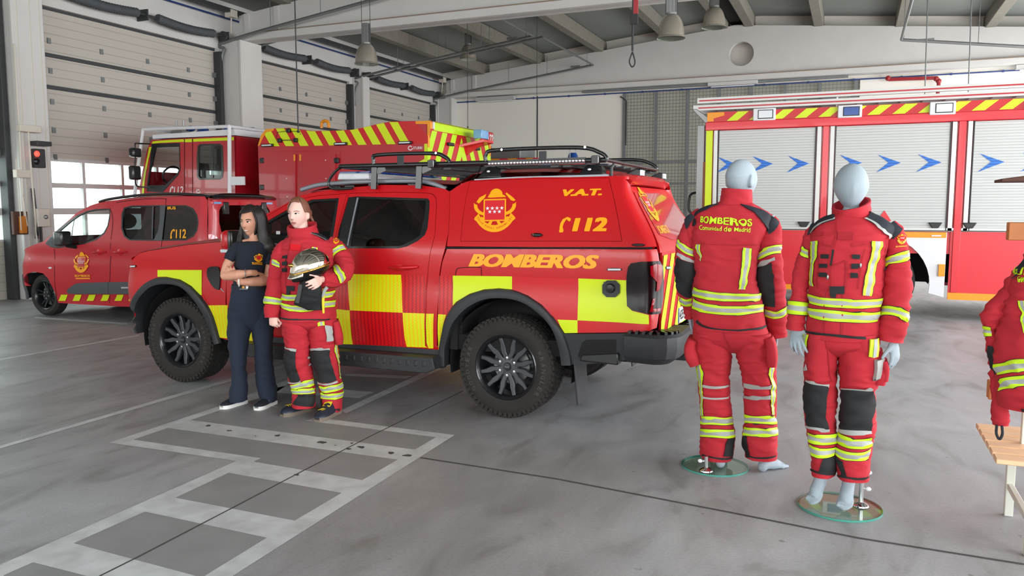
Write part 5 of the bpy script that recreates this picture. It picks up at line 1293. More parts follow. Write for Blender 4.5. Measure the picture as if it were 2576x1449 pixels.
for y in(8.33,2*YV-8.33):
 for x in(-11.06,-8.42):spoke_wheel(VN,(x,y,.318),.318,.2,.215,y<YV,'van',.3)
for x in(-11.06,-8.42):
 for ya,yb in((8.27,8.55),(9.41,9.69)):
  m=MB();rows=[]
  for i in range(15):
   a=PI*i/14;rows.append([V((x+.38*math.cos(a),y_,.32+.38*math.sin(a)))for y_ in((ya,yb)if ya<YV else(yb,ya))]+[V((x+.1*math.cos(a),yb if ya<YV else ya,.32+.1*math.sin(a)))])
  m.grid(rows);m.build('wheel_arch_liner','underbody',VN,ang=60)
def C4(L):return[(300+x/4.2933,300+y/4.2933)for x,y in L]
def U2(L):return[(500+x/2.8986,y/2.8986)for x,y in L]
YT=11.5;YTF=13.95
TS=Plane((0,YT,0),(1,0,0),(0,0,1))
mirT=lambda p:V((p.x,YT+YTF-p.y,p.z))
TK=empty('fire_truck',(-9,12.7,0),'dark red fire truck with white roof bars and yellow striped body, behind the van','fire truck')
tz=lambda py,px=600:at_y(px,py,YT).z
def T_(name,mt,poly,off=.002,thick=.03,holes=(),par=None,rnd=0,S=None,mir=False,label=None,step=.5,**k):
 m=MB();panel(m,S or TS,poly,off,thick,step,holes,rnd=rnd,mirror=mirT if mir else None,flat=True)
 return pair(m,name,mt,par if par is not None else TK,mir,label=label,**k)
cab_o=C4([(225,815),(215,740),(250,560),(300,330),(345,225),(1242,178),(1242,860),(225,860)])
cw1=C4([(350,265),(655,255),(662,540),(640,600),(470,790),(300,780),(300,700),(325,560)])
cw2=C4([(850,285),(880,268),(1090,264),(1120,285),(1128,560),(1118,630),(1085,652),(870,655),(842,625),(838,400)])
P3=lambda L,y=YT:[at_y(x,yy,YT)+V((0,y-YT,0))for x,yy in L]
cabz=[at_y(x,y,YT)for x,y in cab_o];zb=.55
cabz=[p for p in cabz];cabz[-1]=V((cabz[-1].x,YT,zb));cabz[-2]=V((cabz[-2].x,YT,zb));
cp=[(p.x,p.z)for p in cabz]
m=MB();hs=[[TS.uv(*q)for q in w_]for w_ in(cw1,cw2)]
panel(m,TS,cp,.0,.05,1,hs,px=False,flat=True,mirror=mirT)
n=len(cp)
for i in range(n):
 a,b_=cp[i],cp[(i+1)%n]
 if i in(1,2,3):continue
 m.add([(a[0],YT,a[1]),(b_[0],YT,b_[1]),(b_[0],YTF,b_[1]),(a[0],YTF,a[1])],[(0,1,2,3)])
cabt=m.build('cab','truck_red_smooth',TK)
m=MB();m.add([(cp[i][0],y,cp[i][1])for i in(2,3,4)for y in(YT+.1,YTF-.1)],[(0,1,3,2),(2,3,5,4)]);m.build('windscreen','glass_clear',cabt)
for(i,j)in((1,2),(2,3),(3,4)):
 m=MB()
 for ya,yb in((YT,YT+.1),(YTF-.1,YTF)):m.add([(cp[i][0],ya,cp[i][1]),(cp[j][0],ya,cp[j][1]),(cp[j][0],yb,cp[j][1]),(cp[i][0],yb,cp[i][1])],[(0,1,2,3)])
 if i==1:m.add([(cp[i][0],YT,cp[i][1]),(cp[j][0],YT,cp[j][1]),(cp[j][0],YTF,cp[j][1]),(cp[i][0],YTF,cp[i][1])],[(0,1,2,3)])
 m.build('windscreen_pillar','truck_red_smooth',cabt)
T_('window_trim','black_satin',cw1,.006,.02,holes=[C4([(400,308),(648,300),(652,530),(625,590),(560,655),(500,710),(315,715),(330,600),(370,440)])],par=cabt,mir=True)
T_('window_trim','black_satin',cw2,.006,.02,holes=[C4([(862,300),(885,286),(1080,282),(1100,296),(1108,560),(1100,610),(1075,634),(880,636),(858,612)])],par=cabt,mir=True)
T_('window_pane','glass_clear',cw1,-.02,0,par=cabt,mir=True);T_('window_pane','glass_mid',cw2,-.02,0,par=cabt,mir=True)
m=MB();stroke(m,TS,C4([(1000,285),(1000,635)]),.02,.002,k=1);m.build('window_bar','black_satin',cabt)
m=MB();stroke(m,TS,C4([(706,215),(706,810)]),.012,.004,k=1);stroke(m,TS,C4([(792,212),(792,810)]),.012,.004,k=1);m.build('door_gap','gap',cabt)
m=MB();panel(m,TS,C4([(350,262),(365,240),(430,232),(690,216),(703,222),(703,244),(440,256),(380,262)]),.005,0,1,flat=True);panel(m,TS,C4([(712,216),(788,213),(788,246),(712,248)]),.005,0,1,flat=True);panel(m,TS,C4([(800,213),(1240,194),(1240,227),(800,243)]),.005,0,1,flat=True)
panel(m,TS,C4([(326,300),(352,300),(318,440),(290,580),(275,700),(270,815),(247,815),(255,690),(275,560)]),.007,0,1,flat=True);m.build('yellow_edge_stripe','fluo',cabt,label='yellow stripe outlining the cab')
m=MB();text_on(m,TS,'112',C4([(590,812),(695,806),(700,722),(596,728)]),.006,bold=.02)
f_=quadmap(TS,C4([(540,830),(585,828),(590,722),(545,724)]))
for pl in PHONE:shape_on(m,TS,pl,f_,.006)
stroke(m,TS,[(300+(858+20*math.cos(a))/4.2933,300+(778+18*math.sin(a))/4.2933)for a in[i*.7 for i in range(9)]],.02,.006,k=2);m.build('lettering','white_letter',cabt,label='white telephone sign and 112 on the truck cab')
m=MB();A=at_y(326,384,11.15);c1,c2=at_y(340,384,11.2),at_y(339,435,11.2)
m2_=MB();m2_.box(c1,(.13,.2,.17));m2_.build('truck_mirror','black_satin',cabt,bevel=.03);m2_=MB();m2_.box(c2,(.13,.2,.26));o=m2_.build('truck_mirror','black_satin',cabt,bevel=.03)
m=MB();m.tube([at_y(378,362,YT),at_y(350,361,11.3),at_y(340,362,11.2),at_y(340,378,11.2)],.014,6,smooth=4);m.tube([c1-V((0,0,.08)),c2+V((0,0,.1))],.014,6);m.tube([c2-V((0,0,.12)),at_y(345,468,11.3),at_y(376,471,YT)],.014,6,smooth=4);m.build('mirror_arm','black',o)
m=MB();a,b_=at_y(384,349,YT),at_y(590,340,YT);m.prism([(a.x,YT,a.z),(a.x,YT,a.z+.07),(b_.x,YT,b_.z+.11),(b_.x,YT,b_.z)],(0,YTF-YT,0));m.build('roof_panel','emblem_white',cabt)
def bar3(mb,pts,r=.03):mb.tube(pts,r,8)
ym=YT-.12;f0,f1,f2=at_y(360,325,ym),at_y(577,318,ym),at_y(660,326,ym)
m=MB();zz=f1.z
bar3(m,[at_y(335,520,ym),at_y(345,440,ym),f0,(f1.x,ym,f1.z)],.032);m.v=m.v
bar3(m,[(f1.x,ym,f1.z),at_y(577,500,ym)-V((0,0,.3))],.036)
bar3(m,[f0,(f0.x,YTF+.1,f0.z)],.026);bar3(m,[(f1.x,ym,f1.z),(f1.x,YTF+.1,f1.z)],.03);bar3(m,[(f0.x,YTF+.1,f0.z),(f1.x,YTF+.1,f1.z)],.028)
bar3(m,[(f1.x,YTF+.1,f1.z),(f1.x,YTF+.1,1.6)],.03);bar3(m,[(f0.x,YTF+.1,f0.z),(f0.x-.1,YTF+.1,1.8)],.028)
q=at_y(585,456,ym);m.bb(f1.x-.01,f1.x+.3,ym-.02,ym+.02,q.z-.07,q.z+.08)
rb=m.build('roll_bar','emblem_white',TK,label='white roll bar around the cab')
for px,py,y in((511,338,11.9),(573,337,13.4),(633,340,12.6)):
 c_=at_y(px,py,y)+V((0,0,.05));m=MB();m.lathe([(0,.10),(.06,.095),(.10,.07),(.115,.0),(.115,-.05),(0,-.05)],c_,seg=18);m.build('beacon','lens_blue',TK,ang=50)
m=MB();c_=at_y(455,335,12.0);m.box(c_,(.30,.22,.10));m.box(c_+V((-.05,0,-.06)),(.5,.3,.03));m.tube([c_+V((.08,0,-.03)),c_+V((.6,.1,-.05))],.03,8)
mt_=m.build('roof_monitor','steel',TK,bevel=.01,label='steel water nozzle on the cab roof')
m=MB();m.tube([c_+V((-.10,0,.0)),c_+V((-.10,0,.24))],.02,8);m.tube([c_+V((.08,0,.0)),c_+V((.08,0,.24))],.02,8);m.box(c_+V((0,0,.10)),(.3,.05,.06));m.build('nozzle_post','steel',mt_)
m=MB();m.ell(c_+V((.15,.1,.09)),(.12,.08,.06));m.build('nozzle_head','lens_blue',mt_)
m=MB();m.bb(cp[1][0]+.5,cp[4][0]-.1,YT+.1,YTF-.1,zb,1.75);m.build('cab_floor','underbody',cabt)
for x in(cp[1][0]+1.0,cp[1][0]+1.9):
 m=MB();m.box((x,12.0,2.05),(.14,.5,.85));m.box((x,13.4,2.05),(.14,.5,.85));m.build('cab_seat','seat_cloth',cabt,bevel=.04)
m=MB();c_=at_y(432,440,12.0);m.tube([c_+V((.06*math.sin(a),.22*math.cos(a),.16*math.sin(a)))for a in[i*2*PI/16 for i in range(17)]],.02,6);m.build('steering_wheel','black',cabt)
xb0,xb1=at_y(650,400,YT).x,-6.36
top=U2([(434,1070),(450,1000),(485,945),(545,936),(680,932),(740,945),(830,955),(1000,952),(1120,945),(1200,930),(1300,905),(1400,886),(1580,882),(1690,880)])
tp=[TS.uv(*q)for q in top];bodyp=tp+[(xb1,tp[-1][1]),(xb1,.65),(xb0,.65)]
tp[0]=(xb0,tp[0][1])
bodyp=[(xb0,.65)]+tp+[(xb1,tp[-1][1]),(xb1,.65)]
m=MB();m.prism([V((a,YT,b_))for a,b_ in bodyp[::-1]],(0,YTF-YT,0));tb=m.build('superstructure','truck_red',TK)
band=U2([(434,1068),(455,1000),(490,950),(545,938),(680,934),(740,947),(830,957),(1000,954),(1120,947),(1200,932),(1300,907),(1400,888),(1580,884),(1590,905),(1672,990),(1672,1048),(1400,1052),(800,1064)])
def clip_stripes(mb,S,poly_uv,stripes,off):
 for st in stripes:
  out=list(poly_uv);n=len(st);A=sum(st[i][0]*st[(i+1)%n][1]-st[(i+1)%n][0]*st[i][1]for i in range(n));sg=1 if A>0 else-1
  for i in range(n):
   a,b_=st[i],st[(i+1)%n];dist=lambda p:sg*((b_[0]-a[0])*(p[1]-a[1])-(b_[1]-a[1])*(p[0]-a[0]));q=[]
   for j in range(len(out)):
    c,d=out[j-1],out[j];dc,dd=dist(c),dist(d)
    if dc>=0:
     if dd>=0:q.append(d)
     else:t=dc/(dc-dd);q.append((c[0]+(d[0]-c[0])*t,c[1]+(d[1]-c[1])*t))
    elif dd>=0:t=dc/(dc-dd);q.append((c[0]+(d[0]-c[0])*t,c[1]+(d[1]-c[1])*t));q.append(d)
   out=q
   if len(out)<3:break
  if len(out)>=3:
   pts=[S.P(*p)+S.N(*p)*off for p in out];mb.add(pts,[tuple(range(len(pts)))])
bu=[TS.uv(*q)for q in band]
m=MB();panel(m,TS,band,.004,0,3,flat=True,mirror=mirT);pair(m,'red_band','decal_red',tb,True)
ys_=[(560,460),(675,590),(790,700),(905,815),(1010,925),(1120,1045),(1235,1130+18),(1345,1265),(1460,1370)]
m=MB();st=[]
for k in range(10):
 xb_=530+k*106+(k*.8);a=TS.uv(*U2([(xb_,1068)])[0]);b_=TS.uv(*U2([(xb_-100,890)])[0]);c=TS.uv(*U2([(xb_+62-100,890)])[0]);d=TS.uv(*U2([(xb_+62,1068)])[0])
 st.append([a,b_,c,d])
clip_stripes(m,TS,bu,st,.007);m.build('yellow_stripes','fluo',tb,label='slanting yellow stripes along the top of the body')
T_('orange_edge','orange_band',U2([(432,1066),(446,1060),(468,1010),(492,968),(548,952),(552,936),(490,944),(456,985)]),.008,0,par=tb);T_('orange_edge','orange_band',U2([(1580,884),(1690,880),(1690,985),(1668,990),(1668,905),(1585,904)]),.008,0,par=tb)
T_('yellow_edge','fluo',U2([(1646,1050),(1668,1048),(1670,1185),(1590,1190),(1646,1160)]),.008,0,par=tb)
for x0_,x1_ in((465,712),(752,1002)):
 d_=T_('cupboard_door','truck_red',U2([(x0_,1130),(x1_,1124),(x1_,1449),(x0_,1449)]),.03,.028,par=tb,bevel=.004)
 hx=x0_-4 if x0_<500 else x1_+2
 for hy in(1170,1366):
  m=MB();c_=at_y(*U2([(hx,hy)])[0],YT-.03);m.box(c_,(.09,.03,.09));m.build('hinge','black',d_,bevel=.01)
 m=MB();
 for q in((x0_+172,1168),(x0_+175,1302),(x0_+180,1434)):m.ell(at_y(*U2([q])[0],YT-.03),.012,seg=6)
 m.build('rivet','emblem_white',d_)
m=MB()
for q in((700,1128),(742,1127)):panel(m,TS,U2([(q[0],q[1]),(q[0]+12,q[1]),(q[0]+12,q[1]+46),(q[0],q[1]+46)]),.033,0,1,flat=True)
m.build('orange_reflector','orange_band',tb)
m=MB();stroke(m,TS,U2([(440,1106),(1030,1100),(1034,1449)]),.025,.006,k=1);m.build('door_frame_line','truck_red_smooth',tb)
for q in((500,1060),(1035,1049),(1504,1041)):
 m=MB();c_=at_y(*U2([q])[0],YT-.03);m.box(c_,(.25,.05,.05));o=m.build('side_lamp','black',tb,bevel=.01);m=MB();m.box(c_+V((0,-.027,.0)),(.20,.005,.022));m.build('lamp_lens','lens_clear',o)
m=MB()
for q in((590,1024),(706,1022),(655,952)):m.box(at_y(*U2([q])[0],YT-.03),(.07,.06,.07))
stroke(m,TS,U2([(600,1024),(690,1022)]),.012,.03,k=1);stroke(m,TS,U2([(568,1010),(575,965),(640,958),(740,958),(745,985)]),.010,.01,k=1);m.build('lid_latch','black',tb,bevel=.01)
m=MB();text_on(m,TS,'ITURRI',U2([(1565,1090),(1631,1088),(1632,1068),(1566,1070)]),.006,bold=.03)
stroke(m,TS,[U2([(1544+15*math.cos(a),1080+14*math.sin(a))])[0]for a in[i*.7 for i in range(9)]],.016,.006,k=2);m.build('lettering','white_letter',tb,label='white ITURRI maker lettering')
m=MB();c_=at_y(818,322,12.6);m.tube([c_+V((-.08,0,0)),c_+V((-.07,0,.1)),c_+V((.0,0,.13)),c_+V((.07,0,.1)),c_+V((.08,0,0))],.03,8,smooth=3);m.build('lifting_eye','orange_band',tb)
RSF=Plane((xb1,0,0),(0,1,0),(0,0,1));
def K8(L):return[(1040+x/8.523,290+y/8.523)for x,y in L]
zt=tp[-1][1];yc_=(YT+YTF)/2
m=MB();panel(m,RSF,[(YT,.65),(YTF,.65),(YTF,zt),(YT,zt)],.006,0,9,px=False,flat=True);m.build('rear_chevron_red','decal_red',tb)
m=MB();st=[];zlo=1.2
half=[(YT+.0,zlo),(yc_,zlo),(yc_,zt-.14),(YT+.0,zt-.14)]
for k in range(-1,9):
 for sg in(1,-1):
  y0=k*.36;dz=3.2;sl=.55
  a=[(yc_-sg*(y0),zlo),(yc_-sg*(y0+.18),zlo),(yc_-sg*(y0+.18-sl*dz),zlo+dz),(yc_-sg*(y0-sl*dz),zlo+dz)]
  hp=[(yc_-sg*0,zlo),(yc_-sg*1.225,zlo),(yc_-sg*1.225,zt-.14),(yc_,zt-.14)]
  if sg<0:hp=hp[::-1]
  clip_stripes(m,RSF,hp,[a],.009)
panel(m,RSF,[(YT+.22,zt-.13),(YTF-.22,zt-.13),(YTF-.22,zt),(YT+.22,zt)],.009,0,9,px=False,flat=True);m.build('rear_chevron_yellow','fluo_green',tb,label='yellow chevrons on the rear of the truck')
m=MB()
for pl in([(YT,zt),(YT+.22,zt),(YT+.22,zt-.10),(YT+.07,zt-.12),(YT+.07,zt-.42),(YT,zt-.42)],[(YTF,zt),(YTF-.22,zt),(YTF-.22,zt-.10),(YTF-.07,zt-.12),(YTF-.07,zt-.42),(YTF,zt-.42)]):panel(m,RSF,pl,.012,0,9,px=False,flat=True)
m.build('rear_orange_corner','orange_band',tb)
for q in((768,625),(1330,718),(392,826)):
 y,z=RSF.uv(*K8([q])[0]);m=MB();m.box((xb1+.03,y,z),(.05,.2,.055));m.build('rear_lamp','black',tb,bevel=.012)
for q in((403,215),(1603,460)):y,z=RSF.uv(*K8([q])[0]);m=MB();m.box((xb1+.02,y,z),(.03,.05,.12));m.build('marker_lamp','lens_clear',tb)
y,z=RSF.uv(*K8([(1120,640)])[0]);m=MB();m.prism([(xb1,y-.25,z-.05),(xb1,y+.35,z-.05),(xb1+.4,y+.3,z+.04),(xb1+.4,y-.1,z+.04),],(0,0,.04));m.prism([(xb1,y,z-.18),(xb1,y,z),(xb1+.35,y,z+.02)],(0,.04,0));br=m.build('beacon_bracket','engine_red',tb)
m=MB();m.box((xb1+.3,y-.0,z+.17),(.16,.30,.15));m.build('rear_beacon','lens_blue_light',br,bevel=.01)
m=MB();m.box((xb1+.3,y+.32,z+.14),(.10,.2,.2));m.build('rear_reflector','truck_red_smooth',br,bevel=.01)
SR2=Plane((xb1+.352,0,0),(0,1,0),(0,0,1));m=MB();text_on(m,SR2,'22',[(y+.24,z+.06),(y+.40,z+.06),(y+.40,z+.2),(y+.24,z+.2)],.002,bold=.03,px=False);m.build('lettering','white_letter',br)
m=MB();m.bb(-12.0,-6.6,12.0,13.4,.45,.75);m.build('truck_frame','underbody',TK)
for x in(-11.4,-7.6):
 for y in(11.68,13.77):spoke_wheel(TK,(x,y,.5),.5,.33,.28,y<12.6,'van')
TH=empty('rescue_truck',(-8,17.6,0),'partly hidden fire truck with grey roof box and orange stripes, farthest back','fire truck')
Y3=16.2
x3=at_y(1353,400,Y3).x;xg=at_y(1353,380,Y3).x;zb3=at_y(1300,398,Y3).z;zt3=at_y(1322,369,Y3).z
m=MB();m.bb(x3-5,x3+.0,Y3,Y3+2.4,.8,zb3);th=m.build('truck_body','engine_red',TH)
S3=Plane((0,Y3,0),(1,0,0),(0,0,1));z0=at_y(1300,411,Y3).z
m=MB();bandp=[(x3-2,z0),(x3-.12,z0),(x3-.12,zb3),(x3-2,zb3)];panel(m,S3,bandp,.004,0,9,px=False,flat=True);m.build('yellow_band','orange_band',th)
m=MB();clip_stripes(m,S3,bandp,[[(x3-2+k*.42,z0),(x3-1.8+k*.42,z0),(x3-1.98+k*.42,zb3),(x3-2.18+k*.42,zb3)]for k in range(5)],.006);m.build('red_stripes','engine_red',th)
m=MB();m.bb(xg-3.2,xg-.45,Y3+.1,Y3+1.0,zb3,zt3);m.bb(xg-3.2,xg-.25,Y3+.1,Y3+.98,zb3-.02,zb3+.02);m.build('roof_box','galv',TH,bevel=.02)
m=MB();m.bb(x3-.45,x3-.15,Y3-.06,Y3,z0+.02,zb3-.03);m.build('side_lamp','black',TH)
m=MB();b0=at_y(1405,383,Y3+1.2);m.bb(x3,x3+.6,Y3+.4,Y3+1.9,zb3-.12,zb3-.02);bk=m.build('rear_bracket','engine_red',TH)
m=MB();m.lathe([(0,.12),(.08,.11),(.11,.05),(.12,-.04),(0,-.04)],(x3+.45,Y3+1.0,zb3+.04),seg=14);m.build('beacon','lens_blue',bk)
m=MB();cx,cy,cz=x3+.45,Y3+1.0,zb3-.02
for dy in(-.2,.2):m.tube([(cx,cy+dy,cz),(cx,cy+dy,cz+.26)],.01,5)
m.tube([(cx,cy-.2,cz+.26),(cx,cy+.2,cz+.26)],.01,5);m.build('beacon_guard','steel',bk)
m=MB();m.box((x3+.03,Y3+.35,zb3-.1),(.14,.4,.16));m.build('blue_lamp','lens_blue_light',TH,bevel=.01)
R3=Plane((x3+.01,0,0),(0,1,0),(0,0,1));m=MB();st=[]
clip_stripes(m,R3,[(Y3,zb3-.75),(Y3+2.4,zb3-.75),(Y3+2.4,zb3-.25),(Y3,zb3-.25)],[[(Y3+k*.24,zb3-.8),(Y3+k*.24+.12,zb3-.8),(Y3+k*.24+.3,zb3-.2),(Y3+k*.24+.18,zb3-.2)]for k in range(-2,10)],.004);m.build('rear_stripes','fluo',th)
for x in(x3-.9,x3-4.2):
 for y in(Y3+.2,Y3+2.2):spoke_wheel(TH,(x,y,.48),.48,.3,.28,y<Y3+1,'van')
m=MB();m.bb(x3-4.9,x3-.2,Y3+.5,Y3+1.9,.45,.82);m.build('truck_frame','underbody',TH)
def G3(L):return[(1760+x/3.1569,220+y/3.1569)for x,y in L]
def H2(L):return[(1680+x/2.875,480+y/2.875)for x,y in L]
YE=13.07;YEF=15.5
ES=Plane((0,YE,0),(1,0,0),(0,0,1));mirE=lambda p:V((p.x,YE+YEF-p.y,p.z))
EN=empty('fire_engine',(1.5,14.3,0),'large red fire engine with white roller shutters and blue arrow heads, at the right','fire engine')
ex=lambda px,py=500:at_y(px,py,YE).x
ez=lambda px,py:at_y(px,py,YE).z
xe0,xe1=ex(1776,450),5.6;zt=ez(1785,283);zs=ez(1785,318)
m=MB();m.bb(xe0,xe1,YE+.03,YEF-.03,.95,zt)
ea=[(p,q)for p,q in(ES.uv(*z)for z in H2([(1758,430),(1800,440),(1850,520),(1890,640),(1905,760)]))]
axc=2*ea[0][0]-ea[-1][0]
eb=m.build('engine_body','engine_red',EN)
def En(name,mt,poly,off=.002,th=.03,holes=(),par=None,px=True,label=None,**k):
 m=MB();panel(m,ES,poly,off,th,9,holes,px=px,flat=True,mirror=mirE);return pair(m,name,mt,par if par is not None else EN,True,label=label,**k)
xw=.36;xa0,xa1=2*xw-ea[-1][0],ea[-1][0]
zl=ez(2385,748);zu=ez(2340,587)
z_sh=ez(2065,578);z_sh0=ez(1790,578)
xd=ex(2388,650)
En('lower_panel','engine_red',[(xe0,ez(1985,728)),(ex(2065),ez(1985,728)),(ex(2065),z_sh),(xe0,z_sh)],.004,.03,px=False)
En('lower_panel','emblem_white',[(ex(2075,600),z_sh-.02),(ex(2382,600),z_sh-.02),(ex(2374,740),zl),*[(xw+.69*math.cos(q),.5+.70*math.sin(q))for q in[PI*(-.055+1.11*i/20)for i in range(21)]],(ex(2075,600),zl)],.004,.05,px=False,label='white panel over the rear wheel')
En('lower_panel','engine_red',[(xd,zl-.03),(xe1,zl-.03),(xe1,z_sh),(xd,z_sh)],.004,.03,px=False)
En('orange_strip','orange_band',[(xe0,ez(1985,728)),(ex(2065),ez(1985,728)),(ex(2065),ez(1985,715)),(xe0,ez(1985,715))],.008,0,px=False)
En('orange_strip','orange_band',[(xd,zl-.03),(xe1,zl-.03),(xe1,zl+.07),(xd,zl+.07)],.008,0,px=False)
En('orange_strip','orange_band',[(ex(2075,600),z_sh-.02),(ex(2380,600),z_sh-.02),(ex(2380,600),z_sh-.10),(ex(2075,600),z_sh-.10)],.010,0,px=False)
m=MB();a,b_=at_y(*G3([(1842,1172)])[0],YE-.015),at_y(*G3([(1918,1184)])[0],YE-.015);m.bb(a.x,b_.x,YE-.02,YE-.01,b_.z,a.z);m.build('side_lamp','lens_clear',EN)
z_top=ez(1800,325);posts=[(ex(1776),ex(1783)),(ex(2066,450),ex(2081,450)),(ex(2405,450),ex(2424,450)),(3.25,3.35),(5.3,5.6)]
for a,b_ in posts[1:]:m=MB();m.bb(a,b_,YE-.02,YE+.05,.4 if a>1 else z_sh,z_top+.05);m.build('shutter_post','engine_red',EN,bevel=.006)
m=MB();m.bb(xe0-.02,xe1,YE-.05,YE+.05,z_top-.02,ez(1785,308));m.build('gutter_rail','engine_red',EN,bevel=.01)
m=MB();m.bb(xe0-.01,posts[0][1]+.04,YE-.012,YE+.03,.9,z_top-.02);m.build('yellow_edge','fluo',EN,label='yellow strip on the rear edge')
for i,(a,b_)in enumerate(((posts[0][1]+.04,posts[1][0]),(posts[1][1],posts[2][0]),(posts[2][1],posts[3][0]),(posts[3][1],posts[4][0]))):
 for mf in(None,mirE):
  y0,y1=(YE-.012,YE+.02)if mf is None else(YEF-.02,YEF+.012)
  m=MB();m.bb(a+.10,b_-.10,y0,y1,z_sh+.02,z_top-.03);sh_=m.build('roller_shutter','shutter',EN,label='white roller shutter')
  m=MB()
  for k in(a+.02,b_-.08):m.bb(k,k+.06,y0-.008,y1+.008,z_sh,z_top-.02)
  m.bb(a,b_,y0-.008,y1+.008,z_sh-.01,z_sh+.045);m.build('shutter_guide','alu',sh_,bevel=.004)
  m=MB()
  for k in(a+.09,b_-.105):m.bb(k,k+.014,y0-.01,y1+.01,z_sh,z_top-.02)
  m.bb(a,b_,y0-.009,y1+.009,z_sh-.005,z_sh+.008);m.build('rubber_seal','black',sh_)
  hxs={0:[ex(2022,565)],1:[ex(2352,570)],2:[ex(2438,570)]}.get(i,[a+.3])
  for hx in hxs:m=MB();yy=YE-.05 if mf is None else YEF+.05;m.prism([(hx-.09,yy,z_sh+.12),(hx+.09,yy,z_sh+.12),(hx+.04,yy,z_sh+.04),(hx-.04,yy,z_sh+.04)],(0,.05 if mf is None else-.05,0));m.build('shutter_handle','black',sh_,bevel=.008)
  if mf is None:
   for j,q in enumerate({0:[(225,612),(505,608),(790,606)],1:[(1205,600),(1510,600),(1830,597)],2:[(2325,594),(2670,590)]}.get(i,[])):
    ar=MB();cx=ex(*G3([q])[0]);cz=ez(*G3([q])[0]);w_,h_=.42,.30
    panel(ar,ES,[(cx+.145,cz),(cx-.165,cz+.125),(cx-.02,cz+.005),(cx-.18,cz-.135)],.0175,0,9,px=False,flat=True)
    ar.build('blue_arrow','arrow_blue',sh_,label='blue striped arrow head')
En('rear_stripe_band','decal_red',[(xe0,ez(1785,308)),(xe1,ez(1785,308)),(xe1,zt),(xe0,zt)],.006,.03,px=False)
m=MB();z0_,z1_=ez(1785,306),ez(1785,284);bp_=[(xe0+.30,z0_),(xe1,z0_),(xe1,z1_),(xe0+.30,z1_)]
clip_stripes(m,ES,bp_,[[(xe0+.30+k*.335+.0,z0_),(xe0+.30+k*.335+.165,z0_),(xe0+.30+k*.335+.33,z1_),(xe0+.30+k*.335+.165,z1_)]for k in range(-1,22)],.010);m.build('yellow_stripes','fluo',EN,label='slanting yellow stripes on the top edge')
En('orange_corner','orange_band',[(xe0,z0_),(xe0+.10,z0_),(xe0+.10,z1_-.09),(xe0+.26,z1_-.05),(xe0+.26,z1_),(xe0,z1_)],.012,0,px=False)
for px,mt_ in((1923,'lens_clear'),(2138,'lens_blue'),(2371,'lens_clear'),(2620,'lens_blue')):
 c_=at_y(px,288-(px-1923)*.035,YE-.03);m=MB();m.box(c_,(.33 if px<2400 else .33,.07,.185));hb=m.build('top_lamp','emblem_white',EN,bevel=.012)
 m=MB();m.box(c_+V((.02,-.036,0)),(.225,.01,.135));m.build('lamp_rim','black',hb,bevel=.004)
 m=MB();m.box(c_+V((.02,-.042,0)),(.20,.01,.11));m.build('lamp_lens',mt_,hb)
zl0=at_y(1745,275,YE+.15).z;xl0=at_y(1745,275,YE+.15).x
m=MB()
for y,dz in((YE+.12,.0),(YE+.18,.12)):
 m.bb(xl0+(.05 if dz else 0),5.7,y,y+.05,zl0+dz-.03,zl0+dz+.055)
for y in(YE+.62,YE+.68):m.bb(xl0,5.7,y,y+.05,zl0-.03,zl0+.06)
k=xl0+.3
while k<5.6:m.bar((k,YE+.15,zl0+.02),(k,YE+.68,zl0+.02),.03,.03);k+=.3
ld=m.build('roof_ladder','alu',EN,label='aluminium ladder with red lines on the roof')
m=MB()
for y,dz in((YE+.118,.0),(YE+.178,.12)):m.bb(xl0+.08,5.7,y-.002,y,zl0+dz+.0,zl0+dz+.022)
m.build('ladder_stripe','van_red',ld)
m=MB();m.prism([(xl0-.02,YE+.1,zl0+.0),(xl0+.05,YE+.1,zl0+.0),(xl0+.32,YE+.1,zl0-.20),(xl0+.22,YE+.1,zl0-.26)],(0,.07,0));m.build('ladder_foot','steel',ld,bevel=.008)
m=MB();m.bb(xl0+.35,xe0+.02,YE+.12,YE+.6,zl0-.28,zl0-.12);m.build('ladder_bracket','steel',ld,bevel=.01)
LS=Plane((0,YE+.117,0),(1,0,0),(0,0,1));m=MB();text_on(m,LS,'HAIMLER'[::-1]if False else 'MEIWER',[(ex(2076),zl0-.02),(ex(2118),zl0-.02),(ex(2118),zl0+.03),(ex(2076),zl0+.03)],.003,bold=.03,px=False);
m=MB();m.bb(-.9,-.5,YE+.7,YE+1.0,zt,zt+.3);m.bb(-.55,-.3,YE+.5,YE+.9,zt,zt+.28);m.build('roof_gear','alu',EN,bevel=.02)
m=MB();a=at_y(1768,290,YE+.3);m.bb(xe0-.20,xe0-.08,YE+.25,YE+.31,.5,zl0-.25);pst=m.build('rear_post','steel',EN,bevel=.006)
h_=at_y(1742,515,YE+.28);m=MB();m.tube([(xe0-.18,YE+.28,h_.z+.2),(xe0-.30,YE+.28,h_.z+.15),(xe0-.31,YE+.28,h_.z-.1),(xe0-.18,YE+.28,h_.z-.16)],.02,8,smooth=3);m.build('grab_handle','black',pst)
m=MB();m.bb(xe0-.07,xe0-.01,YE+.1,YE+2.3,.6,2.35);m.build('rear_shutter_box','wood',EN,bevel=.01)
m=MB();m.bb(xe0+.1,xe1-.1,YE+.5,YEF-.5,.5,1.0);m.build('engine_frame','underbody',EN)
for yl in(YE+.04,YEF-.5):
 m=MB()
 rows=[]
 for i in range(15):a=PI*i/14;rows.append([V((xw+.68*math.cos(a),y_,.5+.70*math.sin(a)))for y_ in(yl,yl+.45)])
 m.grid(rows);m.build('wheel_arch_liner','underbody',EN)
for x in(xw,4.6):
 for y in(YE+.2,YEF-.2):spoke_wheel(EN,(x,y,.52),.52,.3,.29,y<14.3,'van')
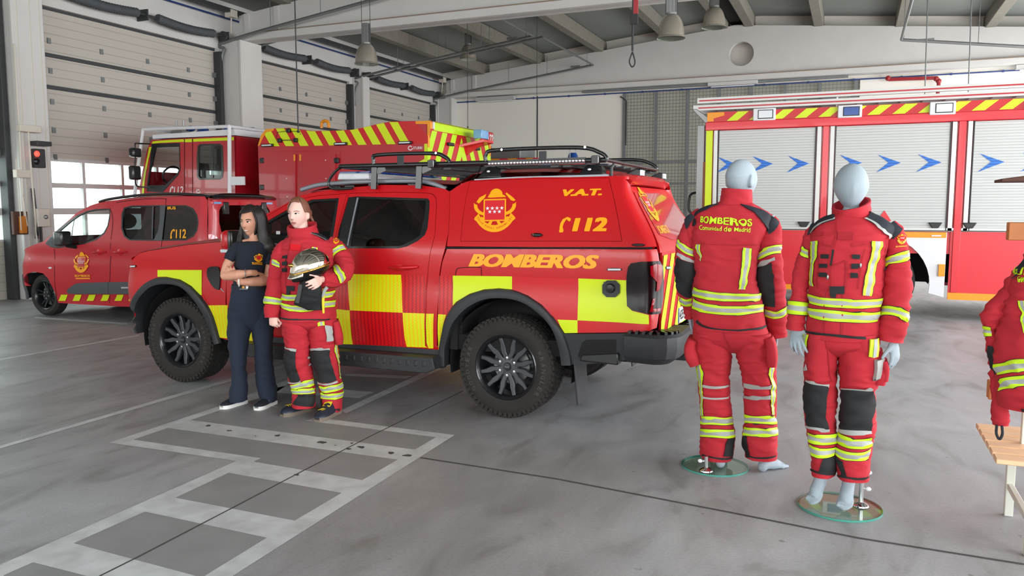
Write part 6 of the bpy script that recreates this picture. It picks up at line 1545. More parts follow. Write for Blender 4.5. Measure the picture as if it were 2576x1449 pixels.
m=MB();m.bb(ex(2380)-.05,ex(2380)+.03,YE-.03,YE-.005,ez(2380,695),ez(2380,665));m.build('side_marker','orange_band',EN)
m=MB();c_=at_y(*G3([(1465,1030)])[0],YE-.02);m.prism([c_+V((-.1,0,-.06)),c_+V((.1,0,-.06)),c_+V((0,0,.1))],(0,.005,0));m.build('warning_sticker','engine_red',EN)
mat('suit_red',rgb(176,30,44),.85,bump=(420,.25,.001),vary=(5,.08))
mat('suit_dark_red',rgb(158,16,32),.8)
mat('suit_velcro',rgb(196,0,22),.9)
mat('navy_pad',rgb(22,27,38),.75,bump=(500,.2,.001))
mat('black_pad',rgb(17,18,21),.75,bump=(500,.2,.001))
mat('navy_cotton',rgb(20,27,40),.9,bump=(500,.2,.001),vary=(7,.08))
mat('navy_trouser',rgb(26,36,54),.9,bump=(500,.2,.001),vary=(6,.1))
mat('silver_tape',rgb(158,160,157),.45)
mat('skin_tan',rgb(206,150,124),.55,vary=(20,.04))
mat('skin_fair',rgb(226,184,172),.55,vary=(20,.04))
mat('hair_black',rgb(30,24,24),.5)
def streak(name):
 m=MAT[name];nt=m.node_tree;n=nt.nodes;b=n['Principled BSDF'];tc=n.new('ShaderNodeTexCoord');mp=n.new('ShaderNodeMapping');mp.inputs['Scale'].default_value=(1,1,.06);nt.links.new(tc.outputs['Object'],mp.inputs[0])
 t=n.new('ShaderNodeTexNoise');t.inputs['Scale'].default_value=260;t.inputs['Detail'].default_value=3;nt.links.new(mp.outputs[0],t.inputs['Vector']);bp=n.new('ShaderNodeBump');bp.inputs['Strength'].default_value=.7;bp.inputs['Distance'].default_value=.003
 nt.links.new(t.outputs[0],bp.inputs['Height']);nt.links.new(bp.outputs[0],b.inputs['Normal'])
streak('hair_black')
mat('hair_auburn',rgb(124,80,60),.5,vary=(40,.3));streak('hair_auburn')
mat('lips',rgb(196,116,110),.45);mat('eye_white',rgb(226,220,216),.3);mat('iris',rgb(34,20,16),.6,spec=.1);mat('brow_dark',rgb(44,30,28),.8);mat('brow_light',rgb(132,92,74),.8)
mat('teeth',rgb(236,232,226),.3)
mat('boot_blue',rgb(30,38,54),.45,bump=(60,.3,.003));mat('sole_white',rgb(226,226,222),.6);mat('sole_boot',rgb(116,104,92),.8);mat('boot_yellow',rgb(222,200,40),.6)
mat('helmet_chrome',rgb(222,214,200),.08,metal=1);mat('helmet_gold',rgb(214,168,84),.12,metal=1)
mat('fluo_tape',rgb(190,224,16),.55)
class Fig:
 def __init__(s,px,py):
  s.B=at_z(px,py);s.f=V((s.B.x,s.B.y,0)).normalized();s.r=V((s.f.y,-s.f.x,0));s.D=V((s.B.x,s.B.y,0)).dot(s.f)
 def pt(s,px,py,d=0):
  q=ray(px,py);t=(s.D+d)/q.dot(s.f);return CAM+q*t
 def m(s,npx,px,py):return(s.pt(px+npx,py)-s.pt(px,py)).length
 def hring(s,y,l,r,dep,d=0,n=2.3,tilt=0,ztilt=0):
  a,b=s.pt(l,y,d),s.pt(r,y,d);c=(a+b)/2;h=(b-a).length/2
  return(c,s.r*h+V((0,0,tilt)),s.f*dep+V((0,0,ztilt)),n)
 def torso(s,rings,**k):return fixn(Loft([s.hring(*q)for q in rings],**k))
 def limb(s,pts,ratio=.95,n=2.1,**k):
  P=[s.pt(p[0],p[1],p[3]if len(p)>3 else 0)for p in pts];R=[]
  for i,p in enumerate(P):
   t=(P[min(i+1,len(P)-1)]-P[max(i-1,0)]).normalized();rad=s.m(pts[i][2],pts[i][0],pts[i][1])
   a=t.cross(s.f)
   if a.length<.2:a=s.r.copy()
   a.normalize();a=-a if a.dot(s.r)<0 and abs(a.dot(s.r))>.3 else a
   if i and a.dot(R[-1][1])<0:a=-a
   b=a.cross(t).normalized();b=b if b.dot(s.f)>0 else-b
   R.append((p,a*rad,b*rad*ratio,n))
  return fixn(Loft(R,**k))
 def core(s,mb,pts,seg=12):
  P=[s.pt(p[0],p[1],p[3]if len(p)>3 else 0)for p in pts];mb.tube(P,[s.m(p[2],p[0],p[1])for p in pts],seg)
def strip(mb,S,top,bot,off,k=9):
 T=[S.uv(*q)for q in top];B=[S.uv(*q)for q in bot]
 for L in(T,B):
  for i in range(1,len(L)):
   while L[i][0]-L[i-1][0]>PI:L[i]=(L[i][0]-2*PI,L[i][1])
   while L[i][0]-L[i-1][0]<-PI:L[i]=(L[i][0]+2*PI,L[i][1])
 while B[0][0]-T[0][0]>PI:B=[(a-2*PI,b)for a,b in B]
 while B[0][0]-T[0][0]<-PI:B=[(a+2*PI,b)for a,b in B]
 T=spline([V((a,b,0))for a,b in T],k);B=spline([V((a,b,0))for a,b in B],k)
 tape(mb,lambda t:[(lambda q:S.P(q.x,q.y)+S.N(q.x,q.y)*off)(a.lerp(b,t))for a,b in zip(T,B)],False)
def tape(mb,f,cu):
 ts=[(-.05,2),(0,0),(.14,0),(.28,1),(.43,1),(.57,1),(.72,0),(.86,0),(1,2),(1.05,2)]
 R=[f(t)for t,_ in ts]
 for i in range(len(ts)-1):mb.grid([R[i],R[i+1]],ts[i][1],cu=cu)
def band(S,top,bot,parent,off=.007,name='reflective_band'):
 mb=MB();strip(mb,S,top,bot,off);return mb.build(name,['fluo_tape','silver_tape','black_pad'],parent,ang=70)
def wrapband(S,v0,v1,parent,off=.007):
 """a band right round a tube between ring parameters"""
 mb=MB();n=56;tape(mb,lambda t:[S.P(2*PI*i/n,v0+(v1-v0)*t)+S.N(2*PI*i/n,v0+(v1-v0)*t)*off for i in range(n)],True)
 return mb.build('reflective_band',['fluo_tape','silver_tape','black_pad'],parent,ang=70)
def patch(S,poly,mt,parent,name,off=.003,th=0,rnd=0,label=None,step=.02):
 off+=.004;th+=.003
 mb=MB();q=poly;uvs=[S.uv(*p)for p in q];L=[uvs[0]]
 for a in uvs[1:]:
  while a[0]-L[-1][0]>PI:a=(a[0]-2*PI,a[1])
  while a[0]-L[-1][0]<-PI:a=(a[0]+2*PI,a[1])
  L.append(a)
 panel(mb,S,L,off,th,step,px=False,rnd=rnd);return mb.build(name,mt,parent,label=label,ang=70)
def line(S,pts,w,mt,parent,name,off=.003,k=9):
 off+=.003
 mb=MB();L=[S.uv(*p)for p in pts]
 for i in range(1,len(L)):
  while L[i][0]-L[i-1][0]>PI:L[i]=(L[i][0]-2*PI,L[i][1])
  while L[i][0]-L[i-1][0]<-PI:L[i]=(L[i][0]+2*PI,L[i][1])
 stroke(mb,S,L,w,off,px=False,k=k);return mb.build(name,mt,parent,ang=70)
class Head(Surf):
 def __init__(s,C,F,X,U,k=1.0,face=True,w=.071,d=.096,h=.122,jaw=.24):s.C,s.F,s.X,s.U,s.k,s.face,s.w,s.d,s.h,s.jaw=C,F,X,U,k,face,w,d,h,jaw;s.sc=(.09,.1);s.flip=1
 def P(s,az,el,g=0):
  ce,se=math.cos(el),math.sin(el);x=(s.w+g)*math.sin(az)*ce;y=(s.d+g)*math.cos(az)*ce;z=(s.h+g)*se
  G=lambda q,w_:math.exp(-(q/w_)**2)
  if z<0:
   t=min(1,-z/s.h);x*=1-s.jaw*t**1.3;y*=1-(.12 if y>0 else .42)*t**1.5
  else:y*=1.0 if y>0 else 1.04
  if s.face and y>0:
   y*=1-.06*G(x,.06)*0
   y+=.021*G(x,.0105)*(G(z+.030,.013))+.010*G(x,.009)*G(z+.008,.02)
   y+=.004*G(x,.016)*G(z+.036,.008)
   y-=.0085*(G(abs(x)-.031,.014))*G(z-.004,.011)
   y+=.004*G(abs(x)-.03,.02)*G(z-.026,.008)
   y+=.0035*G(x,.022)*(G(z+.060,.006)+G(z+.072,.006))-.004*G(x,.03)*G(z+.083,.007)
   y+=.007*G(x,.018)*G(z+.100,.012)
   y+=.004*G(abs(x)-.045,.018)*G(z+.025,.02)
  elif not s.face and y>0:
   y+=.010*G(x,.012)*G(z+.02,.03)*s.jaw
  return s.C+(s.X*x+s.F*y+s.U*z)*s.k
 def mesh(s,mb,nu=56,nv=44):
  rows=[[s.P(2*PI*i/nu,-PI/2+PI*j/nv)for i in range(nu)]for j in range(nv+1)]
  mb.grid(rows,0,cu=True)
 def samples(s):return[(-1.6+3.2*i/24,-1.2+2.4*j/20)for i in range(25)for j in range(21)]
def ear(mb,H,sg,e=1.0):
 c=H.C+(H.X*sg*(H.w-.002)+H.F*-.012+H.U*-.012)*H.k
 M_=Matrix((H.X*sg+H.F*-.35,H.F,H.U)).transposed()
 mb.ell(c,(.008*e,.018*e,.031*e),seg=12,rot=M_);mb.ell(c+(H.X*sg*.009+H.F*-.007)*H.k,(.005*e,.013*e,.026*e),seg=12,rot=M_)
def hand(mb,w,d,n,th,curl=.35,k=1.0,spread=1.0,thumb=(.55,.65,.25),seg=8):
 """w wrist, d direction of the fingers, n palm normal, th direction of the thumb side"""
 d=d.normalized();n=(n-d*n.dot(d)).normalized();s_=n.cross(d).normalized();s_=s_ if s_.dot(th)>0 else-s_
 M_=Matrix((s_,d,n)).transposed()
 mb.ell(w+d*.048*k,(.040*k,.052*k,.015*k),seg=14,rot=M_);mb.ell(w+d*.075*k,(.039*k,.022*k,.014*k),seg=14,rot=M_);mb.ell(w+d*.012*k,(.026*k,.03*k,.018*k),seg=12,rot=M_)
 mb.ell(w+(d*.035+s_*.022+n*.008)*k,(.018*k,.032*k,.015*k),seg=10,rot=M_)
 for i,(o,L,b)in enumerate(((.030,.068,.088),(.010,.076,.094),(-.011,.070,.090),(-.030,.056,.080))):
  p=w+(d*(b-.02)+s_*o)*k;a=0;pts=[p];rr=[.0100*k];c_=curl*(1+.12*i);dirv=(d+s_*o*2.5*spread).normalized()
  p=p+dirv*.02*k;pts.append(p);rr.append(.0095*k)
  for j,fr in enumerate((.45,.30,.25)):
   a+=c_*(1.0,1.15,.8)[j];q=dirv*math.cos(a)+n*math.sin(a);p=p+q*L*fr*k;pts.append(p);rr.append((.0088,.0082,.0070)[j]*k)
  mb.tube(pts,rr,seg,smooth=0);mb.ell(pts[-1],.0070*k,seg=8)
  for q in pts[1:-1]:mb.ell(q,.0092*k,seg=8)
 t=(d*thumb[0]+s_*thumb[1]+n*thumb[2]).normalized();p0=w+(d*.022+s_*.020)*k;p1=p0+t*.035*k;p2=p1+(t+d*.3+n*.25*curl*2).normalized()*.028*k;p3=p2+(t+d*.7+n*.5*curl*2).normalized()*.022*k
 mb.tube([p0,p1,p2,p3],[.013*k,.0115*k,.0100*k,.0085*k],seg);mb.ell(p3,.0085*k,seg=8);mb.ell(p1,.0115*k,seg=8);mb.ell(p2,.0102*k,seg=8)
def face_parts(H,par,brow,lip=True,gaze=-.25,smile=False):
 X_=lambda x,z:(math.asin(max(-.95,min(.95,x/(H.w*math.cos(z/H.h))))),math.asin(z/H.h))
 for sg in(-1,1):
  al=[X_(sg*.031+q[0],.003+q[1])for q in((-.0135,-.001),(-.008,.0045),(0,.0062),(.008,.0045),(.0135,.0005),(.008,-.0045),(0,-.0058),(-.008,-.0048))]
  m=MB();panel(m,H,al,.0025,0,.006,px=False);e=m.build('eye','eye_white',par)
  gx=sg*.031+gaze*.018;m=MB();panel(m,H,[X_(gx+.0066*math.cos(a),.0032+.0060*math.sin(a))for a in[i*PI/5 for i in range(10)]],.0032,0,.006,px=False);m.build('iris','iris',e)
  m=MB();stroke(m,H,[X_(sg*.031+a,.003+b)for a,b in((-.015,-.001),(-.008,.0058),(0,.0078),(.008,.006),(.015,.0))],.0030,.0034,px=False,k=3);m.build('eyelashes','iris',e)
  m=MB();stroke(m,H,[X_(sg*(.031+a),.022+b)for a,b in((-.017,-.003),(-.006,.001),(.006,.002),(.018,-.003))],.0048 if brow=='brow_dark' else .0036,.0022,px=False,k=3);m.build('eyebrow',brow,par)
 m=MB();panel(m,H,[X_(a,b)for a,b in((-.027,-.064),(-.013,-.0600),(-.004,-.0585),(0,-.0595),(.004,-.0585),(.013,-.0600),(.027,-.064),(.015,-.0725),(0,-.0750),(-.015,-.0725))],.0022,0,.006,px=False);lp=m.build('lips','lips',par)
 if smile:m=MB();panel(m,H,[X_(a,b)for a,b in((-.0225,-.0635),(-.010,-.0615),(.010,-.0615),(.0225,-.0635),(.013,-.0700),(-.013,-.0700))],.0030,0,.006,px=False);m.build('teeth','teeth',lp)
 else:m=MB();stroke(m,H,[X_(a,-.0655+b)for a,b in((-.022,.001),(-.008,-.001),(0,.0),(.008,-.001),(.022,.001))],.0016,.0030,px=False,k=2);m.build('mouth_line','brow_dark',lp)
 m=MB()
 for sg in(-1,1):q=H.P(*X_(sg*.006,-.042));m.ell(q+H.U*-.001,(.003,.003,.0018),seg=8)
 m.build('nostril','iris',par)
def hairmask(H,mt,par,fn,g,name='hair',nu=150,nv=100,cond=None,solid=.004):
 vs={};m=MB();idx={}
 def vid(i,j):
  if(i,j)not in idx:az=-PI+2*PI*i/nu;el=-PI/2+PI*j/nv;idx[(i,j)]=len(m.v);m.v.append(H.P(az,el,g+.004*noise.noise(V((math.sin(az)*2,el*2+math.cos(az),3)))))
  return idx[(i,j)]
 for i in range(nu):
  for j in range(nv):
   az=-PI+2*PI*(i+.5)/nu;el=-PI/2+PI*(j+.5)/nv
   if fn(az,el):m.f.append([vid(i,j),vid((i+1),j),vid((i+1),j+1),vid(i,j+1)]);m.mi.append(0)
 o=m.build(name,mt,par,ang=180);q=o.modifiers.new('smooth','SMOOTH');q.iterations=12;q.factor=.5;q=o.modifiers.new('solid','SOLIDIFY');q.thickness=solid;q.offset=0;return o
def shoe(T,Hh,w,h,parent,up,sole,name='shoe',boot=False,yellow=False):
 T,Hh=V(T),V(Hh);T.z=Hh.z=0;d=(T-Hh);L=d.length;d.normalize();s_=V((-d.y,d.x,0))
 prof=[(0,.62,.75),(.06,.82,1.0),(.2,.86,1.0),(.4,.82,.92),(.55,.90,.70),(.72,1.0,.52),(.86,.95,.42),(.95,.72,.34),(1.0,.40,.24)]
 m=MB();rows=[];rs=[]
 for t,ww,hh in prof:
  c=Hh+d*L*t;W_=w/2*ww;H_=h*hh
  rows.append([c+s_*W_*a+V((0,0,.018+H_*b))for a,b in((-1.0,0),(-1.02,.22),(-.9,.55),(-.55,.9),(0,1),(.55,.9),(.9,.55),(1.02,.22),(1.0,0))])
  rs.append([c+s_*W_*a*1.05+V((0,0,z))for a,z in((-1,.0),(-1.03,.018),(-.99,.03),(.99,.03),(1.03,.018),(1,.0))])
 k=len(m.v);m.grid(rows);m.add([rows[0][i]for i in range(9)],[tuple(range(9))]);m.add([rows[-1][i]for i in range(9)],[tuple(range(8,-1,-1))])
 o=m.build(name,up,parent,ang=70)
 m=MB();m.grid(rs,cu=True);m.add([p for p in rs[0]],[tuple(range(5,-1,-1))]);m.add([p for p in rs[-1]],[tuple(range(6))]);m.build('sole',sole,o,ang=50)
 if yellow:
  m=MB();rr=[]
  for t in(.34,.42,.50,.58):
   c=Hh+d*L*t;H_=h*lerp_list([.95,.92,.70,.62],(t-.34)/.24);rr.append([c+s_*w/2*a+V((0,0,.022+H_*b))for a,b in((-.6,.90),(0,1.02),(.6,.90))])
  m.grid(rr);m.build('tongue_patch','boot_yellow',o)
  m=MB()
  for t in(.70,.76,.82):c=Hh+d*L*t;z=.022+h*.50;m.tube([c+s_*.02+V((0,0,z-.002)),c+V((0,0,z+.005)),c-s_*.02+V((0,0,z-.002))],.002,5)
  m.build('toe_rib','boot_yellow',o)
 else:
  m=MB()
  for sg in(-1,1):c=Hh+d*L*.28+s_*sg*w/2*.93+V((0,0,.045));m.add([c,c+d*.02+V((0,0,-.012)),c+d*.075+s_*0+V((0,0,.015)),c+d*.018+V((0,0,.0))],[(0,1,2,3)])
  m.build('side_mark','sole_white',o,solid=.003)if not boot else None
 return o
def foot(mb,T,Hh,ank,k=1.0,z0=0):
 """bare foot: T toe point, Hh heel point, ank ankle centre"""
 T,Hh=V(T),V(Hh);d=(T-Hh);L=d.length;d.normalize();s_=d.cross(V((0,0,1))).normalized()
 u=V((0,0,1));q=lambda t,z:Hh+d*L*t+u*z
 mb.ell(q(.10,.035),(.030,.033,.034),seg=14)
 mb.tube([q(.06,.04),q(.3,.045),q(.55,.035),q(.78,.022)],[.030,.034,.036,.026],14)
 M_=Matrix((d,s_,u)).transposed();mb.ell(q(.70,.022),(.055,.044,.020),seg=14,rot=M_)
 for i,(o,l,r)in enumerate(((.030,.060,.0125),(.011,.058,.009),(-.005,.052,.0085),(-.020,.044,.008),(-.034,.034,.0078))):
  a=q(.74,.014)+s_*o;b=a+d*l*(L/.25);b.z=a.z-.004;mb.tube([a,a.lerp(b,.6)+u*.003,b],[r,r,r*.85],8);mb.ell(b,r*.95,seg=8)
 mb.tube([q(.22,.05),ank],[.034,.034],12)
def L1(L,ox,oy,s):return[(ox+x/s,oy+y/s)for x,y in L]
W1=Fig(628,1021);E1=lambda L:L1(L,540,480,4.829);LL=lambda L:L1(L,540,760,4.529)
w1=empty('person',(W1.B.x,W1.B.y,0),'woman with long black hair and folded arms in a navy T-shirt and navy trousers','person')
tz_=W1.torso([(606,620,658,.058),(609,604,677,.085),(616,592,686,.100),(634,589,682,.108,0,2.4),(655,589,672,.112),(680,588,666,.108),(700,587,667,.105),(718,586,669,.108),(729,585,672,.115)],wr=.006,wf=9)
m=MB();tz_.mesh(m,40,48,cap=(False,True))
sl=W1.limb([(607,617,13,.0),(596,624,15.5,-.01),(584,640,15,-.02),(575,655,13.5,-.03)],wr=.004,wf=12);sr=W1.limb([(668,616,13,.0),(678,622,16.5,-.01),(680,642,16.5,-.02),(674,666,15.5,-.03)],wr=.004,wf=12)
sl.mesh(m,20,14);sr.mesh(m,20,14);ts=m.build('t_shirt','navy_cotton',w1,ang=70)
m=MB();NK=W1.hring(607,620,658,.06,.0);m.tube([NK[0]+NK[1]*math.sin(a)-NK[2]*math.cos(a)+V((0,0,-.012*math.cos(a)))for a in[i*2*PI/24 for i in range(25)]],.006,6);m.build('collar_rib','navy_cotton',ts)
emblem(tz_,E1([(472,862),(582,862),(582,765),(472,765)]),ts,.004,fine=False,label='small yellow and red chest crest',field='suit_velcro')
m=MB();text_on(m,tz_,'BOMBEROS',E1([(455,880),(572,880),(572,866),(455,866)]),.005,bold=.04);m.build('lettering','gold_vinyl',ts,label='tiny yellow BOMBEROS lettering');line(tz_,E1([(455,889),(572,889)]),.003,'gold_vinyl',ts,'underline',.005,2)
m=MB();H1y=math.radians(34);F1=-W1.f*math.cos(H1y)-W1.r*math.sin(H1y);X1=W1.r*math.cos(H1y)-W1.f*math.sin(H1y)
F1t=(F1-V((0,0,.04))).normalized();U1=X1.cross(F1t).normalized();U1=U1 if U1.z>0 else-U1
C1=W1.pt(631,558,.02);HD1=Head(C1,F1t,X1,U1,.97);HD1.mesh(m);ear(m,HD1,1);ear(m,HD1,-1)
W1.core(m,[(636,578,15,.03),(638,600,14.5,.02),(638,622,18,.0),(636,660,24,.02),(630,730,26,.02),(630,790,28,0)])
m.tube([W1.pt(638,612,.02),W1.pt(610,614,.0)],[.05,.035],12);m.tube([W1.pt(638,612,.02),W1.pt(668,614,.0)],[.05,.035],12)
W1.core(m,[(602,619,12,.0),(586,640,12.5,-.01),(572,668,12.5,-.04),(566,690,12.5,-.06)],16)
m.ell(W1.pt(567,693,-.07),.040,seg=14)
W1.core(m,[(566,693,12.5,-.07),(580,693,13.5,-.10),(600,690.5,12.5,-.15),(617,688,9.5,-.17),(630,686,8.2,-.165),(644,687,8.5,-.13)],16)
hand(m,W1.pt(645,687,-.125),(W1.pt(668,690,-.0)-W1.pt(645,687,-.125)),V((0,0,-1))-W1.r*.3,W1.f-W1.r,.2,.86)
W1.core(m,[(671,622,12,.0),(679,650,13,.0),(679,680,13,-.03),(674,703,12.5,-.05)],16)
m.ell(W1.pt(673,705,-.055),.040,seg=14)
W1.core(m,[(673,706,12.5,-.055),(655,708,13.5,-.09),(630,709,12,-.12),(608,709.5,9,-.135),(598,708,8.5,-.125)],16)
hand(m,W1.pt(598,705,-.11),(W1.pt(577,676,-.115)-W1.pt(598,705,-.11)),W1.f*1+W1.r*.2,W1.r*-1+V((0,0,-.6)),.30,.86)
for sg,x0_,x1_ in((0,602,598),(1,662,674)):W1.core(m,[(x0_+6,790,20,0),(x0_,880,16,0),(x1_,1000,11,0)])
bd=m.build('body','skin_tan',w1,remesh=.0045,smooth_it=2)
face_parts(HD1,w1,'brow_dark',smile=True,gaze=-.3)
h1=hairmask(HD1,'hair_black',w1,lambda az,el:el>.92-.35*max(0,math.cos(az))+(0 if az>-.2 else-.05)or abs(az)>(1.12-.30*max(0,el)if az>0 else 1.35-.5*max(0,el))and el>-.9,.016,solid=.012)
hl=W1.torso([(517,628,644,.03,.03),(521,617,655,.055,.035),(530,609,664,.075,.045),(545,606,671,.085,.05),(565,607,675,.082,.055),(585,610,679,.075,.055),(602,614,683,.065,.05),(615,622,688,.05,.04),(627,648,694,.035,.02),(636,672,698,.018,.01)],wr=.012,wf=14,wz=.12)
m=MB();hl.mesh(m,40,50);m.build('long_hair','hair_black',h1,ang=180)
hs=W1.limb([(640,523,10,.0),(651,537,13,-.03),(658,560,14,-.035),(661,585,15,-.045),(666,604,17,-.055),(675,621,15,-.075),(685,636,6,-.08)],ratio=.75,wr=.01,wf=16,wz=.12)
m=MB();hs.mesh(m,20,30);m.build('hair_lock','hair_black',h1,ang=180)
hs=W1.limb([(609,560,5,.03),(606,585,7,.03),(603,600,8,.02),(600,612,5,.0)],ratio=.8,wr=.008,wf=16,wz=.12);m=MB();hs.mesh(m,16,20);m.build('hair_lock','hair_black',h1,ang=180)
m=MB();c_=W1.pt(617,688,-.17);m.tube([c_+(W1.r*.15*0)+V((0,0,.033))*math.cos(a)+W1.f*.033*math.sin(a)for a in[i*2*PI/20 for i in range(21)]],.0035,6);m.build('bracelet','steel',w1)
m=MB();c_=W1.pt(601,709,-.13);m.tube([c_+V((0,0,.033))*math.cos(a)+W1.f*.033*math.sin(a)+W1.r*.0 for a in[i*2*PI/20 for i in range(21)]],.007,6);m.build('watch_strap','sole_white',w1)
hip=W1.torso([(714,586,670,.112),(728,584,674,.120),(755,578,684,.130),(782,574,690,.13),(808,580,684,.105),(830,606,656,.05)],wr=.006,wf=8)
lgl=W1.torso([(775,574,634,.12),(800,572,632,.115),(833,572,630,.108),(850,572,625,.104),(884,574,621,.10),(915,579,619,.095),(937,582,619,.092),(959,581,621,.095),(981,577,622,.10),(1006,577,618,.10)],wr=.010,wf=7,wz=.6)
lgr=W1.torso([(775,628,690,.12),(800,629,690,.115),(837,633,687,.106),(870,640,685.5,.10),(903,642.5,687,.095),(930,643,689,.093),(948,644,690,.094),(976,648,696,.10),(1007,654,694,.10)],wr=.010,wf=7,wz=.6,seed=2)
m=MB();hip.mesh(m,40,24);lgl.mesh(m,28,60);lgr.mesh(m,28,60);tr=m.build('trousers','navy_trouser',w1,ang=70)
m=MB()
for v0 in(.30,1.15):m.grid([[hip.P(2*PI*i/40,v0+(1.15-.30)*0+j)+hip.N(2*PI*i/40,v0)*.005 for i in range(40)]for j in(0,.0)],cu=True)if False else None
m.grid([[hip.P(2*PI*i/40,v)+hip.N(2*PI*i/40,v)*.006 for i in range(40)]for v in(.15,.5,.85)],cu=True);bl=m.build('belt','navy_pad',w1,ang=70)
patch(hip,[(603.5,716),(623,716),(623,730),(603.5,730)],'chrome',bl,'buckle',.012,.008);patch(hip,[(606.5,718.5),(620,718.5),(620,727.5),(606.5,727.5)],'black',bl,'buckle_plate',.0135);patch(hip,[(611,719.5),(616,719.5),(616,726.5),(611,726.5)],'orange_band',bl,'buckle_crest',.0145)
shoe(at_z(557,1030),at_z(617,1013),.092,.085,w1,'navy_pad','sole_white');shoe(at_z(645,1033),at_z(690,1014),.092,.085,w1,'navy_pad','sole_white')
W2=Fig(788,1042)
w2=empty('person',(W2.B.x,W2.B.y,0),'woman with tied auburn hair in a red firefighter suit holding a silver helmet','person')
jt=W2.torso([(586,742,796,.075),(596,724,812,.095),(606,712,832,.115),(624,702,843,.130),(655,700,843,.145),(700,703,842,.15),(740,705,842,.155),(775,704,844,.16),(803,704,845,.165)],wr=.010,wf=7,n=2.5)if False else W2.torso([(586,742,796,.075),(596,724,812,.095),(606,712,832,.115),(624,702,843,.130),(655,700,843,.145),(700,703,842,.15),(740,705,842,.155),(775,704,844,.16),(803,704,845,.165)],wr=.009,wf=7)
ja=W2.limb([(722,612,15,.0),(708,630,19,-.01),(700,660,19.5,-.02),(694,695,19.5,-.03),(693,725,20,-.03),(687,750,20.5,-.04),(684,775,19,-.05),(684,799,15.5,-.06)],wr=.010,wf=9,seed=3)
jb=W2.limb([(822,610,17,.0),(840,622,22,.0),(855,640,24,-.02),(866,664,25,-.05),(862,686,24,-.09),(845,697,23,-.14),(826,702,21.5,-.20),(808,703,18,-.26)],wr=.011,wf=9,seed=5)
m=MB();jt.mesh(m,84,110,cap=(False,True));ja.mesh(m,40,80,cap=(True,True));jb.mesh(m,44,84,cap=(True,True));jk=m.build('jacket','suit_red',w2,ang=70)
cl=W2.torso([(604,728,806,.085,.0),(592,727,801,.085,0,2.2,0,.01),(576,724,797,.080,0,2.2,.008,.012),(566,724,795,.080,0,2.2,.014,.022)],wr=.006,wf=12)
m=MB();cl.mesh(m,40,18,cap=(False,False));m.build('collar','suit_red',jk,ang=70,solid=.012)
band(jt,E1([(808,1245),(875,1262),(1100,1262),(1320,1232),(1458,1207)]),E1([(808,1312),(875,1332),(1100,1332),(1320,1302),(1462,1283)]),jk);band(jt,E1([(805,1348),(875,1380),(1100,1400),(1330,1345),(1465,1325)]),E1([(803,1420),(875,1450),(1100,1466),(1330,1420),(1468,1408)]),jk)
band(ja,E1([(708,826),(745,845),(790,872)]),E1([(700,895),(745,918),(790,932)]),jk);wrapband(ja,4.95,5.6,jk)
band(jb,E1([(1352,805),(1400,742),(1480,680),(1548,655)]),E1([(1398,865),(1450,792),(1530,733),(1602,722)]),jk);band(jb,E1([(1405,932),(1450,985),(1490,1050),(1515,1122)]),E1([(1462,903),(1525,950),(1572,1015),(1577,1078)]),jk)
band(jt,E1([(748,692),(752,770),(765,850)]),E1([(782,685),(782,770),(783,852)]),jk);band(jt,E1([(1183,680),(1165,745),(1150,820)]),E1([(1252,690),(1240,755),(1225,830)]),jk)
patch(jt,E1([(925,648),(1052,660),(1036,732),(915,724)]),'suit_velcro',jk,'velcro_patch',.004)
for q in([(832,785),(885,783),(885,820),(832,822)],[(830,865),(885,863),(885,905),(830,907)],[(828,940),(880,938),(880,980),(828,982)],[(880,1152),(972,1158),(968,1215),(920,1215),(918,1262),(880,1258)]):patch(jt,E1(q),'black_pad',jk,'webbing_tab',.006,.004)
line(jt,E1([(870,800),(872,900),(868,975)]),.006,'black_pad',jk,'zip_edge',.006)
line(jt,E1([(960,560),(910,690),(878,820),(872,1000),(875,1240),(876,1450)]),.005,'suit_dark_red',jk,'front_flap',.003);line(jt,E1([(1060,640),(1045,740),(1035,900),(1030,1150)]),.004,'suit_dark_red',jk,'seam',.003)
patch(jt,E1([(1165,505),(1225,455),(1330,480),(1420,530),(1440,570),(1380,600),(1340,612),(1260,560)]),'navy_pad',jk,'shoulder_pad',.006);line(jt,E1([(1165,505),(1260,560),(1348,610)]),.008,'silver_tape',jk,'piping',.008)
patch(jt,E1([(930,520),(860,545),(800,590),(800,580),(850,530),(920,500)]),'navy_pad',jk,'shoulder_pad',.005);line(jt,E1([(830,568),(870,548),(920,530)]),.006,'silver_tape',jk,'piping',.008)
emblem(jb,E1([(1432,652),(1505,652),(1505,582),(1432,582)]),jk,.006,fine=False,label='small yellow sleeve crest',field='suit_velcro')
for L in([(820,700),(850,720),(900,715)],[(1075,630),(1120,640),(1160,632)],[(1070,690),(1110,705),(1130,700)]):line(jt,E1(L),.004,'suit_dark_red',jk,'pocket_flap',.003)
line(jt,LL([(748,180),(900,198),(1100,200),(1375,195)]),.012,'black_pad',jk,'hem_piping',.004)
HP=W2.torso([(795,706,843,.150),(808,709,846,.145),(820,716,838,.12),(832,745,795,.06)],wr=.006,wf=7)
ll=W2.torso([(800,709,778,.135),(826,711,778,.125),(848,713,779,.118),(870,717,781,.112),(892,715,780,.112),(912,716,781,.11),(932,723,784.5,.102),(955,728,788.5,.098),(980,733,791,.098),(1000,734,792,.10),(1022,735,792,.10)],wr=.010,wf=9)
lr=W2.torso([(800,770,846,.135),(826,772,852,.13),(848,775,853,.122),(868,779,850,.116),(890,780,852,.115),(915,785,854,.11),(940,796,857,.10),(960,799,860,.10),(980,805,862,.098),(1000,808,862.5,.10),(1032,811,859,.10)],wr=.010,wf=9,seed=4)
m=MB();HP.mesh(m,40,16);ll.mesh(m,48,110);lr.mesh(m,48,110);tr=m.build('trousers','suit_red',w2,ang=70)
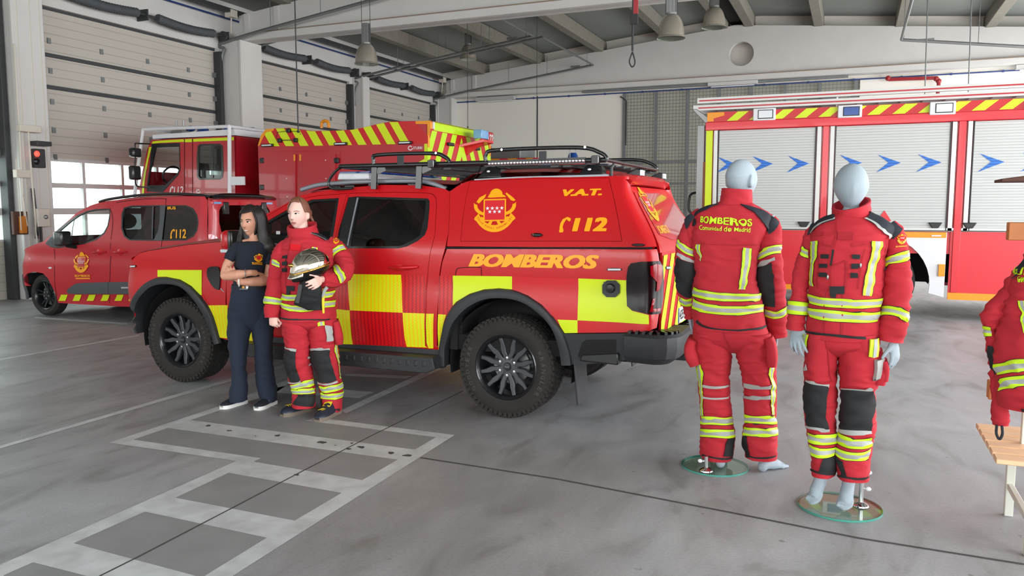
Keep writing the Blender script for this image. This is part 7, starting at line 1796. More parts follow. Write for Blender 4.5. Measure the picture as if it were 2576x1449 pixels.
band(ll,LL([(868,948),(930,935),(1010,902),(1127,866)]),LL([(888,990),(940,992),(1020,975),(1130,945)]),tr);band(ll,LL([(877,992),(940,996),(1020,988),(1137,972)]),LL([(890,1045),(950,1050),(1030,1050),(1140,1040)]),tr)
band(lr,LL([(1186,955),(1260,962),(1350,945),(1450,908)]),LL([(1228,1025),(1290,1032),(1370,1015),(1457,977)]),tr);band(lr,LL([(1216,1032),(1290,1048),(1380,1038),(1462,1012)]),LL([(1216,1095),(1290,1110),(1380,1108),(1462,1080)]),tr)
patch(ll,LL([(808,540),(925,555),(920,690),(945,800),(978,895),(910,905),(852,898),(838,830),(800,740),(782,640)]),'black_pad',tr,'knee_pad',.007,.006,label='black knee pad');patch(lr,LL([(1100,545),(1200,548),(1310,545),(1305,620),(1340,740),(1385,892),(1290,922),(1185,900),(1165,830),(1105,760),(1090,640)]),'black_pad',tr,'knee_pad',.007,.006,label='black knee pad')
for S_,L in((ll,[(812,512),(870,535),(930,548)]),(lr,[(1100,535),(1200,532),(1308,534)]),(ll,[(852,908),(910,918),(980,906)]),(lr,[(1183,912),(1280,935),(1390,905)])):line(S_,LL(L),.016,'silver_tape',tr,'knee_piping',.009)
line(ll,LL([(1050,635),(1080,625)]),.013,'silver_tape',tr,'piping',.006,2);line(ll,LL([(1060,715),(1088,705)]),.013,'silver_tape',tr,'piping',.006,2)
patch(ll,LL([(955,1052),(1040,1056),(1140,1048),(1140,1110),(1138,1185),(1020,1190),(900,1160),(930,1100)]),'black_pad',tr,'gaiter',.005);patch(lr,LL([(1212,1100),(1222,1102),(1232,1160),(1234,1200),(1218,1195)]),'black_pad',tr,'gaiter',.005)
line(lr,LL([(1218,1205),(1300,1222),(1440,1222)]),.012,'black_pad',tr,'hem_piping',.004)
band(lr,LL([(1365,485),(1362,560),(1392,660),(1408,740),(1425,880)]),LL([(1385,482),(1395,560),(1412,620),(1415,740),(1437,870)]),tr)
pk=W2.limb([(843,806,9,-.02),(848,825,11,-.02),(851,845,12,-.02),(853,862,10,-.02)],ratio=3.5,n=4);m=MB();pk.mesh(m,24,20);pc=m.build('cargo_pocket','suit_red',tr,ang=60)
patch(lr,LL([(1252,268),(1325,275),(1343,435),(1275,447)]),'silver_tape',tr,'silver_patch',.012,.006);patch(lr,LL([(1165,206),(1250,210),(1252,268),(1178,272)]),'fluo_tape',tr,'pocket_tab',.010,.006);patch(lr,LL([(1196,207),(1226,209),(1230,268),(1205,270)]),'silver_tape',tr,'pocket_tab',.0125)
m=MB();H2y=math.radians(30);F2_=-W2.f*math.cos(H2y)-W2.r*math.sin(H2y);X2=W2.r*math.cos(H2y)-W2.f*math.sin(H2y)
F2t=(F2_+V((0,0,.02))).normalized();U2_=F2t.cross(X2).normalized();U2_=U2_ if U2_.z>0 else-U2_
C2=W2.pt(751,539,.02);HD2=Head(C2,F2t,X2,U2_,.98);HD2.mesh(m);ear(m,HD2,1);ear(m,HD2,-1)
W2.core(m,[(757,560,17,.03),(760,585,17,.02),(764,610,25,.02),(770,700,38,.0),(772,800,40,0)])
W2.core(m,[(764,612,20,.02),(722,615,13,.0),(702,660,12,-.02),(695,720,11,-.03),(686,770,9,-.05),(685,795,8.5,-.06)])
W2.core(m,[(764,612,20,.02),(838,622,13,.0),(862,672,12,-.06),(850,693,12,-.13),(818,702,10,-.22),(806,703,8.5,-.29)])
hand(m,W2.pt(685,791,-.06),W2.pt(688,812,-.07)-W2.pt(685,791,-.06),W2.f*.9+W2.r*.5,-W2.f+W2.r*.3,1.05,.92,thumb=(.8,.4,.5))
hand(m,W2.pt(808,702,-.30),W2.pt(791,714,-.385)-W2.pt(808,702,-.30),W2.f*.9-W2.r*.1,V((0,0,1)),.42,.95,thumb=(.7,.8,.1))
for x0_,x1_ in((745,763),(812,834)):W2.core(m,[(x0_+6,800,22,0),(x0_+6,900,18,0),(x1_,1015,13,0)])
m.build('body','skin_fair',w2,remesh=.0045,smooth_it=2)
face_parts(HD2,w2,'brow_light',gaze=-.3)
h2=hairmask(HD2,'hair_auburn',w2,lambda az,el:(el>.72+.10*math.cos(az*2)if abs(az)<.8 else(abs(az)>1.30-.42*max(0,el)and el>-.25-.35*max(0,abs(az)-1.9)))and not(abs(az)<1.75 and el<.08),.010,solid=.010)
m=MB();c_=HD2.C-HD2.F*.105+HD2.U*.01+HD2.X*.02;m.ell(c_,(.032,.032,.036),seg=16);m.tube([c_,c_-HD2.F*.02+V((0,0,-.05))+W2.r*.02,c_+V((0,0,-.10))+W2.r*.055],[.02,.012,.003],8,smooth=3);m.build('hair_bun','hair_auburn',h2,ang=180)
shoe(at_z(709,1049),at_z(788,1030),.108,.115,w2,'boot_blue','sole_boot','boot',True,True);shoe(at_z(797,1062),at_z(850,1036),.108,.115,w2,'boot_blue','sole_boot','boot',True,True)
hb=W2.pt(783,680,-.28);HM=empty('firefighter_helmet',(hb.x,hb.y,hb.z),'shiny silver helmet with black neck curtain, held by the firefighter','helmet')
hf=(-W2.r*.92-W2.f*.25+V((0,0,-.28))).normalized();hx=hf.cross(V((0,0,1))).normalized();hu=hx.cross(hf).normalized();hu=hu if hu.z>0 else-hu
hc=W2.pt(783,669,-.27)
def HS(a,e,g=0):
 x=.118*math.sin(a)*math.cos(e);y=.152*math.cos(a)*math.cos(e);z=.128*math.sin(e)+.010*math.exp(-(x/.02)**2)*(math.cos(e)*math.cos(a)>-.5)
 y+=.02*max(0,math.cos(a))**3*(1-math.sin(e))**3
 p=V((x,y,z));p=p*(.92+g/.13);return hc+hx*p.x+hf*p.y+hu*p.z
m=MB();m.grid([[HS(2*PI*i/48,-.12+(PI/2+.12)*j/20)for i in range(48)]for j in range(21)],cu=True);m.build('shell','helmet_chrome',HM,ang=80,solid=.004)
m=MB();m.tube([HS(2*PI*i/40,-.14)for i in range(41)],.006,8);m.build('rim_trim','helmet_gold',HM,ang=80)
m=MB();m.grid([[HS(-.9+1.8*i/16,-.10-.25*j/4,-.004+.004*j)for i in range(17)]for j in range(5)]);m.build('visor','helmet_chrome',HM,solid=.004)
m=MB();m.grid([[HS(2*PI*i/40,-.1-.75*j/8,-.006-.012*j/8)for i in range(40)]for j in range(9)],cu=True);m.build('inner_shell','black',HM,ang=80,solid=.01)
m=MB();m.ell(HS(.0,.35,.004),(.02,.02,.016));m.build('front_badge','helmet_gold',HM)
cu=W2.torso([(700,756,802,.05,-.27),(722,752,808,.055,-.26),(742,747,810,.05,-.25),(758,742,811,.04,-.245),(766,744,811,.03,-.24),(780,775,812,.018,-.235)],wr=.006,wf=12)
m=MB();cu.mesh(m,32,30);m.build('neck_curtain','black_pad',HM,ang=60)
m=MB();pts=[W2.pt(x,y,-.30)for x,y in((756,716),(752,740),(747,762))];
for i in range(2):m.bar(pts[i],pts[i+1],.028,.005,up=W2.f)
m.build('chin_strap','black',HM)
m=MB();pts=[W2.pt(x,y,-.29)for x,y in((790,694),(786,712),(783,722))];m.tube(pts,.008,6);m.build('visor_edge','steel',HM)
m=MB();pts=[W2.pt(x,y,-.26)for x,y in((815,726),(813,745),(813,768),(814,788))];m.tube(pts,[.012,.012,.010,.008],8,smooth=3);m.build('curtain_edge','boot_yellow',HM)
m=MB();pts=[W2.pt(x,y,-.27)for x,y in((823,722),(816,732),(811,748))];m.tube(pts,[.014,.014,.006],8,smooth=3);m.build('curtain_lining','silver_tape',HM)
def glass_base(par,px,py,r,pole_px,pole_py,ztop,knobs):
 c=at_z(px,py);m=MB();m.lathe([(0,.0),(r,.0),(r,.010),(0,.010)],c,seg=64);gb=m.build('glass_base','glass_base',par,ang=30)
 m=MB();m.lathe([(r-.004,.0005),(r+.001,.0005),(r+.001,.0098),(r-.004,.0098)],c,seg=64,close=True);m.build('glass_rim','glass_edge',gb,ang=30)
 m=MB();m.lathe([(0,-.0),(r*.96,-.0),(r*.96,.001),(0,.001)],c+V((0,0,.0005)),seg=48);m.build('base_mirror','mirror_base',gb)
 p=at_z(pole_px,pole_py,.01);m=MB();m.tube([p,V((p.x,p.y,ztop))],.012,12);m.lathe([(0,.022),(.02,.02),(.04,.006),(.042,.0)],p,seg=18);pl=m.build('support_pole','chrome',par)
 for z,s_ in knobs:m=MB();m.tube([(p.x,p.y,z),(p.x+s_*.03,p.y-.01,z)],.004,6);m.ell((p.x+s_*.035,p.y-.01,z),(.014,.006,.012));m.build('clamp_knob','emblem_white',pl)
mat('mirror_base',rgb(206,204,190),.22,metal=.25)
M1=Fig(1848,1176);A1=lambda L:L1(L,1680,380,3.018);N1=lambda L:L1(L,1680,800,3.45)
k1=empty('mannequin',(M1.B.x,M1.B.y,0),'grey mannequin seen from behind in red firefighter suit with yellow back lettering','mannequin')
T1=M1.torso([(505,1818,1884,.072),(513,1800,1895,.085),(523,1772,1915,.105),(540,1748,1940,.125),(570,1740,1938,.14),(610,1741,1918,.148),(650,1745,1906,.15),(690,1748,1905,.152),(730,1743,1911,.16),(770,1741,1918,.168),(805,1742,1924,.172),(826,1744,1926,.17)],wr=.010,wf=7)
a1=M1.limb([(1768,535,16,.0),(1748,556,22,.0),(1732,595,25,-.0),(1727,640,27,.01),(1727,680,27.5,.02),(1726,715,24,.04),(1728,745,20,.06),(1733,775,16,.08),(1736,800,13,.09)],wr=.010,wf=9,seed=1)
b1_=M1.limb([(1915,540,12,.0),(1935,560,25,.0),(1936,600,30,.0),(1936,645,32,.0),(1938,690,34,.01),(1943,735,33,.03),(1950,780,28,.05),(1953,820,25.5,.07),(1954,845,24.5,.08)],wr=.011,wf=8,seed=2)
m=MB();T1.mesh(m,88,120,cap=(False,True));a1.mesh(m,44,90);b1_.mesh(m,48,90);jk=m.build('jacket','suit_red',k1,ang=70)
c1=M1.torso([(522,1800,1893,.088,.0,2.2),(512,1808,1889,.086),(495,1816,1889,.084),(476,1819,1889,.086,0,2.2,-.006)],wr=.005,wf=12);m=MB();c1.mesh(m,44,20,cap=(False,False));m.build('collar','suit_red',jk,ang=70,solid=.014)
line(c1,A1([(430,308),(480,322),(560,330)]),.004,'suit_dark_red',jk,'collar_tab',.004)
band(T1,A1([(188,1032),(300,1062),(450,1080),(600,1085),(702,1080)]),A1([(192,1100),(300,1128),(450,1142),(600,1142),(706,1132)]),jk);band(T1,A1([(185,1120),(300,1160),(450,1178),(600,1176),(722,1162)]),A1([(190,1192),(300,1228),(450,1244),(600,1240),(734,1220)]),jk)
band(T1,A1([(570,735),(560,850),(545,970),(537,1053)]),A1([(633,740),(622,850),(600,970),(585,1056)]),jk);band(T1,A1([(219,712),(228,770),(250,830)]),A1([(252,710),(254,770),(256,832)]),jk)
band(a1,A1([(84,668),(120,705),(165,738),(208,752)]),A1([(70,712),(110,760),(160,792),(208,802)]),jk);line(a1,A1([(75,778),(130,815),(214,850)]),.016,'silver_tape',jk,'piping',.005)
patch(a1,A1([(76,808),(150,840),(216,865),(226,905),(212,1000),(185,1098),(140,1108),(92,1072),(62,980),(60,880)]),'black_pad',jk,'elbow_pad',.006);band(a1,A1([(88,1100),(130,1122),(190,1108)]),A1([(98,1158),(140,1176),(190,1162)]),jk)
band(b1_,A1([(670,795),(720,750),(800,712),(862,710)]),A1([(674,845),(730,805),(800,782),(868,778)]),jk);line(b1_,A1([(680,882),(740,845),(808,815)]),.020,'silver_tape',jk,'piping',.005)
patch(b1_,A1([(680,895),(730,868),(785,850),(803,950),(808,1080),(812,1185),(770,1178),(735,1165),(700,1080),(672,960)]),'black_pad',jk,'elbow_pad',.006);band(b1_,A1([(730,1192),(810,1220),(860,1205),(897,1175)]),A1([(744,1254),(815,1272),(865,1262),(900,1235)]),jk)
patch(T1,A1([(388,405),(300,425),(225,452),(150,490),(140,560),(160,570),(210,500),(290,450)]),'navy_pad',jk,'shoulder_pad',.006,.004);patch(T1,A1([(548,408),(620,425),(700,450),(770,490),(790,560),(765,610),(740,575),(700,520),(630,455)]),'navy_pad',jk,'shoulder_pad',.006,.004)
patch(a1,A1([(180,478),(128,520),(132,560),(145,598),(175,545),(205,500)]),'navy_pad',jk,'shoulder_pad',.005);patch(b1_,A1([(730,470),(800,505),(838,540),(830,575),(768,636),(740,580),(700,500)]),'navy_pad',jk,'shoulder_pad',.005)
m=MB();text_on(m,T1,'BOMBEROS',A1([(250,545),(632,572),(638,514),(255,496)]),.006,bold=.028);m.build('lettering','fluo_tape',jk,label='yellow BOMBEROS lettering across the back')
m=MB();text_on(m,T1,'Comunidad de Madrid',A1([(243,597),(622,617),(626,583),(247,563)]),.006,bold=.02);m.build('lettering','fluo_tape',jk,label='small yellow Comunidad de Madrid lettering')
line(T1,A1([(240,700),(450,712),(690,708)]),.004,'suit_dark_red',jk,'back_seam',.002);line(T1,A1([(190,1290),(300,1335),(500,1360),(740,1325)]),.016,'black_pad',jk,'hem_piping',.004)
line(a1,A1([(150,600),(170,680),(190,760)]),.004,'suit_dark_red',jk,'seam',.003);line(b1_,A1([(805,870),(815,1050),(820,1190)]),.004,'suit_dark_red',jk,'seam',.003)
HP=M1.torso([(812,1746,1925,.15),(832,1743,1932,.16),(850,1746,1934,.15),(868,1765,1915,.12),(884,1805,1878,.06)],wr=.008,wf=7)
ll=M1.torso([(835,1744,1840,.14),(884,1747,1841,.13),(916,1752,1838,.12),(960,1757,1837,.108),(1000,1759,1838,.10),(1040,1763,1842,.10),(1080,1763,1846,.102),(1110,1763,1846,.105),(1149,1762,1842,.108)],wr=.011,wf=8)
lr=M1.torso([(835,1842,1936,.14),(884,1848,1946,.13),(916,1858,1950,.12),(945,1866,1951,.11),(1000,1871,1952,.10),(1050,1872,1953,.10),(1080,1871,1954,.102),(1110,1871,1954,.105),(1149,1873,1952,.108)],wr=.011,wf=8,seed=6)
m=MB();HP.mesh(m,44,20);ll.mesh(m,52,110);lr.mesh(m,52,110);tr=m.build('trousers','suit_red',k1,ang=70)
pl_=M1.limb([(1744,850,12,.0),(1738,868,15,.0),(1742,890,17,.0),(1750,912,14,.0)],ratio=4,n=4);pr_=M1.limb([(1932,845,12,.0),(1938,865,15,.0),(1940,890,16,.0),(1940,915,14,.0)],ratio=4,n=4)
for S_ in(pl_,pr_):m=MB();S_.mesh(m,28,24);m.build('cargo_pocket','suit_red',tr,ang=60)
for S_,a,b in((ll,[(288,848),(430,858),(566,852)],[(288,918),(430,932),(572,922)]),(ll,[(290,960),(430,966),(575,964)],[(290,1028),(430,1042),(577,1030)]),(lr,[(662,836),(800,848),(946,844)],[(658,905),(800,918),(948,912)]),(lr,[(656,946),(800,956),(946,950)],[(656,1016),(800,1028),(950,1010)])):band(S_,N1(a),N1(b),tr)
for S_,L in((ll,[(305,587),(400,600),(517,586)]),(ll,[(305,686),(400,700),(520,686)]),(lr,[(662,578),(770,603),(896,596)]),(lr,[(664,680),(780,692),(900,686)])):line(S_,N1(L),.016,'silver_tape',tr,'piping',.005)
band(ll,N1([(258,402),(262,480),(275,570),(282,640),(292,700),(292,845)]),N1([(285,400),(312,490),(305,570),(308,640),(312,700),(315,845)]),tr);band(lr,N1([(885,425),(872,490),(895,570),(888,640),(892,700),(900,840)]),N1([(915,425),(905,490),(925,570),(925,640),(925,700),(938,838)]),tr)
patch(ll,N1([(575,1042),(545,1044),(512,1050),(495,1120),(478,1200),(530,1205),(572,1200),(580,1120)]),'black_pad',tr,'gaiter',.005);patch(lr,N1([(655,1020),(672,1022),(688,1028),(700,1110),(714,1205),(680,1202),(658,1195),(652,1100)]),'black_pad',tr,'gaiter',.005)
line(ll,N1([(284,1192),(400,1212),(556,1208)]),.010,'black_pad',tr,'hem_piping',.004);line(lr,N1([(662,1196),(780,1212),(940,1192)]),.010,'black_pad',tr,'hem_piping',.004)
line(HP,N1([(480,110),(500,180),(545,260)]),.004,'suit_dark_red',tr,'seat_seam',.003)
m=MB();hy=math.radians(38);Fh=M1.f*math.cos(hy)+M1.r*math.sin(hy);Xh=M1.r*math.cos(hy)-M1.f*math.sin(hy)
HDm=Head(M1.pt(1865,452,.02),(Fh+V((0,0,-.05))).normalized(),Xh,V((0,0,1)),1.0,False,.083,.108,.122,.30);HDm.mesh(m);ear(m,HDm,1,1.35);ear(m,HDm,-1,1.35)
M1.core(m,[(1862,475,22,.02),(1856,505,22,.0),(1850,530,34,.0),(1840,650,50,.0),(1835,780,50,0),(1838,860,55,0)])
M1.core(m,[(1850,540,24,0),(1755,550,16,0),(1730,640,14,.01),(1727,720,13,.04),(1734,790,9,.09)]);M1.core(m,[(1850,540,24,0),(1935,552,18,0),(1938,650,17,.0),(1948,750,14,.03),(1951,840,9,.07)])
hand(m,M1.pt(1735,797,.09),M1.pt(1742,830,.11)-M1.pt(1735,797,.09),M1.r,M1.f,.25,.9);hand(m,M1.pt(1950,840,.07),M1.pt(1946,876,.05)-M1.pt(1950,840,.07),-M1.r*.8-M1.f*.4,M1.f*-.3-M1.r,.55,.92)
fl0,fl1=M1.pt(1808,1140,.0),M1.pt(1914,1140,.0)
M1.core(m,[(1800,860,34,0),(1800,1000,22,0),(1809,1140,12.5,.0)]);M1.core(m,[(1890,860,34,0),(1910,1000,22,0),(1914,1145,13,.0)])
g=at_z(1812,1180,.012);foot(m,g+M1.f*.22,g,fl0);g=at_z(1912,1186,.0);g2=at_z(1962,1186,.0);foot(m,g+(g2-g).normalized()*.15+M1.f*.10,g-M1.f*.02,fl1)
m.build('body','skin_mannequin',k1,remesh=.005,smooth_it=2)
glass_base(k1,1798,1173,.203,1776,1184,.10,[(.07,-1)])
M2=Fig(2090,1276);A2=lambda L:L1(L,1960,380,2.786);N2=lambda L:L1(L,1960,840,2.897)
k2=empty('mannequin',(M2.B.x,M2.B.y,0),'faceless grey mannequin facing the camera in red firefighter jacket and trousers with black knees','mannequin')
T2=M2.torso([(530,2108,2182,.075),(540,2090,2195,.088),(552,2066,2222,.108),(572,2045,2246,.13),(600,2038,2240,.14),(650,2038,2228,.148),(700,2034,2221,.152),(740,2032,2219,.158),(790,2030,2218,.165),(830,2028,2213,.17),(848,2028,2210,.168)],wr=.009,wf=7,seed=8)
a2=M2.limb([(2062,572,15,.0),(2045,592,20,.0),(2032,630,21,.0),(2021,670,22,.0),(2014,710,22.5,-.01),(2010,750,22,-.02),(2006,790,22.5,-.03),(2003,829,24,-.03)],wr=.010,wf=8,seed=9)
b2=M2.limb([(2232,570,18,.0),(2250,590,24,.0),(2257,630,28,.0),(2260,670,33,.0),(2258,710,36,-.01),(2254,755,36,-.02),(2249,800,35,-.03),(2243,835,34.5,-.03),(2239,857,33,-.03)],wr=.012,wf=7,seed=10)
m=MB();T2.mesh(m,88,120,cap=(False,True));a2.mesh(m,44,90);b2.mesh(m,52,90);jk=m.build('jacket','suit_red',k2,ang=70)
c2=M2.torso([(548,2098,2192,.092,.0,2.2),(540,2100,2190,.09),(527,2099,2187,.09,0,2.2,.006,.01),(512,2098,2186,.092,0,2.2,.014,.028)],wr=.006,wf=12,seed=3);m=MB();c2.mesh(m,44,20,cap=(False,False));m.build('collar','suit_red',jk,ang=70,solid=.014)
for S_,a,b in((T2,[(206,1002),(330,1030),(440,1038),(560,1042),(720,1030)],[(204,1066),(330,1090),(440,1098),(560,1102),(720,1092)]),(T2,[(198,1094),(330,1113),(440,1122),(560,1130),(716,1124)],[(194,1160),(330,1188),(440,1198),(560,1204),(712,1194)]),(T2,[(648,628),(640,740),(600,880),(583,1010)],[(720,634),(695,760),(665,880),(642,1014)]),(T2,[(210,632),(212,710),(228,800),(222,940)],[(274,626),(270,720),(246,810),(248,950)]),(b2,[(740,772),(780,738),(840,712),(915,694)],[(738,808),(790,794),(850,778),(924,755)]),(b2,[(720,1088),(780,1085),(850,1100),(910,1130)],[(714,1150),(780,1150),(845,1168),(896,1198)]),(a2,[(166,672),(185,682),(203,690)],[(148,722),(175,740),(202,752)])):band(S_,A2(a),A2(b),jk)
wrapband(a2,5.25,5.98,jk)
patch(T2,A2([(390,450),(300,468),(240,500),(212,555),(235,550),(280,520),(395,482)]),'navy_pad',jk,'shoulder_pad',.006,.004);patch(T2,A2([(635,430),(700,452),(770,490),(800,540),(780,590),(750,575),(680,525),(602,478)]),'navy_pad',jk,'shoulder_pad',.006,.004)
patch(b2,A2([(740,468),(800,502),(858,548),(830,590),(800,622),(770,590),(735,545)]),'navy_pad',jk,'shoulder_pad',.006);patch(a2,A2([(262,500),(225,525),(205,570),(202,592),(232,570),(262,545)]),'navy_pad',jk,'shoulder_pad',.005)
line(T2,A2([(395,478),(320,505),(262,538),(215,580)]),.014,'silver_tape',jk,'piping',.009);line(T2,A2([(600,475),(660,508),(720,555),(770,600)]),.016,'silver_tape',jk,'piping',.009)
patch(T2,A2([(412,565),(515,563),(514,622),(410,622)]),'suit_dark_red',jk,'velcro_patch',.004);patch(T2,A2([(225,570),(310,566),(308,594),(226,597)]),'suit_dark_red',jk,'velcro_patch',.004)
for x,y in((298,722),(288,788),(284,852),(512,724),(505,790),(500,856)):patch(T2,A2([(x,y),(x+52,y+2),(x+51,y+31),(x,y+29)]),'black_pad',jk,'webbing_tab',.006,.004)
patch(T2,A2([(358,952),(460,952),(457,998),(402,998),(394,1032),(360,1022)]),'black_pad',jk,'webbing_tab',.010,.006)
for L,w_ in(([(420,440),(400,560),(385,660),(360,800),(357,950),(322,1010),(316,1280)],.005),([(470,770),(472,860),(462,960),(442,1050),(438,1282)],.004),([(356,806),(410,790),(470,766)],.004),([(302,630),(310,655),(390,668)],.004),([(516,640),(520,668),(600,650)],.004),([(270,690),(272,860),(268,960)],.004),([(600,690),(575,820),(550,970)],.004),([(745,620),(735,780),(722,900)],.004)):line(T2,A2(L),w_,'suit_dark_red',jk,'seam',.0035)
line(T2,A2([(380,690),(365,800)]),.008,'black_pad',jk,'zip_edge',.006,2)
for q in((566,806),(345,882)):m=MB();u,v=T2.uv(*A2([q])[0]);m.ell(T2.P(u,v)+T2.N(u,v)*.010,(.006,.006,.013),seg=10);m.build('zip_pull','steel',jk)
line(T2,A2([(190,1265),(330,1285),(500,1302),(690,1312)]),.016,'black_pad',jk,'hem_piping',.004)
emblem(b2,A2([(822,650),(882,650),(878,585),(826,585)]),jk,.006,fine=False,label='small yellow sleeve crest',field='suit_velcro')
m=MB();text_on(m,b2,'BOMBEROS',A2([(816,678),(888,670),(888,658),(818,664)]),.006,bold=.04);m.build('lettering','gold_vinyl',jk)
HP=M2.torso([(838,2031,2211,.15),(856,2029,2214,.155),(870,2036,2206,.14),(882,2052,2188,.11),(896,2085,2140,.05)],wr=.007,wf=7)
ll=M2.torso([(834,2029,2112,.145),(920,2023,2106,.125),(950,2024,2104,.115),(985,2022,2105,.108),(1015,2023,2104,.105),(1045,2026,2103,.10),(1080,2029,2104,.098),(1110,2033,2104,.098),(1150,2040,2102,.10),(1190,2041,2100,.10)],wr=.010,wf=8,seed=12)
lr=M2.torso([(834,2110,2212,.15),(920,2110,2217,.128),(960,2112,2212,.118),(985,2113,2203,.108),(1030,2114,2202,.106),(1060,2113,2201,.104),(1090,2109,2197,.10),(1120,2104,2191,.10),(1160,2102,2187,.10),(1200,2108,2185,.10)],wr=.011,wf=8,seed=13)
m=MB();HP.mesh(m,44,20);ll.mesh(m,52,110);lr.mesh(m,52,110);tr=m.build('trousers','suit_red',k2,ang=70)
for S_,a,b in((ll,[(207,715),(300,736),(412,728)],[(220,785),(310,808),(412,796)]),(ll,[(224,798),(310,834),(412,820)],[(238,880),(310,902),(408,884)]),(lr,[(418,715),(470,742),(550,764),(672,752)],[(418,785),(470,815),(550,836),(668,815)]),(lr,[(414,820),(465,850),(540,866),(660,835)],[(414,880),(465,915),(530,924),(650,908)])):band(S_,N2(a),N2(b),tr)
patch(ll,N2([(200,345),(280,368),(355,385),(342,470),(336,600),(355,692),(280,685),(212,660),(192,560),(186,450)]),'black_pad',tr,'knee_pad',.008,.006,label='black knee pad');patch(lr,N2([(465,402),(560,408),(670,408),(690,480),(690,545),(668,620),(665,705),(550,712),(450,695),(448,600),(468,500),(456,450)]),'black_pad',tr,'knee_pad',.008,.006,label='black knee pad')
for S_,L in((ll,[(203,335),(280,360),(355,378)]),(lr,[(462,392),(570,396),(672,402)]),(ll,[(207,668),(280,692),(357,696)]),(lr,[(444,700),(540,722),(665,714)])):line(S_,N2(L),.018,'silver_tape',tr,'knee_piping',.010)
patch(ll,N2([(322,905),(365,898),(405,888),(404,1012),(350,1015),(290,1005),(305,950)]),'black_pad',tr,'gaiter',.005);patch(lr,N2([(418,892),(440,915),(466,930),(480,990),(496,1040),(455,1032),(432,1010)]),'black_pad',tr,'gaiter',.005)
line(ll,N2([(235,985),(290,1010),(400,1018)]),.010,'black_pad',tr,'hem_piping',.004);line(lr,N2([(430,1030),(500,1048),(650,1032)]),.010,'black_pad',tr,'hem_piping',.004)
pr_=M2.limb([(2208,880,12,.0),(2213,905,15,.0),(2215,935,17,.0),(2212,962,15,.0)],ratio=3,n=4);m=MB();pr_.mesh(m,28,24);m.build('cargo_pocket','suit_red',tr,ang=60)
pq=M2.limb([(2224,905,8,-.03),(2228,925,9,-.03),(2226,955,8,-.03)],ratio=4,n=4);m=MB();pq.mesh(m,20,16);m.build('pocket_flap','suit_red',tr,ang=60)
patch(lr,N2([(690,185),(733,185),(728,345),(682,345)]),'silver_tape',tr,'silver_patch',.022,.02);patch(lr,N2([(652,35),(707,37),(702,165),(648,165)]),'fluo_tape',tr,'pocket_tab',.012,.006);patch(lr,N2([(672,36),(692,37),(688,165),(670,165)]),'silver_tape',tr,'pocket_tab',.0145)
patch(ll,N2([(198,5),(228,5),(215,108),(188,100)]),'fluo_tape',tr,'pocket_tab',.010);patch(ll,N2([(208,5),(218,5),(206,104),(196,102)]),'silver_tape',tr,'pocket_tab',.0125);patch(ll,N2([(205,222),(212,260),(188,266)]),'silver_tape',tr,'silver_patch',.006)
for L in([(400,40),(425,120),(430,250),(428,330)],[(340,60),(360,200),(380,340)]):line(lr if L[0][0]>380 else ll,N2(L),.004,'suit_dark_red',tr,'seam',.003)
m=MB();HDm=Head(M2.pt(2141,470,.0),(-M2.f+M2.r*.12).normalized(),M2.r,V((0,0,1)),1.0,False,.085,.100,.120,.42);HDm.mesh(m)
M2.core(m,[(2141,495,20,.02),(2142,520,20,.01),(2140,550,32,.0),(2130,650,50,.0),(2124,790,50,0),(2120,850,50,0)])
M2.core(m,[(2140,565,24,0),(2050,585,15,0),(2022,670,13,.0),(2010,750,12,-.02),(2004,825,10,-.03)]);M2.core(m,[(2140,565,24,0),(2245,588,18,0),(2258,680,16,.0),(2252,780,14,-.02),(2248,862,11,-.04)])
hand(m,M2.pt(2003,822,-.03),M2.pt(2004,862,-.08)-M2.pt(2003,822,-.03),M2.f*.7+M2.r*.3,M2.r,.30,1.0,spread=1.8);hand(m,M2.pt(2249,858,-.04),M2.pt(2252,905,-.05)-M2.pt(2249,858,-.04),M2.f*.5-M2.r*.8,-M2.f,.30,1.0)
M2.core(m,[(2066,890,32,0),(2068,1050,24,0),(2068,1185,17,.03)]);M2.core(m,[(2160,890,34,0),(2155,1050,24,0),(2137,1200,17,.03)])
aL,aR=M2.pt(2068,1180,.03),M2.pt(2137,1195,.03)
g=at_z(2042,1272,.012);hL=V((aL.x,aL.y,0));foot(m,V((g.x,g.y,.012)),V((hL.x,hL.y,.10))+(hL-g).normalized()*.0,aL)
M2.core(m,[(2068,1185,17,.03),(2062,1215,15,.02),(2055,1238,15,.0)]);M2.core(m,[(2137,1200,17,.03),(2133,1235,15,.02),(2129,1258,15,.0)])
g=at_z(2122,1289,.012);hR=V((aR.x,aR.y,0));foot(m,V((g.x,g.y,.012)),V((hR.x,hR.y,.10)),aR)
m.build('body','skin_mannequin',k2,remesh=.005,smooth_it=2)
glass_base(k2,2112,1276,.213,2165,1272,.24,[(.20,1),(.11,1)])
BN=empty('locker_bench',(1.15,4.6,0),'slatted wooden bench on white steel legs with coat rail, at the right edge','bench')
c0=at_z(2455,1064,.46);x0=c0.x;y1=c0.y;y0=at_z(2520,1166,.44).y
ns=6;
for k in range(ns):
 ya=y1-(y1-y0)*k/(ns-.25);w_=(y1-y0)/ns*.80;m=MB();m.bb(x0+.0,x0+1.5,ya-w_,ya,.435,.46);m.build('slat','wood_light',BN,bevel=.004)
for xx in(at_z(2560,1345).x,at_z(2560,1345).x+1.25):
 m=MB()
 for yy in(y0+.06,y1-.07):m.bb(xx-.02,xx+.02,yy-.02,yy+.02,0,.435)
 m.bb(xx-.02,xx+.02,y0+.03,y1-.04,.395,.435);m.bar((xx,y0+.06,.16),(xx,y1-.07,.16),.03,.03);m.bar((xx,y0+.08,.14),(xx+.25,(y0+y1)/2,.14),.02,.03);lg=m.build('leg_frame','bench_steel',BN,bevel=.004)
m=MB()
ux=at_y(2573,900,(y0+y1)/2).x+.03
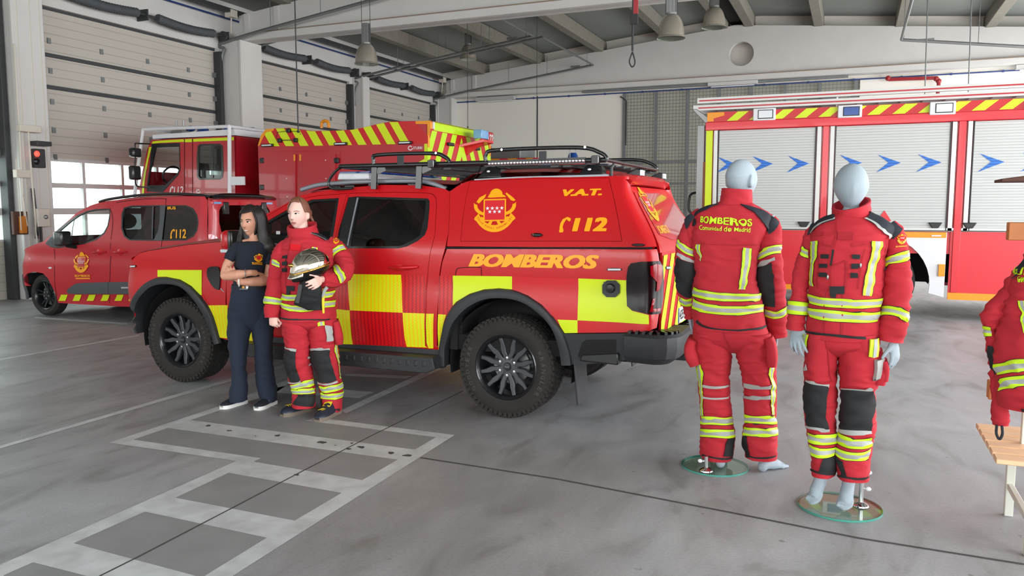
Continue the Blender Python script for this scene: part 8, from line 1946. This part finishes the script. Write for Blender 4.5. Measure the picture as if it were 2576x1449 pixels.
for xx in(ux,ux+1.1):m.bb(xx-.018,xx+.018,(y0+y1)/2-.018,(y0+y1)/2+.018,.44,1.85)
m.build('upright','bench_steel',BN,bevel=.004)
yb=(y0+y1)/2
for pz0,pz1,px in((at_y(2533,604,yb).z,at_y(2533,559,yb).z,2533),(at_y(2505,1003,yb).z,at_y(2505,958,yb).z,2507)):
 xa=at_y(px,600,yb).x;m=MB();m.bb(xa,xa+1.35,yb-.035,yb-.013,pz0,pz1);m.bb(xa,xa+1.35,yb+.013,yb+.035,pz0,pz1);m.build('rail_board','wood',BN,bevel=.004)
m=MB();a=at_y(2520,452,4.9);m.prism([(a.x,4.9,a.z-.01),(a.x,4.9,a.z+.005),(a.x+.7,4.9,a.z+.10),(a.x+.7,4.9,a.z-.01)],(0,.25,0));m.build('top_shelf','brown_board',BN,bevel=.004)
J=Fig(2600,1300);J.D=V((at_y(2576,800,y0-.02).x,y0-.02,0)).dot(J.f)
jh=empty('hanging_jacket',J.pt(2620,1030),'red firefighter jacket with yellow bands hanging over the slatted bench','jacket')
hj=J.torso([(615,2600,2680,.05),(640,2578,2710,.08),(670,2560,2730,.10),(700,2549,2745,.11),(740,2534,2750,.12),(780,2518,2755,.12),(850,2500,2750,.12),(920,2501,2748,.12),(980,2510,2745,.12),(1032,2520,2745,.11)],wr=.016,wf=7,seed=20)
sj=J.limb([(2575,680,22,.0),(2548,725,28,-.01),(2515,775,30,-.02),(2494,800,26,-.02),(2496,850,17,.0),(2505,920,16,.03),(2512,990,20,.04),(2517,1040,21,.04),(2517,1068,17,.04)],wr=.014,wf=9,seed=21)
s2j=J.limb([(2690,672,22,.0),(2718,715,28,-.01),(2742,775,28,-.02),(2752,850,24,.0),(2752,930,22,.02),(2746,1010,20,.03),(2742,1050,17,.03)],wr=.014,wf=9,seed=22)
m=MB();hj.mesh(m,72,90);sj.mesh(m,36,70);s2j.mesh(m,30,60);hjo=m.build('jacket_shell','suit_red',jh,ang=70)
band(hj,[(2501,918),(2540,908),(2576,903),(2640,900)],[(2504,945),(2540,938),(2576,934),(2640,930)],hjo);band(hj,[(2507,957),(2540,949),(2576,944),(2640,940)],[(2513,984),(2540,976),(2576,972),(2640,968)],hjo)
band(hj,[(2562,756),(2568,800),(2576,838)],[(2580,755),(2590,800),(2596,838)],hjo);band(sj,[(2474,820),(2482,822),(2492,824)],[(2478,843),(2486,845),(2494,846)],hjo)
patch(sj,[(2484,868),(2498,872),(2506,930),(2504,950),(2492,905)],'black_pad',hjo,'elbow_pad',.005)
patch(hj,[(2576,650),(2556,685),(2545,705),(2570,680),(2600,640)],'navy_pad',hjo,'shoulder_pad',.006)
m=MB();text_on(m,hj,'BOMBEROS',[(2557,690),(2700,690),(2700,672),(2560,674)],.008,bold=.05);text_on(m,hj,'Comunidad de Madrid',[(2563,707),(2700,707),(2700,697),(2563,699)],.008,bold=.03);m.build('lettering','fluo_tape',hjo,label='yellow BOMBEROS lettering cut off by the photo edge')
m=MB();q=J.pt(2640,612);m.tube([q,q+V((0,.06,.05)),q+V((0,.13,.03))],.008,6,smooth=3);m.build('hanging_loop','navy_pad',hjo)
line(hj,[(2524,1030),(2560,1033),(2620,1033)],.016,'black_pad',hjo,'hem_piping',.004)
c_=J.pt(2514,1070,.0);e_=J.pt(2514,1103,.0);m=MB();m.tube([c_+J.r*.01,c_+J.r*.012+(e_-c_)*.6,e_+J.r*.004,e_-J.r*.004,c_-J.r*.012+(e_-c_)*.6,c_-J.r*.01],.006,6,smooth=4);m.build('cuff_loop','navy_pad',hjo)
